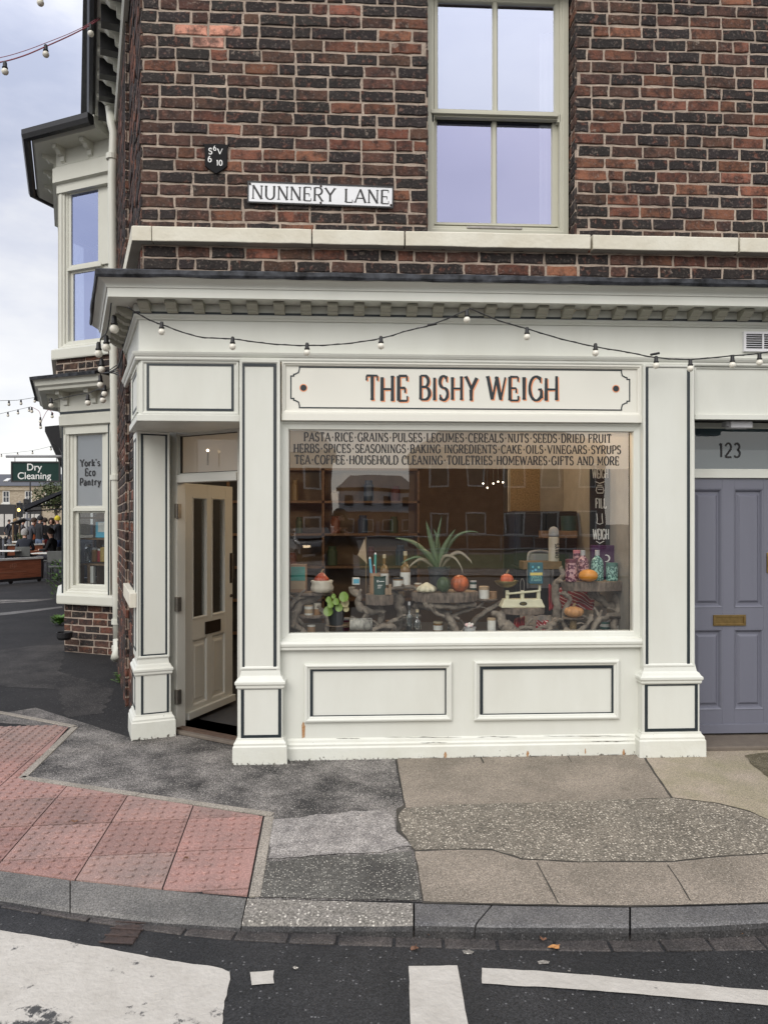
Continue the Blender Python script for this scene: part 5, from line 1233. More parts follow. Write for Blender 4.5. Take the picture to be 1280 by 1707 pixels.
# ================================================================ wall signs
sg = thing('street_name_sign', 'white NUNNERY LANE street name plate on the dark brick wall', 'street sign', FW.p(*FW.px(535, 326), 0))
a, z = FW.px(535, 326); FT = Fr(FW.p(a, z, .004), Vector((math.cos(R(.9)), 0, -math.sin(R(.9)))), (0,-1,0)); FT.ez = Vector((math.sin(R(.9)), 0, math.cos(R(.9))))
hw, hh = .505, .075
MB().box(FT, -hw, hw, -hh, hh, 0, .012).build('plate', M['white_enamel'], sg, bevel=.006)
MB().ring(FT, -hw, hw, -hh, hh, .009, .008, .0155).build('border', M['black_letter'], sg)
m2 = MB(); letters(m2, FT, 'NUNNERY', -.475, .10, -.047, .047, .0125, wv=.15, wh=.075, serif=.10, sw=.055, track=.13); m2.build('lettering', M['black_letter'], sg); m2 = MB(); letters(m2, FT, 'LANE', .165, .475, -.047, .047, .0125, wv=.15, wh=.075, serif=.10, sw=.055, track=.13); m2.build('lettering', M['black_letter'], sg)
m2 = MB()
for (x, y) in ((0,.058),(0,-.058),(-.488,.055),(.488,-.055)): m2.ball(FT.p(x,y,.0135), .008, n=8, m=5)
m2.build('fixing_screw', M['rusty_iron'], sg)
hp = thing('hydrant_plaque', 'small black shield shaped plaque with white letters and numbers on brick wall', 'plaque', FW.p(*FW.px(360, 264), 0))
pa, pz = FW.px(360, 264); a0, a1, b0, b1 = FW.rect(339, 382, 239, 290, .01)
sh = [(a0-.004,b1),(a0+.012,b1-.008),((a0+a1)/2,b1-.002),(a1-.012,b1-.008),(a1+.004,b1),(a1-.010,b1-.03),(a1-.012,b0+.055),(a1-.035,b0+.034),((a0+a1)/2,b0),(a0+.035,b0+.034),(a0+.012,b0+.055),(a0+.010,b1-.03)]
n = len(sh); m2 = MB(); m2.add([FW.p(x,y,.0) for x, y in sh] + [FW.p(x,y,.014) for x, y in sh], [tuple(range(n)), tuple(range(n,2*n))] + [(i,(i+1)%n,n+(i+1)%n,n+i) for i in range(n)]); m2.build('shield', M['iron_matt'], hp, bevel=.003)
m2 = MB()
for t_, u0, u1, v0, v1 in (('S',348,354,247,257),('6',356,361,243,251),('V',363,371,248,257),('6',347,353,260,270),('10',361,371,267,276)):
    x0, x1, y0, y1 = FW.rect(u0,u1,v0,v1,.014); letters(m2, FW, t_, x0, x1, y0, y1, .0145, wv=.17, wh=.13, serif=.08 if t_ in 'SV' else 0, sw=.08)
m2.build('lettering', M['white_letter'], hp)

# ================================================================ festoon lights
def bulbs_on(parent, pts, drop=.0, s=1.0, m=None):
    for p in pts:
        b = MB(); b.lathe(p + Vector((0,0,-.045*s)), [(.008*s,.048*s),(.013*s,.04*s),(.0145*s,.012*s),(.019*s,.006*s),(.019*s,.0)][::-1], 12)
        k = b.build('lamp_holder', M['rubber_black'], parent, smooth=True)
        g = MB(); g.ball(p + Vector((0,0,-.068*s)), .0235*s, n=16, m=10); g.build('bulb', M['bulb_white'], parent, smooth=True)
fs = thing('festoon_lights', 'black festoon cable with white round bulbs strung across the shop cornice', 'string lights', W(785,514,-.36))
yf = -.30
wire = [W(213,512,-.30), W(245,531,-.22), W(270,541,-.2), W(330,561,-.2), W(388,565,-.2), W(450,573,-.2), W(512,576,-.22), W(575,573,-.24), W(635,564,-.26), W(680,551,-.28), W(720,541,-.3), W(778,517,-.33), W(785,515,-.33), W(830,534,-.30), W(878,548,-.27), W(935,565,-.24), W(992,578,-.22), W(1045,587,-.2), W(1093,596,-.2), W(1150,599,-.2), W(1220,593,-.2), W(1265,589,-.2), W(1330,575,-.2), W(1420,540,-.25)]
cat = catmull(wire, 5); rr = random.Random(2)
c2 = [q + Vector((0,0,.004*math.sin(i*1.9))) for i, q in enumerate(cat)]
mb = MB(); mb.tube(cat, .0042, 6); mb.tube(c2, .0032, 5); mb.build('cable', M['rubber_black'], fs, smooth=True)
bulbs_on(fs, [W(u,v,y) for u, v, y in ((270,537,-.2),(388,562,-.2),(512,572,-.22),(635,561,-.26),(778,517,-.33),(878,546,-.27),(992,573,-.22),(1093,594,-.2),(1150,599,-.2),(1220,593,-.2),(1265,589,-.2))], s=.92)
for (u, v) in ((720,541),(1091,590)): m2 = MB(); q = W(u, v, -.3 if u < 800 else -.2); m2.tube([q + Vector((-.03,0,-.006)), q + Vector((.03,0,.006))], .008, 8); m2.build('cable_joint', M['rubber_black'], fs)
fs2 = thing('festoon_lights', 'festoon cable with white bulbs hanging in a tangle beside the cream downpipe', 'string lights', at(170,600,5.8))
def drop(path, d0, d1):
    n = len(path); return [at(u, v, d0 + (d1-d0)*i/(n-1)) for i, (u, v) in enumerate(path)]
w1 = drop([(186,506),(183,530),(178,555),(168,566),(169,590),(169,606),(168,630),(172,640),(174,648)], 4.85, 7.6)
w2 = drop([(174,648),(160,650),(148,655),(120,660),(86,668)], 7.6, 8.9); w3 = drop([(169,622),(185,620),(198,610),(204,590),(206,570)], 7.2, 5.8)
mb = MB(); mb.tube(catmull(w1, 5), .005, 6); mb.tube(catmull(w2, 5), .005, 6); mb.tube(catmull(w3, 5), .006, 6)
for i in range(6): mb.tube(catmull([at(176+3*i, 622, 7.3), at(190+2*i, 612+i*3, 7.1), at(203, 600+5*i, 6.6), at(205, 560+4*i, 6.0)], 4), .005, 5)
mb.build('cable', M['rubber_black'], fs2)
bulbs_on(fs2, [at(u,v,d) for u, v, d in ((191,527,5.1),(178,560,5.6),(165,571,5.8),(170,599,6.4),(168,626,7.0),(175,642,7.4),(172,653,7.6),(147,658,8.0),(86,664,8.9))], s=1.3)
fs3 = thing('festoon_lights', 'festoon string with pale bulbs against the sky at the upper left', 'string lights', at(80,70,7))
up = [at(u,v,d) for u, v, d in ((-60,112,6.2),(0,104,6.4),(40,93,6.55),(78,77,6.7),(120,58,6.9),(152,41,7.0),(180,22,7.1),(205,0,7.2),(230,-25,7.3))]
mat('red_wire', (.30,.08,.10), .6); mb = MB(); mb.tube(catmull(up, 5), .0055, 6); mb.tube(catmull([q + Vector((0,0,.03+.012*math.sin(i))) for i, q in enumerate(up)], 5), .003, 5); mb.build('cable', M['red_wire'], fs3)
bulbs_on(fs3, [at(u,v,d) for u, v, d in ((9,103,6.4),(77,75,6.7),(152,41,7.0))], s=1.25)
bulbs_on(fs3, [at(68,-12,6.3)], s=1.25)
# ================================================================ inside the shop
def plain(name, col, rough=.6, var=.3, vs_=8, **k): return mat(name, col, rough, var=var, vscale=vs_, **k)
plain('room_wall', (.30,.275,.24), .85); plain('room_wall_warm', (.20,.145,.10), .85); plain('room_floor', (.028,.028,.030), .8); plain('room_ceiling', (.25,.22,.18), .9); plain('deck_dark', (.022,.026,.036), .6); plain('cabinet_black', (.010,.010,.012), .5)
plain('shelf_wood', (.20,.11,.055), .6, .6, 30)
plain('bark', (.23,.18,.145), .95, .9, 38, dark=(.045,.036,.03), bump=1.0, bscale=45, stretch=(1,1,.3))
plain('cut_wood', (.30,.215,.14), .8, .6, 25, dark=(.17,.115,.07), bump=.3, bscale=60)
plain('driftwood', (.29,.245,.20), .9, .9, 16, dark=(.075,.06,.048), bump=.9, bscale=35)
RW = 2.02
mb = MB(); mb.wbox(RW, RW+.04, .06, 4.4, 0, 2.96); mb.build('room_side_wall', M['room_wall'], house)
mb = MB(); mb.wbox(-2.95, RW, 4.4, 4.44, 0, 2.96); q0 = COR + DW*.8 - NW*.1; q1 = COR + DW*4.8 - NW*.1
mb.add([(q0.x,q0.y,0),(q1.x,q1.y,0),(q1.x,q1.y,2.96),(q0.x,q0.y,2.96)], [(0,1,2,3)]); mb.build('room_rear_wall', M['room_wall_warm'], house)
MB().wbox(-4.0, RW, .07, 4.4, -.02, .02).build('room_floor', M['room_floor'], house) if False else None
mb = MB(); mb.add([(-.70,.12,.03),(RW,.08,.03),(RW,4.4,.03),(-2.9,4.4,.03),(q0.x,q0.y,.03),(DL.x,DL.y+.1,.03),(DR.x-.02,DR.y+.1,.03)], [(0,1,2,3,4,5,6)]); mb.build('room_floor', M['room_floor'], house)
mb = MB(); mb.add([(-1.2,.07,2.955),(RW,.07,2.955),(RW,4.4,2.955),(-2.9,4.4,2.955),(q0.x,q0.y,2.955)], [(0,1,2,3,4)]); mb.build('room_ceiling', M['room_ceiling'], house)
ZD = W(760, 1060, .1).z
mb = MB(); mb.wbox(-.60, RW-.002, .045, .82, ZD-.05, ZD); mb.wbox(-.60, RW-.002, .80, .82, .03, ZD-.052); mb.wbox(-.62, -.60, .07, .82, .03, ZD+.9); mb.build('window_deck', M['deck_dark'], house)
# partition and black cabinet at the back
mb = MB(); xp0, xp1 = W(848,800,1.75).x, RW; mb.wbox(xp0, xp1, 1.75, 1.80, .03, 2.95); mb.build('partition', M['room_wall'], house)
def cork(): plain('cork', (.26,.18,.09), .9, .9, 90, dark=(.06,.04,.02))
cork(); a0, a1, z0, z1 = W(851,800,1.7).x, W(900,800,1.7).x, W(870,852,1.7).z, W(870,760,1.7).z
tag(MB().wbox(a0, a1, 1.70, 1.725, z0, z1).build('cork_board', M['cork'], bevel=.004), 'speckled brown cork board on the partition at the back of the shop', 'cork board')
t = thing('black_cabinet', 'tall matt black cabinet standing behind the display shelves', 'cabinet', (W(910,900,1.3).x, 1.4, .03))
x0, x1, z1 = W(858,860,1.25).x, W(962,860,1.25).x, W(910,852,1.25).z
MB().wbox(x0, x1, 1.27, 1.7, .03, z1).build('carcass', M['cabinet_black'], t, bevel=.004)
for p, q in ((x0+.01,(x0+x1)/2-.004),((x0+x1)/2+.004,x1-.01)): MB().wbox(p, q, 1.25, 1.27, .08, z1-.02).build('door', M['cabinet_black'], t, bevel=.003)
# shelving with stores at the back
sh = thing('shelving_unit', 'brown wooden shelving against the rear wall of the dark shop', 'shelving', (-.6, 4.2, .03))
for k in range(6): MB().wbox(-2.6, .9, 4.0, 4.38, .25+.4*k, .28+.4*k).build('shelf', M['shelf_wood'], sh)
for x in (-2.6, -1.45, -.3, .87): MB().wbox(x, x+.03, 4.0, 4.38, .03, 2.4).build('upright', M['shelf_wood'], sh)
cols = [(.20,.07,.04),(.05,.08,.14),(.22,.15,.07),(.07,.10,.06),(.30,.25,.19),(.14,.05,.05)]
for i, c_ in enumerate(cols): mat('stores_%s' % 'abcdef'[i], c_, .4)
names = ['red tin', 'blue packet', 'ochre jar', 'green jar', 'pale tub', 'maroon tin']
rr = random.Random(31); k = 0; slot = ['first', 'second', 'third', 'fourth', 'fifth', 'sixth', 'seventh', 'last']
for lev in range(1, 5):
    for s_ in range(8):
        i = rr.randrange(6); x = -2.35 + s_*.43 + rr.uniform(-.08,.08); b = MB(); h = rr.uniform(.12,.26); r = rr.uniform(.04,.065)
        b.lathe((x, 4.12, .281+.4*lev), [(r*.96,0),(r,.01),(r,h*.75),(r*.75,h*.85),(r*.78,h)], 12)
        tag(b.build('storage_jar', M['stores_%s' % 'abcdef'[i]]), '%s on the rear wall shelving, %s of its row on shelf %s' % (names[i], slot[s_], ('two','three','four','five')[lev-1]), 'jar', 'stores on the rear shelving')
# pendant lamps, lit
emit_mat('pendant_glow', (1.0,.82,.6), 5)
for i, (u, v) in enumerate(((805,806),(812,813),(822,806),(830,803),(838,804))):
    q = W(u, v, 1.2); t = thing('pendant_lamp', 'small lit pendant bulb on a cord, %s of five over the counter' % ['first','second','third','fourth','last'][i], 'pendant lamp', q, 'pendant bulbs over the counter')
    MB().tube([q + Vector((0,0,.03)), (q.x, q.y, 2.95)], .004, 6).build('cord', M['rubber_black'], t)
    MB().ball(q, .007, n=10, m=6).build('bulb', M['pendant_glow'], t, smooth=True)
    MB().lathe(q, [(.006,.006),(.007,.015),(.006,.03)], 10).build('lamp_holder', M['rubber_black'], t)
for q, en in (((.75,1.5,2.4), 21), ((-.9,2.8,2.2), 9.5), ((1.72,.55,2.6), 11)):
    l = bpy.data.lights.new('shop_lamp', 'POINT'); l.energy = en; l.color = (1,.84,.66) if q[0] < 0 else (1,.72,.45); l.shadow_soft_size = .08; o = bpy.data.objects.new('shop_lamp', l); C.objects.link(o); o.location = q
    t = thing('ceiling_lamp', {21:'round white ceiling lamp glowing over the middle of the shop',9.5:'round white ceiling lamp glowing behind the open shop door',11:'small ceiling lamp glowing in the right corner of the shop window'}[en], 'ceiling lamp', (q[0],q[1],2.95))
    MB().lathe((q[0],q[1],2.955), [(.02,-.09),(.07,-.07),(.09,-.03),(.09,0)], 16).build('lamp_shade', M['lit_bulb'], t, smooth=True)
    MB().lathe((q[0],q[1],2.955), [(.10,-.012),(.10,0)], 16).build('base', M['lamp_white'], t)

# ---------------------------------------------------------------- display pieces
def kpx(u, y): return (W(u+50, 900, y).x - W(u-50, 900, y).x)/100
def ltag(o, name_label, cat, group=None): return tag(o, name_label, cat, group)
def wood_slab(u0, u1, vt, vb, y, ry, label, seed, rough=.08, group='wood slices of the display'):
    p0, p1 = W(u0, vt, y), W(u1, vt, y); c = (p0+p1)/2; rx = (p1.x-p0.x)/2; zt = c.z; zb = W((u0+u1)/2, vb, y-ry).z
    rr = random.Random(seed); n = 40; V = []; F = []
    lev = [(zt, .93), (zt-.004, .99), (zt*.6+zb*.4, 1.0), (zb+.004, .97), (zb, .90)]
    for (z, s_) in lev:
        for k in range(n):
            a = 2*math.pi*k/n; q = s_*(1 + rough*noise.noise(Vector((math.cos(a)*2.2, math.sin(a)*2.2, seed+z*6))) + .03*noise.noise(Vector((math.cos(a)*14, math.sin(a)*14, seed))))
            V.append((c.x + rx*q*math.cos(a), y + ry*q*math.sin(a), z))
    m = len(lev); F = [(i*n+k, i*n+(k+1)%n, (i+1)*n+(k+1)%n, (i+1)*n+k) for i in range(m-1) for k in range(n)]
    t = thing('wood_slice', label, 'wood slice', (c.x, y, zb), group)
    MB().add(V, F + [tuple((m-1)*n+k for k in range(n))]).build('bark_edge', M['bark'], t)
    MB().add([(x, yy, zt+.0006) for x, yy, _ in V[:n]] + [(x, yy, zt-.002) for x, yy, _ in V[:n]], [tuple(range(n))]).build('cut_face', M['cut_wood'], t)
    return zt+.0008
def branch(pts, r0, r1, label, seed=0, name='driftwood_branch'):
    P = catmull([W(u, v, y) for u, v, y in pts], 7); n = len(P); rr = []
    for i, p in enumerate(P):
        t = i/(n-1); rr.append((r0+(r1-r0)*t)*(1+.35*noise.noise(Vector((t*5, seed, 1)))))
        P[i] = p + Vector((noise.noise(Vector((t*6,seed,3))), noise.noise(Vector((t*6,seed,5)))*.5, noise.noise(Vector((t*6,seed,7)))))*r0*.9
    mb = MB(); mb.tube(P, rr, 10, jit=.55)
    r2 = random.Random(seed)
    for k in range(2):
        i = r2.randint(2, n-3); d = Vector((r2.uniform(-1,1), r2.uniform(-.6,.3), r2.uniform(-.2,1))).normalized(); q = P[i]
        mb.tube(catmull([q, q + d*.05 + Vector((0,0,.01)), q + d*.09], 4), [rr[i]*.6]*4 + [rr[i]*.5]*4 + [rr[i]*.15], 7, jit=.4)
    return tag(mb.build(name, M['driftwood'], smooth=True), label, 'driftwood', 'driftwood of the display')
zSA = wood_slab(482, 556, 987, 994, .30, .10, 'thin wood slice under the teal box and the pumpkin sack', 1)
zSB = wood_slab(495, 546, 1025, 1032, .28, .06, 'small low wood slice under two candle jars', 2)
zSC = wood_slab(541, 581, 1042, 1046, .20, .06, 'thin wood disc under the dark plant pot with round leaves', 3)
zSD = wood_slab(609, 657, 990, 1010, .24, .09, 'thick wood slice under the kraft pen holder', 4, .04)
zSE = wood_slab(684, 796, 985, 1006, .34, .17, 'wide bark edged log slab under the aloe plant', 5, .10)
zSF = wood_slab(836, 907, 1012, 1026, .22, .09, 'bark edged wood slab under the cream weighing scales', 6, .05)
zSG = wood_slab(934, 1039, 968, 987, .34, .14, 'grey barked slab under the patterned bottles and yellow gourd', 7, .08)
zSH = wood_slab(937, 974, 1029, 1034, .20, .055, 'small round wood slice under the tan ribbed pumpkin', 8, .04)
zSI = wood_slab(794, 829, 998, 1003, .34, .06, 'small wood slice under the white candle by the scales', 9, .05)
zSK = wood_slab(640, 692, 982, 986, .40, .08, 'flat wood slice under the amber bottles', 10, .08)
zSL = wood_slab(579, 623, 1052, 1057, .17, .06, 'thin wood slice under the birch log', 12, .05)
for pts, r0, r1, lb_, sd in (
  ([(487,1058,.16),(490,1030,.2),(500,1008,.26),(520,998,.3),(548,990,.32)], .036, .018, 'forked driftwood holding up the slice with the pumpkin sack', 1),
  ([(484,1040,.12),(505,1052,.14),(512,1062,.12)], .03, .02, 'stub of driftwood in the lower left corner of the window', 2),
  ([(587,978,.3),(596,995,.28),(600,1010,.26),(616,1018,.25),(640,1022,.26)], .026, .02, 'bent driftwood rising beside the kraft pen holder', 3),
  ([(540,1018,.3),(548,1036,.24),(544,1056,.2)], .02, .016, 'thin driftwood leg beside the plant pot tray', 4),
  ([(632,1008,.3),(636,1030,.3),(628,1058,.3)], .028, .022, 'straight driftwood leg under the thick pen holder slice', 5),
  ([(658,990,.36),(668,1015,.36),(662,1058,.34)], .035, .03, 'stout driftwood leg under the amber bottles', 6),
  ([(700,1008,.36),(735,1018,.3),(752,1036,.26),(762,1058,.22)], .034, .026, 'long driftwood arching below the aloe slab', 7),
  ([(676,1058,.4),(690,1020,.4),(700,1006,.4)], .03, .026, 'dark driftwood prop at the left of the aloe slab', 8),
  ([(775,1055,.4),(792,1032,.38),(822,1012,.34),(836,1004,.34)], .024, .014, 'slanting driftwood running up to the white candle', 9),
  ([(832,1022,.22),(838,1040,.18),(846,1052,.15),(858,1058,.16)], .040, .05, 'knobbly driftwood foot under the cream weighing scales', 10),
  ([(922,1050,.3),(930,1020,.3),(926,985,.32),(936,958,.34),(934,945,.34)], .034, .014, 'tall twisted driftwood left of the grey barked slab', 11),
  ([(940,1050,.15),(958,1054,.14),(978,1042,.16),(986,1026,.22)], .022, .016, 'curved driftwood sweeping around the tan pumpkin', 12),
  ([(988,1058,.2),(994,1035,.2),(1010,1030,.24),(1030,1026,.3),(1043,1030,.34)], .026, .018, 'driftwood spreading to the lower right window corner', 13),
  ([(985,986,.36),(1006,1004,.36),(1036,1018,.38)], .03, .02, 'dark driftwood arm under the grey barked slab', 14),
  ([(620,1052,.12),(640,1044,.16),(660,1046,.18)], .018, .02, 'low driftwood lying on the deck beside the birch log', 15),
  ([(640,986,.3),(672,978,.27),(700,983,.26)], .014, .012, 'thin cinnamon coloured stick lying by the white gourd', 16),
  ([(706,1002,.24),(715,1012,.2),(740,1030,.2)], .018, .012, 'short driftwood twig hanging under the front of the aloe slab', 17),
  ([(484,1012,.2),(492,1000,.22),(510,992,.26),(530,990,.3)], .018, .012, 'short forked driftwood against the left window edge', 21),
  ([(598,1050,.2),(606,1034,.24),(614,1018,.26)], .022, .018, 'upright driftwood stub between the birch log and thick slice', 22),
  ([(640,1058,.2),(650,1040,.24),(672,1030,.28),(700,1026,.3)], .024, .016, 'driftwood spur leaning right from the stout leg', 23),
  ([(715,1006,.22),(752,1012,.24),(792,1008,.3)], .022, .020, 'driftwood bar running beneath the log slab front edge', 24),
  ([(748,1030,.3),(770,1020,.3),(796,1012,.32),(806,1003,.34)], .016, .010, 'thin twig reaching to the small candle slice', 25),
  ([(862,1050,.15),(880,1046,.14),(902,1052,.13)], .018, .014, 'low driftwood piece in front of the red striped corner', 26),
  ([(940,985,.32),(948,1004,.3),(938,1028,.26),(944,1054,.2)], .018, .016, 'knotted driftwood upright under the left of the grey slab', 27),
  ([(1024,990,.36),(1030,1014,.34),(1022,1040,.3),(1030,1058,.26)], .022, .02, 'driftwood leg near the right window edge', 28),
  ([(910,1058,.16),(918,1040,.2),(935,1032,.24)], .026, .018, 'grey driftwood knot beside the red striped cloth', 18)):
    branch(pts, r0, r1, lb_, sd)
# boxes, jars and bottles
def box_item(name, u0, u1, vt, zb, y, d, m, label, cat, rot=0.0, extra=None):
    p0, p1 = W(u0, vt, y), W(u1, vt, y); c = (p0+p1)/2; fr = Fr((c.x, y, zb), (math.cos(R(rot)), math.sin(R(rot)), 0), (math.sin(R(rot)), -math.cos(R(rot)), 0)); w = (p1.x-p0.x)/2; h = c.z-zb
    t = thing(name, label, cat, (c.x, y, zb)); MB().box(fr, -w, w, 0, h, -d, 0).build('body', m, t, bevel=.003)
    if extra: extra(fr, w, h, t)
    return t
for nm, c_ in (('teal',(.07,.30,.26)),('kraft',(.34,.21,.12)),('kraft_pale',(.42,.31,.2)),('purple',(.055,.012,.065)),('maroon',(.11,.012,.035)),('pink',(.55,.20,.24)),('sea_green',(.055,.16,.14)),('mint',(.30,.55,.48)),('forest',(.025,.065,.055)),('amber',(.30,.155,.06)),('cream_iron',(.66,.63,.46)),('gold_cap',(.5,.42,.28)),('label_white',(.68,.67,.63)),('red_cloth',(.28,.012,.018)),('grey_cloth',(.25,.25,.26)),('canvas',(.55,.50,.42)),('bag_blue',(.03,.12,.17)),('yellow',(.62,.50,.13)),('pot_dark',(.03,.034,.038)),('tin',(.42,.42,.43)),('sky_blue',(.12,.42,.58))): mat(nm, c_, .45, var=.25, vscale=15)
def teal_x(fr, w, h, t):
    m2 = MB(); m2.box(fr, -w*.92, w*.9, h*.42, h*.92, 0, .0015); m2.build('printed_panel', M['teal'], t)
    m2 = MB(); letters(m2, fr, 'SOAP', -w*.8, w*.7, h*.62, h*.8, .002, wv=.2, wh=.16); 
    MB().box(fr, -w*.9, w*.9, h*.12, h*.4, 0, .0012).build('pink_panel', M['kraft_pale'], t)
box_item('gift_box', 484, 510, 941, zSA, .27, .08, M['kraft'], 'teal and kraft printed box on the far left wood slice', 'box', -4, teal_x)
# cloth sack with red pumpkin
mat('pumpkin_red', (.42,.07,.025), .45, var=.6, vscale=30, dark=(.25,.04,.03)); mat('pumpkin_orange', (.60,.13,.035), .45, var=.7, vscale=22, dark=(.03,.035,.02)); mat('pumpkin_coral', (.62,.14,.06), .45, var=.4, vscale=25); mat('pumpkin_yellow', (.62,.26,.03), .45, var=.3, vscale=20, dark=(.6,.2,.01)); mat('pumpkin_tan', (.50,.25,.10), .55, var=.4, vscale=20); mat('gourd_white', (.66,.61,.46), .5, var=.4, vscale=12, dark=(.5,.46,.3)); mat('gourd_green', (.025,.055,.02), .5, var=.6, vscale=30, dark=(.06,.09,.04)); mat('stalk', (.22,.15,.07), .8)
def pumpkin(name, u, vt, wpx, y, zb, m, label, ribs=9, dep=.12, stem=True, point=0.0, cat='pumpkin', flat=1.0):
    c = W(u, vt, y); c.z = zb; r = wpx*kpx(u, y)/2; h = (W(u, vt, y).z-zb)
    prof = []; 
    for i in range(11):
        t = math.pi*i/10; rr_ = math.sin(t)*(1-.0*point); z = (1-math.cos(t))/2
        if point and z > .5: rr_ *= 1-point*(z-.5)*1.2
        prof.append((max(.02*r, r*rr_*.985), h*(z*.96 - (.05 if z > .9 and stem and not point else 0))))
    g = thing(name, label, cat, (c.x, y, zb))
    MB().lathe(c, prof, 45, fn=lambda a, z: 1-dep*abs(math.sin(ribs*a/2))**.6 if False else 1-dep*(1-abs(math.sin(ribs*a/2)))).build('flesh', M[m], g, smooth=True)
    if stem: p = c + Vector((0,0,h*.9)); MB().tube(catmull([p, p+Vector((.003,0,h*.14)), p+Vector((.014,-.004,h*.26))], 4), [r*.16]*3+[r*.12]*3+[r*.1]*3, 7).build('stalk', M['stalk'], g)
    return g
g = thing('cloth_sack', 'crumpled off white cloth sack holding a red pumpkin', 'sack', tuple(W(537, 985, .25)[:2])+(zSA,))
cs = W(537, 985, .25); m2 = MB(); m2.lathe((cs.x, .25, zSA), [(.05,0),(.078,.012),(.082,.04),(.072,.065),(.078,.082),(.070,.09),(.055,.07)], 36, fn=lambda a, z: 1+.10*noise.noise(Vector((math.cos(a)*3, math.sin(a)*3, z*30)))+.04*math.sin(9*a+z*60)); m2.build('cloth', M['canvas'], g, smooth=True)
pumpkin('red_pumpkin', 536, 953, 27, .25, zSA+.045, 'pumpkin_red', 'pointed red pumpkin sitting in the off white cloth sack', 10, .12, True, .8)
# candle jars
def jar(u0, u1, vt, zb, y, m, label, cat='jar', lid=None, band=None, prof=None, name='candle_jar', lidv=.86, parts=None):
    p0, p1 = W(u0, vt, y), W(u1, vt, y); c = (p0+p1)/2; r = (p1.x-p0.x)/2; h = c.z-zb; o = Vector((c.x, y, zb)); t = thing(name, label, cat, o)
    pr = prof or [(.92,0),(1,.03),(1,lidv-.01),(.93,lidv)]
    MB().lathe(o, [(r*a, h*b) for a, b in pr], 24).build('body', M[m], t, smooth=False)
    if lid: MB().lathe(o, [(r*.9,h*lidv),(r*1.0,h*lidv),(r*1.0,h*.985),(r*.94,h)], 24).build('lid', M[lid], t)
    if band: MB().lathe(o, [(r*1.012,h*band[1]),(r*1.012,h*band[2])], 24).build('label_band', M[band[0]], t)
    return t, o, r, h
jar(507, 522, 1008, zSB, .27, 'label_white', 'candle jar with pale label on the low slice, left of two', 'candle', 'kraft_pale', ('kraft_pale',.2,.6)); jar(523, 536, 1005, zSB, .29, 'amber', 'dark brown candle jar with pale lid on the low slice', 'candle', 'canvas', lidv=.5)
jar(798, 815, 977, zSI, .33, 'label_white', 'white candle in glass jar left of the weighing scales', 'candle', 'kraft_pale', lidv=.72); jar(815, 828, 984, zSI, .38, 'kraft', 'small brown wax candle beside the white candle jar', 'candle')
BOT = [(.9,0),(1,.03),(1,.52),(.85,.60),(.42,.68),(.34,.72),(.34,.90)]
glass_mat('amber_glass', .1, (.55,.33,.14)); glass_mat('bottle_glass', .18, (.75,.82,.84)); 
mat('amber_liquid', (.20,.11,.04), .2)
def bottle(u0, u1, vt, zb, y, m, cap, label, cat='bottle', lab=('label_white',.12,.45), prof=BOT, name='bottle', capz=.89):
    t, o, r, h = jar(u0, u1, vt, zb, y, m, label, cat, None, lab, prof, name)
    MB().lathe(o, [(r*.40,h*capz),(r*.40,h*.99),(r*.36,h)], 16).build('cap', M[cap], t)
    return t
bottle(633, 648, 924, zSK, .42, 'amber_liquid', 'gold_cap', 'round shouldered amber bottle with gold cap behind the green pillow box'); bottle(667, 684, 919, zSK, .38, 'amber_liquid', 'gold_cap', 'tall square shouldered amber bottle with white label beside the lidded jar')
jar(655, 672, 962, zSK, .34, 'amber_liquid', 'small dark jar with black lid and white label by the amber bottles', 'jar', 'rubber_black', ('label_white',.12,.75), name='lidded_jar')
bottle(676, 688, 1003, ZD, .22, 'bottle_glass', 'tin', 'clear glass bottle with metal cap under the log slab, left of two', lab=None); bottle(689, 702, 1016, ZD, .15, 'bottle_glass', 'gold_cap', 'clear glass bottle with cork under the log slab, nearer the glass', lab=None)
# pen holder, pens and pillow box
t, o, r, h = jar(616, 634, 955, zSD, .26, 'kraft', 'kraft card pen holder standing on the thick wood slice', 'pen holder', None, None, [(.95,0),(1,.02),(1,1.0),(.9,1.0),(.9,.5)], 'pen_holder')
for (du, dv, m, lb_) in ((-14,-24,'sky_blue','blue grey pen in the kraft holder leaning left'),(-1,-12,'red_cloth','short red pen in the kraft holder'),(1,-31,'teal','tall teal pen with white tip in the kraft holder')):
    b_ = o + Vector((.004*du*.3, 0, h*.3)); tp = W(625+du*.6, 955+dv, .26); t2 = thing('pen', lb_, 'pen', b_); MB().tube([b_, tp], .009, 8).build('barrel', M[m], t2); dd = (tp-b_).normalized(); MB().tube([tp, tp+dd*.012], [.009,.004], 8).build('tip', M['white_letter'], t2)
def pillow(fr, w, h, t):
    pass
p0, p1 = W(623, 960, .18), W(643, 960, .18); c = (p0+p1)/2; w = (p1.x-p0.x)/2; h = p0.z-zSD; V = []; nn_ = 8
for i in range(nn_+1):
    x = c.x + w*(-1+2*i/nn_); bulge = .022*math.sin(math.pi*i/nn_)
    for (yy, z) in ((.18-bulge, zSD), (.18-bulge, zSD+h - .006*math.sin(math.pi*i/nn_)), (.19+bulge, zSD+h-.006*math.sin(math.pi*i/nn_)), (.19+bulge, zSD)): V.append((x, yy, z))
m2 = MB().add(V, [(i*4+j, (i+1)*4+j, (i+1)*4+(j+1)%4, i*4+(j+1)%4) for i in range(nn_) for j in range(4)] + [(0,1,2,3), tuple(nn_*4+j for j in range(4))])
t = thing('pillow_box', 'dark green pillow box printed in white on the thick wood slice', 'box', (c.x, .18, zSD)); m2.build('carton', M['forest'], t)
fr = Fr((c.x, .157, zSD), (1,0,0), (0,-1,0)); m2 = MB()
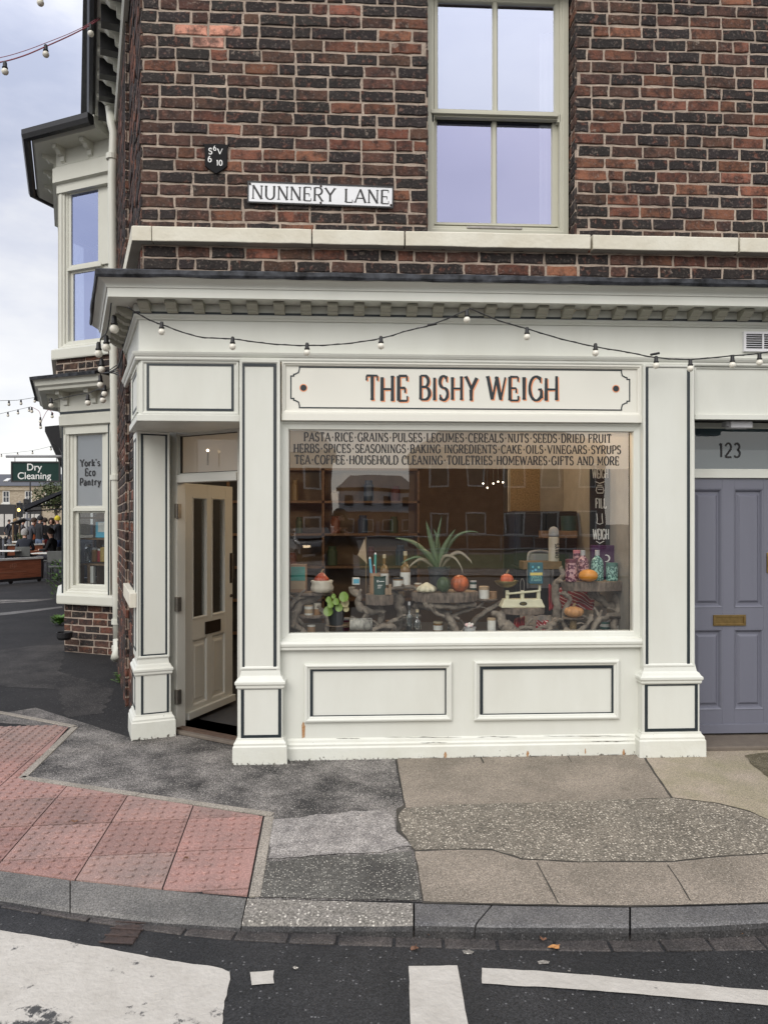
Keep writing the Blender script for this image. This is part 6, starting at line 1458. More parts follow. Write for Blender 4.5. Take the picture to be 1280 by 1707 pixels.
m2.ring(fr, -w*.5, -w*.2, h*.68, h*.78, .003, 0, .0015); 
for k, (q0_, q1_) in enumerate(((.5,.53),(.42,.44),(.36,.38))): m2.box(fr, -w*.4, w*(.4-.15*k), h*q0_, h*q1_, 0, .0015)
m2.box(fr, -w*.1, w*.7, h*.70, h*.73, -.003, .0015); m2.build('print', M['white_letter'], t)
for i, (u0, u1, vt, lb_) in enumerate(((642,648,981,'small pale wooden block in front of the green pillow box'),(648,652.5,974,'taller pale wooden block beside the green pillow box'))):
    t = box_item('wooden_block', u0, u1, vt, zSD, .155, .02, M['cut_wood'], lb_, 'wooden block')
# pot plants
def potted(name, u0, u1, vt, zb, y, label, cat):
    t, o, r, h = jar(u0, u1, vt, zb, y, 'pot_dark', label, cat, None, None, [(.70,0),(.74,.02),(.96,.86),(1.0,.87),(1.0,1.0),(.9,1.0),(.88,.9)], name); MB().lathe(o, [(r*.86,h*.90),(r*.5,h*.92)], 16).build('soil', M['moss_ground'], t); return t, o, r, h
mat('pilea_leaf', (.17,.27,.04), .4, var=.4, vscale=25, dark=(.13,.25,.03)); mat('pilea_pale', (.45,.40,.22), .5, var=.3); mat('aloe_leaf', (.13,.18,.10), .45, var=.5, vscale=12, dark=(.08,.12,.06), coat=.1); mat('aloe_dry', (.30,.25,.19), .6, var=.4, vscale=14)
t, o, r, h = potted('round_leaf_plant', 545, 576, 1012, zSC, .20, 'young plant with round bright green leaves in dark pot', 'potted plant')
top = o + Vector((0,0,h))
for i, (u, v, s_, m) in enumerate(((573,995,16,'pilea_leaf'),(565,1013,13,'pilea_leaf'),(547,1019,16,'pilea_leaf'),(551,1008,11,'pilea_leaf'),(548,1000,10,'pilea_leaf'),(575,1005,14,'pilea_pale'),(560,1003,11,'pilea_leaf'),(556,994,8,'pilea_leaf'),(577,1015,10,'pilea_pale'))):
    q = W(u, v, .10+.015*(i%3)); r_ = s_*kpx(u,.12)/2; tl = Vector((noise.noise(Vector((i,1,1)))*.6, -1, .35+noise.noise(Vector((i,2,5))))).normalized(); ax = tl.cross(Vector((0,0,1))).normalized(); ay = ax.cross(tl)
    n = 18; V = [q + ax*r_*math.cos(2*math.pi*k/n) + ay*r_*1.1*math.sin(2*math.pi*k/n) - tl*.006*math.cos(4*math.pi*k/n) for k in range(n)]
    MB().add(V + [q + tl*.003], [(k,(k+1)%n,n) for k in range(n)]).build('leaf', M[m], t, smooth=True)
    MB().tube(catmull([top - Vector((0,0,.02)), top.lerp(q, .6)+Vector((0,0,.02)), q], 4), .0022, 5).build('stem', M['pilea_leaf'], t)
t, o, r, h = potted('aloe_plant', 713, 750, 944, zSE, .36, 'large aloe with long pointed green leaves in dark pot', 'potted plant')
base = o + Vector((0,0,h*.95)); rr = random.Random(6)
def aloe(pts, w, m, k):
    P = catmull([base + Vector((0,0,-.02))] + [W(u, v, y) for u, v, y in pts], 7); n = len(P); V = []; F = []
    for i, p in enumerate(P):
        tt = i/(n-1); tn = (P[min(i+1,n-1)]-P[max(i-1,0)]).normalized(); sd = tn.cross(Vector((0,-1,.25))).normalized(); up = sd.cross(tn); ww = w*(1-tt**1.6)*(.8+.5*min(1,tt*4)) + .0006
        V += [p - sd*ww - up*-.004, p - up*ww*.45, p + sd*ww - up*-.004, p + up*ww*.12]
    for i in range(n-1):
        for j in range(4): F.append((i*4+j, i*4+(j+1)%4, (i+1)*4+(j+1)%4, (i+1)*4+j))
    MB().add(V, F + [(0,1,2,3)]).build('leaf', M[m], t, smooth=True)
for k, (pts, w, m) in enumerate((([(722,915,.34),(714,885,.33),(710,868,.32)], .021, 'aloe_leaf'), ([(727,915,.36),(731,885,.36),(736,860,.36)], .015, 'aloe_leaf'), ([(738,918,.34),(750,895,.32),(759,882,.3)], .019, 'aloe_leaf'), ([(745,915,.36),(762,893,.36),(782,886,.36),(798,888,.36)], .012, 'aloe_leaf'), ([(710,922,.3),(690,905,.28),(672,899,.26),(658,897,.26)], .017, 'aloe_leaf'), ([(715,925,.3),(702,915,.28),(694,905,.26)], .016, 'aloe_leaf'), ([(750,928,.3),(766,921,.28),(782,933,.26),(786,940,.26)], .013, 'aloe_dry'), ([(705,933,.32),(690,938,.3),(680,948,.3)], .012, 'aloe_dry'), ([(740,928,.30),(757,930,.28),(768,945,.26),(771,956,.25)], .010, 'aloe_dry'), ([(700,930,.34),(682,932,.32),(668,940,.32)], .010, 'aloe_leaf'), ([(730,905,.40),(722,880,.42)], .016, 'aloe_leaf'))): aloe(pts, w, m, k)
pumpkin('green_gourd', 739, 960, 24, .20, zSE, 'gourd_green', 'dark green ribbed gourd in front of the aloe pot', 10, .14, False, cat='gourd')
pumpkin('orange_pumpkin', 766, 957, 31, .24, zSE, 'pumpkin_orange', 'mottled orange and black pumpkin on the right end of the log slab', 9, .08, False)
m2 = thing('white_gourd', 'creamy white scalloped gourd on the left end of the log slab', 'gourd', W(711,985,.24)); c = W(711, 985, .24); c.z = zSE
MB().lathe(c, [(.03,0),(.060,.006),(.070,.02),(.060,.038),(.036,.055),(.016,.066),(.010,.07)], 48, fn=lambda a, z: 1+.13*math.cos(8*a)*(1-z/.09)).build('flesh', M['gourd_white'], m2, smooth=True)
# birch log, bucket with sweets
mat('birch', (.50,.48,.43), .8, var=.95, vscale=26, dark=(.035,.03,.028), stretch=(1,1,.35))
p0, p1 = W(583, 1030, .16), W(620, 1030, .16); t = thing('birch_log', 'short white birch log lying on a thin slice by the deck', 'log', (p0.x, .16, zSL)); rl = (p0.z - zSL)/2; MB().tube([(p0.x,.16,zSL+rl),((p0.x+p1.x)/2,.16,zSL+rl),(p1.x,.16,zSL+rl)], [rl, rl*.97, rl*.98], 24).build('birch_bark', M['birch'], t); MB().tube([(p0.x-.002,.16,zSL+rl),(p0.x+.001,.16,zSL+rl)], rl*.92, 24).build('cut_face', M['cut_wood'], t)
t, o, r, h = jar(773, 793, 1045, ZD, .10, 'tin', 'small tin bucket filled with pink and white mints', 'bucket', None, None, [(.78,0),(.8,.03),(.98,.92),(1.03,.94),(1.03,1.0),(.93,1.0),(.9,.7)], 'tin_bucket')
MB().tube(catmull([o+Vector((-r,0,h*.9)), o+Vector((-r*1.5,-.01,h*.5)), o+Vector((-r*1.9,-.02,h*.15))], 4), .002, 5).build('handle', M['steel'], t)
mat('mint_pink', (.75,.55,.55), .4); mat('mint_white', (.78,.74,.70), .4)
rr = random.Random(8)
for i in range(14):
    a = rr.uniform(0,6.28); q = rr.uniform(0,.75)*r; m3 = MB(); m3.ball(o + Vector((q*math.cos(a), q*math.sin(a), h*.96 + .012*(1-q/r) + (.012 if i > 8 else 0))), .011, n=10, m=6)
    tag(m3.build('mint', M['mint_pink' if i % 2 else 'mint_white'], smooth=True), ('pink' if i % 2 else 'white') + ' round mint in the small tin bucket', 'sweet', ('pink' if i % 2 else 'white') + ' mints in the bucket')
box_item('tin_box', 588, 600, 963, W(594, 975, .32).z, .32, .04, M['label_white'], 'small white and blue printed box on the bent driftwood', 'box', 8, lambda fr, w, h, t: MB().box(fr, -w*.8, w*.8, h*.2, h*.8, 0, .0015).build('print', M['sky_blue'], t))
# white paper sail decoration
sl_ = thing('paper_sail', 'small pale translucent paper sail standing behind the pens', 'decoration', W(604, 930, .5)); P = [W(608, 898, .5), W(612, 940, .5), W(596, 925, .5)]
MB().add(P + [q + Vector((0,.004,0)) for q in P], [(0,1,2),(3,4,5),(0,1,4,3),(1,2,5,4),(2,0,3,5)]).build('sail', M['kraft_pale'], sl_); MB().tube([W(610,895,.505), (W(610,895,.505).x, .505, ZD)], .003, 6).build('mast', M['stalk'], sl_)
# weighing scales
t = thing('weighing_scales', 'cream enamelled kitchen balance scales with brass pan', 'scales', W(868, 1012, .2)); ys = .21
x0, x1 = W(833, 1010, ys).x, W(905, 1010, ys).x; xm = (x0+x1)/2; w = (x1-x0)/2; zb = zSF; hB = W(868, 998, ys).z-zb
V = []
for (s_, z) in ((1.0, 0), (1.0, .012), (.93, hB*.5), (.86, hB)):
    V += [(xm-w*s_, ys-.05*s_, zb+z), (xm+w*s_, ys-.05*s_, zb+z), (xm+w*s_, ys+.05*s_, zb+z), (xm-w*s_, ys+.05*s_, zb+z)]
MB().add(V, [(3,2,1,0),(12,13,14,15)] + [(i*4+j, i*4+(j+1)%4, (i+1)*4+(j+1)%4, (i+1)*4+j) for i in range(3) for j in range(4)]).build('base', M['cream_iron'], t, bevel=.005)
m2 = MB(); zt = zb+hB
for uu in (845, 870, 897): x = W(uu, 990, ys).x; m2.wbox(x-.012, x+.012, ys-.012, ys+.012, zt-.004, W(uu, 984, ys).z)
m2.build('pillar', M['cream_iron'], t, bevel=.003)
pA, pB = W(843, 990, ys-.016), W(899, 985, ys-.016); m2 = MB(); m2.tube([pA, (pA+pB)/2, pB], .008, 8); m2.tube([pB, pB + Vector((0,0,.045))], .010, 10); m2.build('beam', M['cream_iron'], t)
q = W(870, 982, ys); m2 = MB(); m2.tube(catmull([q+Vector((-.012,0,-.02)), q+Vector((-.013,0,.05)), q+Vector((0,0,.075)), q+Vector((.013,0,.05)), q+Vector((.012,0,-.02))], 5), .0035, 6); m2.build('pointer_loop', M['steel'], t)
c = W(844, 975, ys); rP = 20*kpx(844, ys); zP = W(844, 980, ys).z; m2 = MB(); m2.lathe((c.x, ys, zP), [(.01,0),(rP*.55,.010),(rP*.85,.030),(rP,.052),(rP*.98,.053),(rP*.82,.032),(rP*.5,.014),(.01,.006)], 28); mat('old_brass', (.22,.18,.08), .3, .8, var=.4); m2.build('pan', M['old_brass'], t, smooth=True)
m2 = MB(); n = 20; qx = (x0+x1)/2; zz = zb+hB*.5
for (s_, c_, mi) in ((1, .0, 0), (.72, .0012, 1)): m2.add([(qx+.028*s_*math.cos(2*math.pi*i/n), ys-.0475-.0025-c_, zz+.014*s_*math.sin(2*math.pi*i/n)) for i in range(n)], [tuple(range(n))], mi)
m2.build('maker_badge', [M['rubber_black'], M['old_brass']], t)
pumpkin('coral_pumpkin', 844.5, 954, 22, ys, zP+.012, 'pumpkin_coral', 'small coral pumpkin with curved stalk in the scale pan', 9, .12)
tr = W(893, 978, ys); MB().wbox(tr.x-.05, tr.x+.035, ys-.04, ys+.04, pB.z+.045, pB.z+.050).build('weight_plate', M['old_brass'], t)
def bag_x(fr, w, h, t):
    MB().box(fr, -w*.9, w*.9, h*.40, h*.53, 0, .002).build('yellow_band', M['yellow'], t)
    for q0_, q1_ in ((.12,.22),(.26,.36)): m2 = MB(); letters(m2, fr, 'DOVES' if q0_ > .2 else 'FARM', -w*.75, w*.75, h*q0_, h*q1_, .002, wv=.22, wh=.18); m2.build('lettering', M['mint'], t)
    for (a_, b_, s_) in ((-.5,.8,.12),(.35,.78,.14),(-.1,.66,.16),(-.55,.6,.12)): MB().box(fr, w*(a_-s_), w*(a_+s_), h*(b_-.05), h*(b_+.05), 0, .002).build('printed_motif', M['sky_blue' if a_ < 0 else 'mint'], t)
box_item('flour_bag', 882, 905, 938, pB.z+.051, .20, .05, M['bag_blue'], 'dark blue flour bag with yellow band beside the scales', 'flour bag', 3, bag_x)
# rear shelves on the cabinet and what stands on them
for (u0, u1, v0, v1, y, lb_) in ((872,936,936,949,.62,'rough wooden shelf plank behind the blue flour bag'),(905,962,885,897,.75,'rough wooden shelf plank carrying a green planter')):
    p0, p1 = W(u0, v0, y), W(u1, v1, y); t = thing('shelf_plank', lb_, 'shelf', (p0.x, y, p1.z)); MB().wbox(p0.x, p1.x, y, y+.14, p1.z, p0.z).build('plank', M['shelf_wood'], t, bevel=.003)
    for x in (p0.x+.05, p1.x-.05): MB().wbox(x-.01, x+.01, y+.13, y+.65, p1.z-.012, p1.z-.001).build('arm', M['black_iron'], t)
zP1 = W(900, 936, .62).z; zP2 = W(930, 885, .75).z
jar(934, 961, 860, zP2, .82, 'forest', 'square shouldered dark green planter on the upper shelf plank', 'planter', None, None, [(.85,0),(.9,.03),(1,.95),(1,1),(.9,1)], 'planter')
t, o, r, h = jar(914, 931, 888, zP1, .66, 'canvas', 'tall off white bottle with domed lid and vertical black lettering', 'bottle', None, None, [(.95,0),(1,.02),(1,.82),(.9,.86)], 'white_bottle')
MB().lathe(o, [(r*.98,h*.86),(r*1.0,h*.94),(r*.9,h*1.10),(r*.6,h*1.19),(r*.1,h*1.22)], 20).build('lid', M['plain_grey'], t, smooth=True)
fv = Fr(o + Vector((r*.25,-r*1.0,0)), (0,0,1), (0,-1,0)); fv.ez = Vector((-1,0,0)); m2 = MB(); letters(m2, fv, "CHILLY'S", h*.12, h*.62, -.016, .012, .006, wv=.2, wh=.14); m2.build('lettering', M['black_letter'], t)
t = thing('chair', 'grey plastic chair back behind the blue flour bag', 'chair', W(893,1010,.95)); c = W(900, 930, .95); m2 = MB(); m2.tube(catmull([c+Vector((-.10,0,-.25)), c+Vector((-.10,0,.0)), c+Vector((-.06,.02,.05)), c+Vector((.06,.02,.05)), c+Vector((.10,0,.0)), c+Vector((.10,0,-.25))], 5), .012, 8); m2.build('back_frame', M['plain_grey'], t, smooth=True); MB().wbox(c.x-.09, c.x+.09, .96, .975, c.z-.25, c.z+.035).build('backrest', M['plain_grey'], t, bevel=.006); MB().wbox(c.x-.18, c.x+.18, .97, 1.24, .45, .48).build('seat', M['plain_grey'], t, bevel=.006)
for dx, dy in ((-.16,1.0),(.16,1.0),(-.16,1.22),(.16,1.22)): MB().tube([(c.x+dx, dy, .45),(c.x+dx*1.1, dy, .03)], .012, 8).build('leg', M['steel'], t)
# patterned bottles and cups on the grey slab
def patterned(name, a, b, sc):
    m = mat(name, a, .4); t, N, L = nodes_of(m); co = N.new('ShaderNodeTexCoord'); v = N.new('ShaderNodeTexNoise'); v.inputs['Scale'].default_value = sc; v.inputs['Detail'].default_value = 1.5; L(co.outputs['Object'], v.inputs['Vector'])
    r = N.new('ShaderNodeMapRange'); r.inputs[1].default_value = .5; r.inputs[2].default_value = .53; L(v.outputs[0], r.inputs[0]); x = N.new('ShaderNodeMix'); x.data_type = 'RGBA'; L(r.outputs[0], x.inputs[0]); x.inputs[6].default_value = (*a,1); x.inputs[7].default_value = (*b,1); L(x.outputs[2], N['Principled BSDF'].inputs['Base Color'])
patterned('pattern_pink', (.10,.016,.045), (.46,.27,.28), 55); patterned('pattern_mint', (.04,.13,.12), (.30,.52,.46), 70)
CH = [(.85,0),(.98,.02),(1,.06),(1,.58),(.85,.68),(.42,.78),(.36,.82),(.36,.84)]
zz = zSG
jar(942, 961, 932, zz, .27, 'pattern_pink', 'pink and maroon patterned travel cup at the left of the slab', 'travel cup', 'maroon', lidv=.84, name='travel_cup')
jar(955, 968, 917, zz, .42, 'pattern_pink', 'taller pink patterned food pot standing behind the maroon bottle', 'food pot', 'pink', lidv=.9, name='food_pot')
bottle(961, 981, 917, zz, .35, 'pattern_pink', 'tin', 'maroon patterned flask bottle with silver neck and ring', lab=('maroon',.60,.62), prof=CH, name='flask_bottle', capz=.83)
bottle(985, 1005, 917, zz, .33, 'pattern_mint', 'tin', 'dark green flask bottle with speckled mint pattern', lab=('sea_green',.60,.62), prof=CH, name='flask_bottle', capz=.83)
jar(1010, 1029, 938, zz, .31, 'pattern_mint', 'speckled mint travel cup at the right end of the slab', 'travel cup', 'sea_green', lidv=.80, name='travel_cup')
pumpkin('yellow_gourd', 980, 948, 32, .23, zz, 'pumpkin_yellow', 'smooth bright yellow orange gourd in front of the bottles', 5, .04, False, cat='gourd')
def moon(fr, w, h, t):
    m2 = MB(); n = 14; P = [(w*-.1+.028*math.cos(a), h*.62+.028*math.sin(a)) for a in [R(-110+220*i/n) for i in range(n+1)]] + [(w*-.1-.006+.022*math.cos(a), h*.62+.022*math.sin(a)) for a in [R(110-220*i/n) for i in range(n+1)]]
    m2.add([fr.p(a, b, .0015) for a, b in P], [(i, i+1, 2*n-i, 2*n+1-i) for i in range(n)]); m2.build('crescent_mark', M['white_letter'], t)
box_item('purple_box', 986, 1040, 909, zz, .43, .05, M['purple'], 'large purple presentation box with white crescent standing on the slab', 'box', 0, moon)
pumpkin('tan_pumpkin', 956, 1009, 33, .18, zSH, 'pumpkin_tan', 'tan ribbed pumpkin on the small round slice', 11, .14)
c = W(955, 1040, .20); m2 = MB(); h = zSH - ZD - .006; m2.lathe((c.x,.20,ZD), [(.024,0),(.026,.01),(.026,W(955,1033,.16).z-ZD-.003)], 18); tag(m2.build('cork_stand', M['cork']), 'large cork holding up the slice with the tan pumpkin', 'cork')
# small goods in the gaps
jar(690, 703, 972, zSE, .45, 'kraft', 'small brown tub behind the white gourd', 'tub', 'label_white', name='small_tub'); jar(783, 794, 968, zSE, .42, 'forest', 'slim green tin at the right end of the log slab behind the pumpkin', 'tin', 'tin', ('label_white',.2,.6), name='small_tin')
bottle(601, 610, 935, ZD+.30, .62, 'amber_liquid', 'rubber_black', 'small brown dropper bottle behind the paper sail', name='dropper_bottle') if False else None
jar(812, 826, 1030, ZD, .16, 'label_white', 'squat white jar on the deck left of the scales foot', 'jar', 'kraft_pale', name='squat_jar'); jar(722, 738, 1036, ZD, .30, 'amber_liquid', 'brown glass jar on the deck under the log slab', 'jar', 'gold_cap', ('label_white',.2,.65), name='brown_jar')
bottle(746, 756, 1018, ZD, .34, 'bottle_glass', 'tin', 'slender clear bottle on the deck behind the tin bucket', lab=('label_white',.15,.4)); jar(642, 656, 1034, ZD, .34, 'kraft_pale', 'pale card tub on the deck between two driftwood legs', 'tub', 'kraft', name='small_tub')
jar(1000, 1016, 1034, ZD, .40, 'sea_green', 'dark green jar on the deck at the lower right of the window', 'jar', 'tin', ('label_white',.25,.6), name='green_jar'); jar(512, 526, 1042, ZD, .26, 'kraft', 'kraft tub on the deck under the candle slice', 'tub', 'label_white', name='small_tub')
jar(1018, 1030, 1042, ZD, .34, 'label_white', 'white lidded pot on the deck in the lower right corner', 'pot', 'canvas', name='lidded_pot'); bottle(880, 889, 1036, ZD, .36, 'amber_liquid', 'gold_cap', 'amber bottle standing on the deck behind the striped cloth corner'); jar(570, 584, 1030, ZD, .38, 'maroon', 'maroon tin on the deck behind the birch log', 'tin', 'tin', ('kraft_pale',.3,.7), name='small_tin')
# cloths
mat('stripe_cloth', (.24,.014,.02), .9); 
def stripes():
    m = M['stripe_cloth']; t, N, L = nodes_of(m); co = N.new('ShaderNodeTexCoord'); w_ = N.new('ShaderNodeTexWave'); w_.inputs['Scale'].default_value = 11; w_.inputs['Distortion'].default_value = 1.2; w_.bands_direction = 'DIAGONAL'; L(co.outputs['Object'], w_.inputs['Vector']); r = N.new('ShaderNodeMapRange'); r.inputs[1].default_value = .86; r.inputs[2].default_value = .92; L(w_.outputs[0], r.inputs[0]); x = N.new('ShaderNodeMix'); x.data_type = 'RGBA'; L(r.outputs[0], x.inputs[0]); x.inputs[6].default_value = (.24,.014,.02,1); x.inputs[7].default_value = (.5,.42,.4,1); L(x.outputs[2], N['Principled BSDF'].inputs['Base Color'])
stripes()
def cloth(u0, u1, v0, v1, y0, y1, m, label, seed, name='cloth'):
    nx_, nz_ = 22, 14; V = []
    for j in range(nz_+1):
        for i in range(nx_+1):
            a, b = i/nx_, j/nz_; q = W(u0+(u1-u0)*a, v0+(v1-v0)*b, y0+(y1-y0)*b); f_ = noise.noise(Vector((a*5, b*2, seed)))*.035 + noise.noise(Vector((a*13, b*4, seed)))*.012
            q = q + Vector((f_*.6, f_, noise.noise(Vector((a*4, b*3, seed+9)))*.02)); q.z = max(q.z, ZD+.004); V.append(q)
    F = [(j*(nx_+1)+i, j*(nx_+1)+i+1, (j+1)*(nx_+1)+i+1, (j+1)*(nx_+1)+i) for j in range(nz_) for i in range(nx_)]
    o = MB().add(V, F).build(name, m, smooth=True); s_ = o.modifiers.new('thickness', 'SOLIDIFY'); s_.thickness = .004; return tag(o, label, 'cloth')
cloth(920, 990, 978, 1016, .55, .42, M['stripe_cloth'], 'red cloth with fine white stripes draped under the grey slab', 3)
cloth(866, 930, 1026, 1060, .42, .20, M['grey_cloth'], 'crumpled grey cloth spread on the deck beside the scales', 5)
cloth(858, 874, 1030, 1060, .30, .14, M['red_cloth'], 'narrow red cloth strip lying on the deck under the scales', 6); cloth(915, 925, 975, 1016, .36, .33, M['red_cloth'], 'folded bright red cloth hanging beside the tall driftwood', 8); cloth(892, 914, 1034, 1058, .22, .13, M['stripe_cloth'], 'striped red corner of cloth in front of the grey cloth', 11)
cloth(988, 1044, 1008, 1060, .62, .5, M['grey_cloth'], 'dark grey felt behind the lower right driftwood', 12)
# black chalk style sign board
t = thing('hanging_sign_board', 'tall black WEIGH FILL WEIGH sign board in the shop window', 'sign', W(1003, 845, .55)); ysb = .52
fr = Fr((0, ysb, 0), (1,0,0), (0,-1,0)); a0, a1, b0, b1 = fr.rect(983, 1024, 775, 918, 0); MB().box(fr, a0, a1, b0, b1, -.015, 0).build('board', M['cabinet_black'], t, bevel=.002)
for tx, u0, u1, v0, v1 in (('WEIGH',987,1013,782,797),('FILL',992,1010,831,847),('WEIGH',988,1014,882,899)):
    x0, x1, y0, y1 = fr.rect(u0,u1,v0,v1,0); m2 = MB(); letters(m2, fr, tx, x0, x1, y0, y1, .0006, wv=.11, wh=.08, serif=.06, sw=.06, track=.1); m2.build('lettering', M['white_letter'], t)
m2 = MB(); um = 999
def ln(P, w=.0035): m2.tube([fr.p(*fr.px(u, v), .001) for u, v in P], w, 5)
ln([(992,803),(999,806),(1007,803)]); ln([(995,809),(1003,809)]); ln([(994,812),(993,818),(995,822),(1004,822),(1006,818),(1004,812),(994,812)], .004); ln([(996,816),(1003,816)]); ln([(994,856),(995,866),(994,872),(999,874),(1004,872),(1003,864),(1003,856)]); ln([(993,902),(999,906),(1006,902)]); m2.build('drawn_jar', M['white_letter'], t)
for u in (990, 1016): q = fr.p(*fr.px(u, 775), -.007); MB().tube([q, (q.x, q.y, 2.95)], .002, 5).build('cord', M['rubber_black'], t)

# ---------------------------------------------------------------- goods in the bay window of the side street
fb2 = Fr(FB.p(0,0,-.28), FB.ex, FB.out); plain('crate_wood', (.20,.125,.07), .7, .6, 30)
t = thing('crate_shelf', 'stacked wooden crate shelving behind the bay window', 'shelving', fb2.p(.4, .6))
s0, s1 = fb2.px(133, 920)[0], fb2.px(184, 920)[0]
for v in (862, 897, 940): z = fb2.px(157, v)[1]; MB().box(fb2, s0, s1, z-.02, z, -.3, 0).build('shelf', M['crate_wood'], t)
for u in (134, 149, 178): a = fb2.px(u, 900)[0]; MB().box(fb2, a-.02, a+.02, fb2.px(u, 985)[1], fb2.px(u, 942)[1], -.05, .01).build('upright', M['crate_wood'], t)
MB().box(fb2, s0, s1, fb2.px(157,985)[1], fb2.px(157,840)[1], -.34, -.30).build('back_board', M['crate_wood'], t)
def bay_item(name, u0, u1, v0, v1, m, label, cat, lid=None, c=-.06):
    a0, a1, b0, b1 = fb2.rect(u0, u1, v0, v1, c); o = fb2.p((a0+a1)/2, b0, c-.06); r = (a1-a0)/2; h = b1-b0; g = thing(name, label, cat, o)
    MB().lathe(o, [(r*.92,0),(r,h*.05),(r,h*.78),(r*.8,h*.86)], 16).build('body', M[m], g); MB().lathe(o, [(r*.82,h*.86),(r*.82,h)], 16).build('lid', M[lid or 'tin'], g)
mat('pasta', (.42,.30,.09), .5, var=.9, vscale=60, dark=(.2,.12,.03))
bay_item('pasta_jar', 164, 177, 908, 937, 'pasta', 'tall jar of yellow pasta in the bay window', 'jar', 'bottle_glass'); bay_item('sauce_bottle', 158, 164, 915, 937, 'red_cloth', 'slim red sauce bottle beside the pasta jar in the bay', 'bottle', 'label_white'); bay_item('spice_jar', 149, 157, 913, 937, 'amber_liquid', 'dark spice jar with tin lid in the bay window', 'jar'); bay_item('glass_jar', 137, 146, 908, 937, 'bottle_glass', 'clear glass jar at the left of the bay window shelf', 'jar')
a0, a1, b0, b1 = fb2.rect(160, 182, 870, 896, -.02); g = thing('blue_carton', 'bright blue carton with white label on the top bay shelf', 'carton', fb2.p(a0, b0)); MB().box(fb2, a0, a1, b0, b1, -.12, -.02).build('carton', M['sky_blue'], g); MB().box(fb2, a0+.04, a1-.01, b0+.07, b1-.005, -.02, -.018).build('label_patch', M['label_white'], g)
a0, a1, b0, b1 = fb2.rect(152, 158, 944, 972, -.02); tag(MB().box(fb2, a0, a1, b0, b1, -.04, .0).build('white_card', M['label_white']), 'upright white card below the pasta jar in the bay window', 'card')
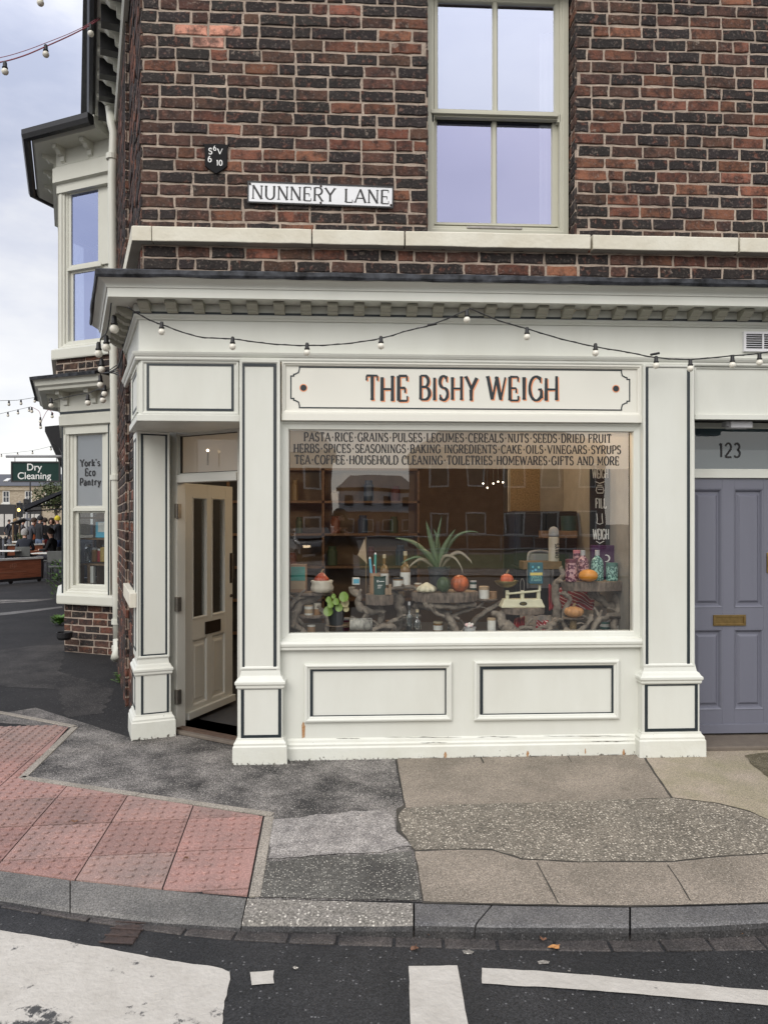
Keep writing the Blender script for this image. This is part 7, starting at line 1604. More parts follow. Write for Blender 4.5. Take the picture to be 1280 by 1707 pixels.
# ================================================================ people
skin_cols = [(.50,.29,.21),(.42,.24,.17)]
mat('skin_a', skin_cols[0], .55); mat('skin_b', skin_cols[1], .55)
cloth_m = {}
def cm(c):
    if c not in cloth_m: cloth_m[c] = mat('fabric_' + 'abcdefghij'[len(cloth_m)//10] + 'abcdefghij'[len(cloth_m)%10], c, .85, var=.4, vscale=25)
    return cloth_m[c]
def person(foot, face, label, top, legs, hair, pose='stand', h=1.72, holds=None, hat=None, skin='skin_a', hairlen=0.0, seat=.46, swing=0.3, shoe=(.02,.02,.02), group=None, lean=0.0):
    """foot: ground point, face: plan direction the person looks"""
    f = Vector((face[0], face[1], 0)).normalized(); s = Vector((f.y, -f.x, 0)); Z = Vector((0,0,1)); k = h/1.72; base = Vector(foot)
    V = []; E = []; Rd = []
    def n(p, r, par=None):
        x, y, z = p; V.append(base + (s*x + f*y + Z*z)*k if True else None); Rd.append(r*k)
        if par is not None: E.append((par, len(V)-1))
        return len(V)-1
    sit = pose == 'sit'
    hz = (seat+.10)/k if sit else .93
    pel = n((0,0,hz), .135); wa = n((0,.01+lean*.3,hz+.17), .13, pel); ch = n((0,.02+lean,hz+.38), .155, wa); ns = n((0,.01+lean*1.2,hz+.53), .075, ch); nk = n((0,.03+lean*1.3,hz+.60), .055, ns)
    hd = n((0,.05+lean*1.4,hz+.66), .075, nk); h2 = n((0,.055+lean*1.4,hz+.735), .098, hd); h3 = n((0,.045+lean*1.4,hz+.80), .07, h2)
    nose = n((0,.145+lean*1.4,hz+.715), .016, h2)
    for i, sd in enumerate((-1, 1)):
        sh = n((sd*.175,.0+lean,hz+.47), .066, ch)
        if pose == 'phone': el = n((sd*.24,.10,hz+.24), .05, sh); wr = n((sd*.09,.27,hz+.52), .036, el); hn = n((sd*.06,.30,hz+.58), .040, wr)
        elif sit or pose == 'lean': el = n((sd*.25,.05+lean,hz+.22), .05, sh); wr = n((sd*.16,.30+lean,hz+.20), .036, el); hn = n((sd*.12,.38+lean,hz+.21), .042, wr)
        else: q = swing*sd; el = n((sd*.25,-.02-q*.35,hz+.20), .05, sh); wr = n((sd*.26,.06-q*.6,hz-.05), .036, el); hn = n((sd*.25,.09-q*.65,hz-.14), .042, wr)
        for a in range(4): n((V[hn]-base).dot(s)/k*1.0 + 0 if False else ((V[hn]-base).dot(s)/k + (a-1.5)*.018*1.0), 0, 0) if False else None
        if sit: hp = n((sd*.10,.04,hz-.01), .105, pel); kn = n((sd*.13,.46,hz), .075, hp); an = n((sd*.13,.44,.10), .048, kn); to = n((sd*.14,.60,.05), .042, an)
        else: q = swing*sd*.5; hp = n((sd*.095,.0,hz-.08), .108, pel); kn = n((sd*.10,.05+q*.5,.50), .072, hp); an = n((sd*.10,-.02+q,.09+max(0,-q)*.2), .046, kn); to = n((sd*.115,.14+q,.045+max(0,-q)*.1), .042, an)
    me = bpy.data.meshes.new('person'); me.from_pydata([tuple(v) for v in V], E, []); ob = bpy.data.objects.new('tmp', me); C.objects.link(ob)
    sk = ob.modifiers.new('skin', 'SKIN'); sk.use_smooth_shade = True; ob.modifiers.new('sub', 'SUBSURF').levels = 1; ob.modifiers['sub'].render_levels = 1
    for i, d in enumerate(me.skin_vertices[0].data): d.radius = (Rd[i], Rd[i]*(.78 if i in (1,2) else 1)); d.use_root = (i == 0)
    bpy.context.view_layer.update(); m2 = bpy.data.meshes.new_from_object(ob.evaluated_get(bpy.context.evaluated_depsgraph_get())); bpy.data.objects.remove(ob)
    for m in (cm(top), cm(legs), M[skin], cm(shoe)): m2.materials.append(m)
    hands = [V[i] for i in range(len(V)) if abs(Rd[i]-.042*k) < 1e-6 or abs(Rd[i]-.040*k) < 1e-6]; hands = [q for q in hands if q.z-base.z > .15]
    for p in m2.polygons:
        c = p.center; z = (c.z-base.z)/k; mi = 0
        if z > hz+.575: mi = 2
        elif any((c-q).length < .075*k for q in hands): mi = 2
        elif z < .085: mi = 3
        elif z < hz+.0 and not sit: mi = 1
        elif sit and ((c-base).dot(f)/k > .10 and z < hz+.12): mi = 1
        p.material_index = mi; p.use_smooth = True
    t = thing('person', label, 'person', base, group); m2.name = 'body'; b = bpy.data.objects.new('body', m2); C.objects.link(b); b.parent = t; b.matrix_parent_inverse = Matrix.Translation(-base)
    # hair or hat
    hc = V[h2]; mb = MB(); R0 = .118*k; n_, m_ = 16, 9; Vv = []
    for i in range(m_+1):
        ph = math.pi*.62*i/m_
        for j in range(n_):
            a = 2*math.pi*j/n_; d = s*math.cos(a) + f*math.sin(a); front = max(0, math.sin(a)); drop = ph*(1-.42*front) + (hairlen*.5*(1-front) if i == m_ else 0)
            r = R0*(1+.06*noise.noise(Vector((j*.9, i*.9, base.x)))); Vv.append(hc + d*(r*math.sin(drop)*(.92 if front > .5 else 1)) + Z*(r*1.12*math.cos(drop)+.01) - f*.012 - (Z*hairlen*(1-front)*(i/m_)**3))
    mb.add(Vv, [(i*n_+j, i*n_+(j+1)%n_, (i+1)*n_+(j+1)%n_, (i+1)*n_+j) for i in range(m_) for j in range(n_)]); mb.build('hat' if hat else 'hair', cm(hat or hair), t, smooth=True)
    mb = MB()
    for sd in (-1, 1): mb.ball(hc + s*(.036*sd*k) + f*(.092*k) + Z*(.012*k), .011*k, n=8, m=5)
    mb.build('eyes', cm((.03,.025,.02)), t); 
    m4 = MB()
    for q in hands:
        side = 1 if (q-base).dot(s) > 0 else -1
        if pose == 'phone': d0 = Z*.8 - s*side*.3; 
        elif sit or pose == 'lean': d0 = f*.9 - Z*.3
        else: d0 = -Z + f*.15
        d0 = d0.normalized(); ac = s.cross(d0).normalized() if not (sit or pose == 'lean' or pose == 'phone') else s
        for a in range(4):
            p0 = q + ac*((a-1.5)*.019*k) + d0*.03*k; L = (.07,.08,.075,.058)[a]*k; m4.tube([p0, p0+d0*L*.55+f*.004, p0+d0*L*.9+f*.02*k], [.0095*k,.0085*k,.006*k], 6)
        p0 = q - s*side*.03*k; m4.tube([p0, p0 + (d0*.5 - s*side*.7).normalized()*.045*k, p0 + (d0*.9 - s*side*.3).normalized()*.07*k], [.011*k,.0095*k,.007*k], 6)
    m4.build('fingers', M[skin], t, smooth=True) if hands else None
    return t
# ================================================================ street beyond the shop
def far(u, d, z=0.0): return cw((u-CX)/FPX*d, d, z)
def zat(v, d): return CAM.z + (CY-v)/FPX*d
VW = Vector((SY, CYW, 0)); VR = Vector((CYW, -SY, 0))        # away from / to the right of the camera
def brick_tex(name, c1, c2, mort, sc=1.0):
    m = mat(name, c1, .9); t, N, L = nodes_of(m); co = N.new('ShaderNodeTexCoord'); mp = N.new('ShaderNodeMapping'); mp.inputs['Rotation'].default_value = (R(90), 0, 0); b = N.new('ShaderNodeTexBrick'); b.inputs['Scale'].default_value = 2.0*sc
    for i, c_ in ((1,c1),(2,c2),(3,mort)): b.inputs[i].default_value = (*c_,1)
    b.inputs['Mortar Size'].default_value = .012; L(co.outputs['Object'], mp.inputs[0]); L(mp.outputs[0], b.inputs[0]); L(b.outputs[0], N['Principled BSDF'].inputs['Base Color'])
brick_tex('pale_brick', (.34,.29,.22), (.25,.205,.15), (.38,.34,.28)); brick_tex('red_brick', (.16,.06,.04), (.10,.04,.03), (.22,.18,.15)); plain('white_wall', (.62,.62,.6), .7); plain('far_glass', (.03,.035,.045), .15); plain('shop_lit', (.45,.44,.42), .4); plain('chair_grey', (.11,.115,.11), .6); plain('planter_wood', (.34,.115,.06), .6, .7, 14, stretch=(.2,.2,3)); plain('black_metal', (.015,.015,.017), .5)
# neighbouring terrace along the side street
nbh = thing('neighbour_shop', 'dark shop terrace beyond the bay window along the side street', 'building', (COR + DW*12))
q = [COR + DW*9.05, COR + DW*40, COR + DW*40 - NW*8, COR + DW*9.05 - NW*8]; V, F = slab(q, 0, 7.2); MB().add(V, F).build('wall', M['red_brick'], nbh)
V, F = slab([p + (NW*.4 if i < 2 else NW*-.2) for i, p in enumerate(q)], 7.2, 7.4); MB().add(V, F).build('roof', M['slate'], nbh)
MB().sweep([COR + DW*30 + NW*.3, COR + DW*9.3 + NW*.3], [(-.3,2.85),(.45,2.85),(.52,3.0),(.66,3.1),(.74,3.25),(.74,3.34),(-.3,3.5)]).build('cornice', M['black_metal'], nbh)
MB().sweep([COR + DW*30, COR + DW*9.3], [(.0,2.3),(.26,2.3),(.28,2.9),(.0,2.9)]).build('fascia', M['forest'], nbh)
Fn2 = Fr(COR + DW*9.3, DW, NW)
for i in range(5): a = 1+4*i; MB().box(Fn2, a, a+2.6, .7, 2.25, -.05, .04).build('shop_window', M['far_glass'], nbh); MB().box(Fn2, a+3.0, a+3.7, 0.02, 2.25, -.05, .05).build('door', M['black_metal'], nbh); MB().box(Fn2, a+.6, a+1.6, 4.3, 6.0, -.05, .04).build('window', M['far_glass'], nbh)
# hanging dry cleaning sign on its bracket
mat('awning_black', (.006,.006,.007), .95, spec=.1); mat('sign_green', (.010,.036,.030), .6, spec=.2)
dS = 14.5; ds_ = thing('hanging_sign', 'dark green Dry Cleaning sign hanging from an iron bracket', 'hanging sign', far(60, dS, zat(784, dS)))
Fh = Fr(far(20, dS), far(100.5, dS+.0)-far(20, dS), -VW); wS = (far(100.5, dS)-far(20, dS)).length; z0, z1 = zat(803, dS), zat(770, dS)
MB().box(Fh, 0, wS, z0, z1, -.05, 0).build('board', M['sign_green'], ds_, bevel=.008); MB().ring(Fh, -.01, wS+.01, z0-.01, z1+.01, .03, -.02, .012).build('border', M['black_metal'], ds_)
font_text('lettering', 'Dry', .19, Fh, wS*.47, (z0+z1)/2+.085, .004, M['white_letter'], ds_, bold=.0015); font_text('lettering', 'Cleaning', .19, Fh, wS*.47, (z0+z1)/2-.085, .004, M['white_letter'], ds_, bold=.0015)
zb_ = zat(760.5, dS); m2 = MB(); m2.tube([Fh.p(-.12, zb_, -.03), Fh.p(wS+1.2, zb_, -.03)], .028, 8); m2.tube([Fh.p(.05, zb_, -.03), Fh.p(.05, z1, -.03)], .008, 6); m2.tube([Fh.p(wS-.08, zb_, -.03), Fh.p(wS-.08, z1, -.03)], .008, 6); m2.build('bracket', M['plain_grey'], ds_)
# black awning
aw = thing('black_awning', 'sloping black fabric awning over the pavement seats beyond the bay window', 'awning', far(80, 23)); a = far(108, 21, zat(820, 21)); b = far(41, 20, zat(850, 20)); c = far(41, 23.5, zat(842, 23.5)); d = far(112, 24.5, zat(814, 24.5))
m2 = MB(); m2.hexa([q - Vector((0,0,.05)) for q in (b, a, d, c)] + [b, a, d, c]); m2.build('canopy', M['awning_black'], aw); m2 = MB(); V = []; n = 14
for i in range(n+1): q = b.lerp(c, i/n); V += [q, q + Vector((0,0,-.30-.05*(i%2)))]
m2.add(V, [(2*i, 2*i+1, 2*i+3, 2*i+2) for i in range(n)]); o = m2.build('valance', M['awning_black'], aw); o.modifiers.new('thickness', 'SOLIDIFY').thickness = .01
MB().tube([a.lerp(d,.1)-Vector((0,0,.5)), b.lerp(c,.1)-Vector((0,0,.06))], .02, 6).build('arm', M['plain_grey'], aw); MB().tube([d.lerp(a,.1)-Vector((0,0,.5)), c.lerp(b,.1)-Vector((0,0,.06))], .02, 6).build('arm', M['plain_grey'], aw)
# far terrace across the junction
dT = 90; tr_ = thing('terrace', 'pale brick terrace with slate roof and dark shopfronts across the far road', 'building', far(20, dT))
Ft = Fr(far(-140, dT), VR, -VW); wT = (far(108, dT)-far(-140, dT)).length; zE2 = zat(810, dT); zR = zat(787, dT)
tp = lambda u, v: (((u+140)/FPX*dT), zat(v, dT))
MB().box(Ft, 0, wT, 0, zE2, -8, 0).build('wall', M['pale_brick'], tr_); m2 = MB(); V = [Ft.p(-.3,zE2,.35), Ft.p(wT+.3,zE2,.35), Ft.p(wT+.3,zR,-4), Ft.p(-.3,zR,-4), Ft.p(-.3,zE2,-8.3), Ft.p(wT+.3,zE2,-8.3)]; rf = m2.add(V, [(0,1,2,3),(3,2,5,4),(0,3,4),(1,5,2),(0,4,5,1)]).build('roof', M['slate'], tr_)
m2 = MB(); m2.box(Ft, 0, wT, zE2-.55, zE2-.02, 0, .15); m2.build('eaves', M['pale_brick'], tr_)
for i in range(60): a0 = i*.3+.05; 
for u in (-90, -58, -25, 11, 48, 82):
    a0, z0 = tp(u-5, 838); a1, z1 = tp(u+5, 819); f_ = MB().ring(Ft, a0-.05, a1+.05, z0, z1+.05, .09, -.05, .03).build('window', M['white_wall'], tr_); MB().box(Ft, a0, a1, z0, z1, -.1, .01).build('pane', M['far_glass'], f_); m2 = MB(); m2.box(Ft, (a0+a1)/2-.03, (a0+a1)/2+.03, z0, z1, 0, .03); m2.box(Ft, a0, a1, (z0+z1)/2-.03, (z0+z1)/2+.03, 0, .028); m2.build('glazing_bar', M['white_wall'], f_); MB().box(Ft, a0-.15, a1+.15, z0-.2, z0, 0, .14).build('sill', M['white_wall'], f_)
for u in (-60, 2, 18): a0, z0 = tp(u-3.5, 802); a1, z1 = tp(u+3.5, 797); q0 = Ft.p(a0, z0, 0); k_ = lambda z: .35-(z-zE2)/(zR-zE2)*4.35+.05; MB().hexa([Ft.p(a0,z0,k_(z0)), Ft.p(a1,z0,k_(z0)), Ft.p(a1,z1,k_(z1)), Ft.p(a0,z1,k_(z1)), Ft.p(a0,z0+.1,k_(z0)+.06), Ft.p(a1,z0+.1,k_(z0)+.06), Ft.p(a1,z1+.1,k_(z1)+.06), Ft.p(a0,z1+.1,k_(z1)+.06)]).build('skylight', M['white_wall'], rf)
for u0, u1 in ((-120,-72),(-66,-30),(-28,27),(36,70)):
    a0, z0 = tp(u0, 893); a1, z1 = tp(u1, 841); MB().box(Ft, a0, a1, 0, z1, -.2, .2).build('shopfront', M['black_metal'], tr_)
    for q0_, q1_ in ((.06,.36),(.40,.66),(.70,.94)): MB().box(Ft, a0+(a1-a0)*q0_, a0+(a1-a0)*q1_, tp(0,878)[1], tp(0,857)[1], .0, .22).build('shop_window', M['shop_lit'], tr_)
for u in (-70, 96): a0, _ = tp(u, 800); MB().box(Ft, a0-.6, a0+.6, zR-.8, zR+1.6, -4.5, -3.5).build('chimney', M['pale_brick'], tr_)
P = [far(-400,72), far(200,72), far(200,92), far(-400,92)]; MB().add([(p.x,p.y,.006) for p in P], [(0,1,2,3)]); m2 = MB(); m2.add([(p.x,p.y,.012) for p in P], [(0,1,2,3)]); struct(m2.build('far_pavement', M['concrete_pink']))
# roadside tree beyond the awning
tt = thing('street_tree', 'small green street tree above the black awning', 'tree', far(94, 50)); m2 = MB(); q = far(94, 50); m2.tube([q, q+Vector((.05,0,1.4)), q+Vector((.0,0,2.6)), q+Vector((.1,0,3.6))], [.14,.11,.09,.04], 8)
for a in range(5): d_ = Vector((math.cos(a*1.3), math.sin(a*1.3), .8)); m2.tube([q+Vector((0,0,2.2+.2*a)), q+Vector((0,0,2.2+.2*a))+d_*.9], [.05,.015], 6)
m2.build('trunk', M['bark'], tt); mat('foliage', (.075,.095,.03), .7, var=.8, vscale=1.5, dark=(.03,.045,.015)); rr = random.Random(12); m2 = MB()
for i in range(2600):
    th, ph = rr.uniform(0, 6.28), rr.uniform(-1, 1); r = 1.25*rr.random()**.45*(1+.5*noise.noise(Vector((math.cos(th)*2, math.sin(th)*2, ph*2)))); p = q + Vector((r*math.cos(th)*math.sqrt(1-ph*ph)*1.15, r*math.sin(th)*math.sqrt(1-ph*ph)*1.1, 3.35+r*ph*.95)); a = Vector((rr.uniform(-1,1), rr.uniform(-1,1), rr.uniform(-1,1))).normalized()*.085; b = a.cross(Vector((rr.uniform(-1,1), rr.uniform(-1,1), 1))).normalized()*.05
    m2.add([p-a, p+b, p+a, p-b], [(0,1,2,3)])
m2.build('crown', M['foliage'], tt)
# lamp post and traffic lights
q = far(51, 52); t = thing('lamp_post', 'slim dark lamp post in front of the far pale terrace', 'lamp post', q); MB().tube([q, q+Vector((0,0,zat(802,52)))], [.07,.045], 8).build('pole', M['black_metal'], t); MB().tube([q+Vector((0,0,zat(802,52))), q+Vector((-.5,0,zat(801,52)+.1))], .03, 6).build('arm', M['black_metal'], t); MB().ball(q+Vector((-.55,0,zat(801,52)+.08)), .16, .1, .06).build('lamp_head', M['plain_grey'], t)
emit_mat('amber_lamp', (1,.62,.05), 1.6); emit_mat('red_lamp', (1,.08,.03), 1.2)
def traffic_light(u, d, vt, vb, label, lit, pole_u=0):
    q = far(u, d); z1, z0 = zat(vt, d), zat(vb, d); t = thing('traffic_light', label, 'traffic light', q); MB().tube([q, q+Vector((0,0,z1+.1))], .06, 8).build('pole', M['plain_grey'], t); Fq_ = Fr(q, VR, -VW); MB().box(Fq_, -.16, .16, z0, z1, -.1, .1).build('head', M['black_metal'], t, bevel=.02)
    for i, m in enumerate(('red_lamp' if lit == 'red' else 'rubber_black', 'amber_lamp' if lit == 'amber' else 'rubber_black', 'rubber_black')):
        z = z1 - (z1-z0)*(i+.5)/3; m3 = MB(); m3.lathe((0,0,0), [(.0,0),(.09,0)], 14); m3 = MB(); m3.add([Fq_.p(.1*math.cos(a), z+.1*math.sin(a), .104) for a in [2*math.pi*j/16 for j in range(16)]], [tuple(range(16))]); m3.build('lens', M[m], t); m3 = MB(); m3.tube([Fq_.p(.12*math.cos(a), z+.12*math.sin(a), .16) for a in [R(10+160*j/8) for j in range(9)]], .014, 5); m3.build('hood', M['black_metal'], t)
traffic_light(33.5, 44, 838, 862, 'traffic light with its amber lamp lit, by the far shopfront', 'amber'); traffic_light(45, 46, 832, 850, 'dark unlit traffic light beside the slim lamp post', None)
for u, lb_ in ((1.5,'black street bollard at the very left edge of the far road'),(9.5,'black street bollard, the right one of two at the far road')): q = far(u, 36); tag(MB().lathe(q, [(.09,0),(.08,.05),(.06,.1),(.06,.75),(.075,.8),(.05,.88),(.02,.92)], 12).build('bollard', M['black_metal']), lb_, 'bollard', 'bollards at the far road')
# café barriers, tables and chairs
def barrier(u0, u1, vt, vb, d0, d1, label):
    p0, p1 = far(u0, d0), far(u1, d1); fr = Fr(p0, p1-p0, Vector(((p1-p0).y, -(p1-p0).x, 0))); w = (p1-p0).length; zt, zb = zat(vt, d1), zat(vb, d1); t = thing('cafe_barrier', label, 'barrier', p1, 'wooden barriers of the pavement cafe')
    MB().box(fr, .04, w-.06, zb+.04, zt-.05, -.03, .03).build('panel', M['planter_wood'], t); m2 = MB(); m2.box(fr, -.02, w, zt-.05, zt, -.05, .05); m2.build('top_rail', M['label_white'], t); MB().box(fr, w-.06, w, zb-.02, zt-.051, -.05, .05).build('post', M['black_metal'], t); MB().box(fr, 0, .04, zb-.02, zt-.051, -.05, .05).build('post', M['black_metal'], t); MB().box(fr, .04, w-.06, zb-.03, zb+.04, -.045, .045).build('bottom_rail', M['black_metal'], t)
    for a in (.25, w-.1, w*.6): c_ = fr.p(a, .055, 0); MB().tube([c_ - fr.out*.02, c_ + fr.out*.02], .055, 12).build('wheel', M['rubber_black'], t); MB().box(fr, a-.02, a+.02, .05, zb, -.028, -.021).build('fork', M['black_metal'], t)
    return fr, w, zb, zt, t
fr, w, zb, zt, t = barrier(-70, 71, 928, 963, 18.0, 20.2, 'long wooden cafe barrier with castors, the nearest one on the pavement')
fl = Fr(fr.p(w*.62, (zb+zt)/2, 0), fr.ex, fr.out); m2 = MB(); m2.ring(fl, -.09, .06, .02, .12, .018, .03, .034); m2.ring(fl, -.03, .10, .05, .15, .018, .03, .035); letters(m2, fl, 'PARTISAN', -.42, .42, -.09, -.04, .031, wv=.14, wh=.12) if False else m2.box(fl, -.40, .40, -.085, -.06, .03, .033); mat('burnt_print', (.33,.14,.085), .7); m2.build('printed_mark', M['burnt_print'], t)
barrier(10, 74, 906, 926, 25.5, 26.5, 'shorter wooden cafe barrier behind the seated grey haired person')
def table(u, d, label):
    q = far(u, d); t = thing('cafe_table', label, 'table', q, 'cafe tables'); z = .75; Fq_ = Fr(q, VR, -VW); MB().box(Fq_, -.45, .45, z-.03, z, -.35, .35).build('table_top', M['label_white'], t, bevel=.006); MB().tube([q+Vector((0,0,.03)), q+Vector((0,0,z-.03))], .03, 8).build('stem', M['black_metal'], t); MB().lathe(q, [(.24,0),(.24,.02),(.05,.04)], 14).build('foot', M['black_metal'], t)
def chair(q, face, label):
    f = Vector((face[0], face[1], 0)).normalized(); s = Vector((f.y,-f.x,0)); t = thing('cafe_chair', label, 'chair', q, 'cafe chairs'); fr = Fr(q, s, f)
    MB().box(fr, -.22, .22, .43, .46, -.22, .22).build('seat', M['chair_grey'], t, bevel=.008); MB().box(fr, -.21, .21, .56, .86, -.235, -.215).build('backrest', M['chair_grey'], t, bevel=.008)
    for a, c_ in ((-.2,-.22),(.2,-.22),(-.2,.2),(.2,.2)): MB().tube([fr.p(a*1.05,0,c_*1.08), fr.p(a,.86 if c_ < 0 else .44,c_)], .013, 6).build('leg', M['black_metal'], t)
table(88, 21.0, 'white topped cafe table in front of the seated person facing left'); table(10, 22.5, 'white cafe table at the left edge behind the near barrier')
q1 = far(40, 22.8); chair(q1, (-.3,1), 'grey cafe chair under the grey haired person'); q2 = far(90, 22.6); chair(q2, (-1,.15), 'grey cafe chair under the person in profile'); chair(far(96, 19.5), (-.2,1), 'empty dark cafe chair beside the barrier end and bay window')
person(q1 + Vector((.03,.0,0)), (-.3,1), 'seated person with grey hair and navy jacket seen from behind', (.018,.022,.035), (.03,.03,.04), (.33,.32,.31), 'sit', 1.7, hairlen=.03, lean=.03, swing=0)
person(q2, (-1,.15), 'seated person in black jacket shown in profile facing left', (.012,.012,.014), (.02,.02,.03), (.02,.014,.01), 'sit', 1.72, lean=.04)
for (u, d, face, lb_, top, legs, hair, kw) in (
    (26, 40, (-.6,1), 'pedestrian in long black coat walking across the far road', (.014,.014,.017), (.02,.02,.024), (.30,.20,.10), dict(swing=.5)),
    (49, 30, (.7,.6), 'person in blue jeans bending at the stall under the little roof', (.05,.05,.06), (.16,.22,.32), (.05,.03,.02), dict(lean=.10, pose='lean')),
    (57, 31, (.8,-.3), 'person in orange top standing by the stall', (.40,.09,.025), (.02,.02,.025), (.03,.02,.015), {}),
    (66, 29.5, (.5,.8), 'tall person in black coat and dark hat at the centre of the group', (.012,.012,.015), (.12,.16,.24), (.02,.015,.012), dict(h=1.8, hat=(.015,.015,.018))),
    (76, 30.5, (-.6,.7), 'person in red trousers and black jacket in the group', (.016,.016,.018), (.22,.02,.025), (.03,.02,.015), {}),
    (86, 31.5, (.3,-1), 'person in dark jacket with pale scarf facing the camera', (.03,.03,.035), (.03,.03,.05), (.05,.03,.02), dict(hairlen=.1)),
    (38, 36, (1,.2), 'person in grey hooded jacket waiting left of the little stall', (.10,.10,.11), (.02,.02,.03), (.08,.05,.03), {}),
    (71, 34, (-.4,-1), 'person in white top at the back of the group', (.5,.5,.5), (.03,.03,.05), (.03,.02,.015), {}),
    (92, 33.5, (-.8,-.2), 'person in green parka at the right of the group', (.035,.05,.03), (.02,.02,.025), (.10,.06,.03), dict(hairlen=.08)),
    (15, 55, (1,.1), 'small far pedestrian in dark clothes near the bollards', (.02,.02,.03), (.03,.03,.04), (.03,.02,.015), dict(swing=.45)),
    (98, 28.5, (-1,.3), 'person in yellow beanie beside the bay window', (.02,.022,.03), (.03,.05,.12), (.03,.02,.02), dict(hat=(.60,.48,.03), h=1.78))):
    person(far(u, d), face, lb_, top, legs, hair, **{**dict(swing=.12), **kw})
# little flower stall with a pitched roof
st = thing('flower_stall', 'small stall with a black pitched roof among the standing people', 'stall', far(48, 32.5)); q = far(47, 32.5); Fq_ = Fr(q, VR, -VW); zt = zat(866, 32.5); m2 = MB(); m2.add([Fq_.p(-.6,zt-.16,.4), Fq_.p(0,zt+.06,.4), Fq_.p(.6,zt-.16,.4), Fq_.p(-.6,zt-.16,-.4), Fq_.p(0,zt+.06,-.4), Fq_.p(.6,zt-.16,-.4)], [(0,1,4,3),(1,2,5,4)]); o = m2.build('roof', M['black_metal'], st); o.modifiers.new('thickness', 'SOLIDIFY').thickness = .04
for a, c_ in ((-.5,.3),(.5,.3),(-.5,-.3),(.5,-.3)): MB().box(Fq_, a-.03, a+.03, 0, zt-.14, c_-.03, c_+.03).build('post', M['crate_wood'], st)
MB().box(Fq_, -.52, .52, .72, .78, -.35, .35).build('counter', M['label_white'], st); MB().box(Fq_, -.48, .48, 0.05, .71, -.3, .3).build('body', M['crate_wood'], st)
m2 = MB(); rr = random.Random(5)
for i in range(160): p = Fq_.p(rr.uniform(-.45,.45), .80+rr.uniform(0,.32), rr.uniform(-.25,.3)); m2.ball(p, .03, n=5, m=3)
m2.build('flowers', M['foliage'], st)
# plants by the bay foot, dish under the pipe, distant festoons
for u, v, d, s_, lb_ in ((101, 936, 15.5, .25, 'bushy green plant beside the cafe seats behind the bay window'), (100, 985, 11.6, .10, 'low weeds at the foot of the neighbouring wall')):
    q = far(u, d); rr = random.Random(int(u*7+v)); m2 = MB()
    for i in range(160):
        a = rr.uniform(0, 6.28); r = s_*rr.random()**.5; p = q + Vector((r*math.cos(a), r*math.sin(a), (zat(v, d) if s_ > .2 else .1)*rr.random()+.04)); dd = Vector((math.cos(a), math.sin(a), rr.uniform(-.2,1))).normalized()*.06; sd = dd.cross(Vector((0,0,1))).normalized()*.02; m2.add([p-dd, p+sd, p+dd, p-sd], [(0,1,2,3)])
    tag(m2.build('pavement_plant', M['weed_green']), lb_, 'plant')
q = far(108, 8.95, 0); q = at(108, 1066, 8.95); tag(MB().lathe(q, [(.07,0),(.09,.03),(.095,.09),(.085,.09),(.075,.03)], 16).build('dish', M['black_metal']), 'small black dish fixed on the low brick corner of the bay window', 'dish')
def festoon(P, lb_, d, s=1.6, every=3, m='rubber_black'):
    pts = catmull([at(u, v, d_) for u, v, d_ in P], 6); t = thing('festoon_lights', lb_, 'string lights', pts[0]); MB().tube(pts, .006*s/1.6, 5).build('cable', M[m], t); bulbs_on(t, pts[1::every], s=s)
festoon([(-40,672,12),(0,668,12),(30,667,12.5),(62,662,13)], 'thin festoon string across the pale sky, the upper of two at left', 12, 1.0, 4)
festoon([(-40,700,14),(0,690,14),(26,684,14),(52,678,14)], 'thin festoon string across the pale sky, the lower of two at left', 14, 1.0, 4)
festoon([(52,678,9.2),(66,686,9.2),(68,700,9.2),(67,708,9.2),(80,684,9.2),(90,690,9.1)], 'short festoon tail with pink bulbs dangling from the bay cornice', 9.2, .8, 9, 'red_wire')
festoon([(0,757,22),(30,754,20),(60,750,18),(96,741,15)], 'faint festoon string just above the hanging sign bracket', 20, 1.0, 5)
# ================================================================ what the window reflects: the street behind the photographer
def mir(u, dist): x = (W(u, CY, dist)).x; return Vector((x, -dist, 0))
def mz(v, u, dist): return W(u, v, dist).z
def house_at(u0, u1, dist, ve, vr, m, label, wins, depth=8):
    a, b = mir(u0, dist), mir(u1, dist); fr = Fr((a.x, a.y, ROADZ), (1,0,0), (0,1,0)); w = b.x-a.x; ze, zr = mz(ve, (u0+u1)/2, dist), mz(vr, (u0+u1)/2, dist); t = thing('brick_house', label, 'house', (a.x, a.y, 0))
    MB().box(fr, 0, w, 0, ze, -depth, 0).build('wall', M[m], t); V = [fr.p(-.3,ze,.3), fr.p(w+.3,ze,.3), fr.p(w+.3,ze,-depth-.3), fr.p(-.3,ze,-depth-.3), fr.p(w*.15,zr,-depth/2), fr.p(w*.85,zr,-depth/2)]; MB().add(V, [(0,1,5,4),(1,2,5),(2,3,4,5),(3,0,4),(0,3,2,1)]).build('roof', M['slate'], t)
    for i in range(wins):
        for z0, z1 in ((ze*.14, ze*.38), (ze*.62, ze*.86)):
            c_ = w*(i+.5)/wins; ww = w/wins*.26; f_ = MB().ring(fr, c_-ww, c_+ww, z0, z1, .09, -.05, .06).build('window', M['white_wall'], t); MB().box(fr, c_-ww+.05, c_+ww-.05, z0+.05, z1-.05, -.05, .02).build('pane', M['far_glass'], f_)
    MB().box(fr, w*.47, w*.53, 0.01, ze*.36, -.05, .05).build('door', M['lavender_paint'], t)
    if m == 'red_brick': MB().box(fr, 0.01, w-.01, ze*.52, ze*.93, -.02, .015).build('white_band', M['white_wall'], t) if 'white band' in label else None
house_at(565, 692, 70, 812, 788, 'red_brick', 'brick house with a white band across its upper floor, behind the photographer', 4)
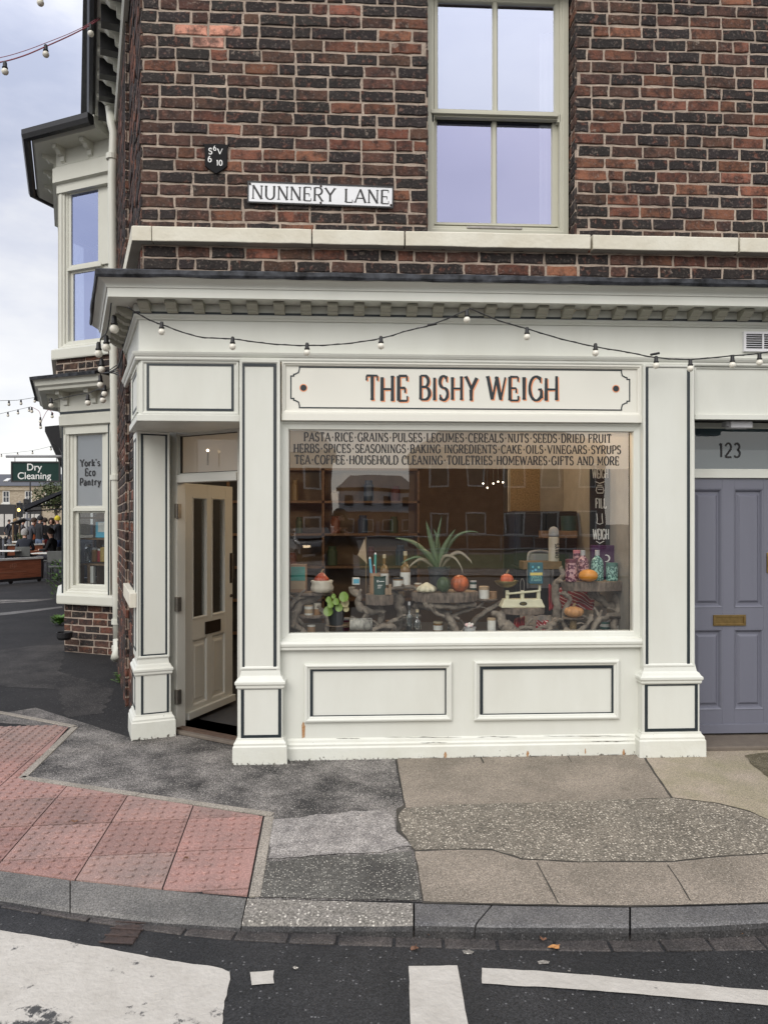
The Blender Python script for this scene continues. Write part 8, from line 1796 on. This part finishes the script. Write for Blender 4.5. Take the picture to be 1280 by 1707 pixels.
house_at(700, 1010, 38, 745, 700, 'red_brick', 'wide red brick house on the opposite side of the road', 5); house_at(380, 548, 34, 750, 702, 'red_brick', 'narrow dark brick house at the opposite corner', 3)
P = [mir(-300, 17), mir(1500, 17), mir(1500, 33), mir(-300, 33)]; struct(MB().add([(p.x,p.y,ROADZ+.05) for p in P], [(0,1,2,3)]).build('opposite_pavement', M['path_asphalt']))
P = [mir(600, 20), mir(950, 20), mir(950, 31), mir(600, 31)]; mat('grass', (.05,.085,.02), .9, var=.6, vscale=3); struct(MB().add([(p.x,p.y,ROADZ+.06) for p in P], [(0,1,2,3)]).build('grass_verge', M['grass']))
t = thing('street_railing', 'long pale metal street railing along the opposite pavement', 'railing', mir(560, 25)); a, b = mir(555, 25), mir(1000, 25); m2 = MB()
for z in (.45, 1.0): m2.tube([a+Vector((0,0,z)), b+Vector((0,0,z))], .03, 6)
m2.build('rail', M['plain_grey'], t); n = 9
for i in range(n): q = a.lerp(b, i/(n-1)); MB().tube([q, q+Vector((0,0,1.02))], .03, 6).build('post', M['plain_grey'], t)
def car(q, face, colm, label):
    f = Vector((face[0], face[1], 0)).normalized(); fr = Fr(q, f, Vector((f.y,-f.x,0))); t = thing('parked_car', label, 'car', q); prof = [(-2.1,.35),(-2.1,.85),(-1.9,.95),(-1.3,1.38),(-.9,1.46),(.3,1.46),(1.05,1.0),(1.9,.86),(2.1,.7),(2.1,.35)]
    V = [fr.p(a, b, c_*(.86 if b > 1.05 else 1)) for c_ in (-.88, .88) for a, b in prof]; n = len(prof); MB().add(V, [tuple(range(n)), tuple(range(n, 2*n))[::-1]] + [(i, (i+1)%n, n+(i+1)%n, n+i) for i in range(n)]).build('body', M[colm], t, bevel=.05)
    MB().hexa([fr.p(.36,1.42,-.68), fr.p(.36,1.42,.68), fr.p(1.06,1.03,.76), fr.p(1.06,1.03,-.76), fr.p(.40,1.45,-.68), fr.p(.40,1.45,.68), fr.p(1.10,1.06,.76), fr.p(1.10,1.06,-.76)]).build('windscreen', M['far_glass'], t); 
    for c_ in (-1, 1): MB().box(fr, -1.2, .5, 1.02, 1.36, c_*.80-.04, c_*.80+.04).build('side_window', M['far_glass'], t); MB().box(fr, 2.0, 2.13, .66, .78, c_*.62-.16, c_*.62+.16).build('headlight', M['lit_bulb'], t)
    for a in (-1.3, 1.3):
        for c_ in (-.80, .80): MB().tube([fr.p(a,.31,c_-.1), fr.p(a,.31,c_+.1)], .31, 18).build('wheel', M['rubber_black'], t)
mat('car_dark', (.02,.022,.028), .25, .3, coat=.8); mat('car_pale', (.42,.43,.45), .25, .3, coat=.8)
q = mir(516, 27); q.z = ROADZ; car(q, (.3,1), 'car_dark', 'dark grey car on the road behind the photographer'); q = mir(733, 60); q.z = ROADZ; car(q, (0,1), 'car_pale', 'pale silver car coming along the far road behind the railing')
pp = person(Vector((CAM.x-.10, CAM.y-.42, ROADZ)), (.05,1), 'photographer in long black coat holding up a phone, facing the shop', (.010,.010,.012), (.012,.012,.014), (.012,.01,.01), 'phone', 1.78, hairlen=.06, swing=0)
m2 = MB(); b0 = Vector((CAM.x-.10, CAM.y-.42, ROADZ)); m2.lathe(b0, [(.26,.45),(.24,.7),(.20,.95),(.19,1.25),(.21,1.45),(.10,1.52)], 20, fn=lambda a, z: 1.0 if abs(math.cos(a)) > .5 else .8); m2.build('coat', cm((.010,.010,.012)), pp, smooth=True)
t = thing('mobile_phone', 'black mobile phone held up by the photographer', 'phone', (CAM.x, CAM.y-.04, 1.55)); MB().wbox(CAM.x-.11, CAM.x+.045, CAM.y-.055, CAM.y-.045, 1.56, 1.635).build('body', M['black_metal'], t, bevel=.003); MB().lathe((CAM.x-.01, CAM.y-.045, 1.60), [(.012,0),(.012,.003)], 12).build('lens', M['far_glass'], t)
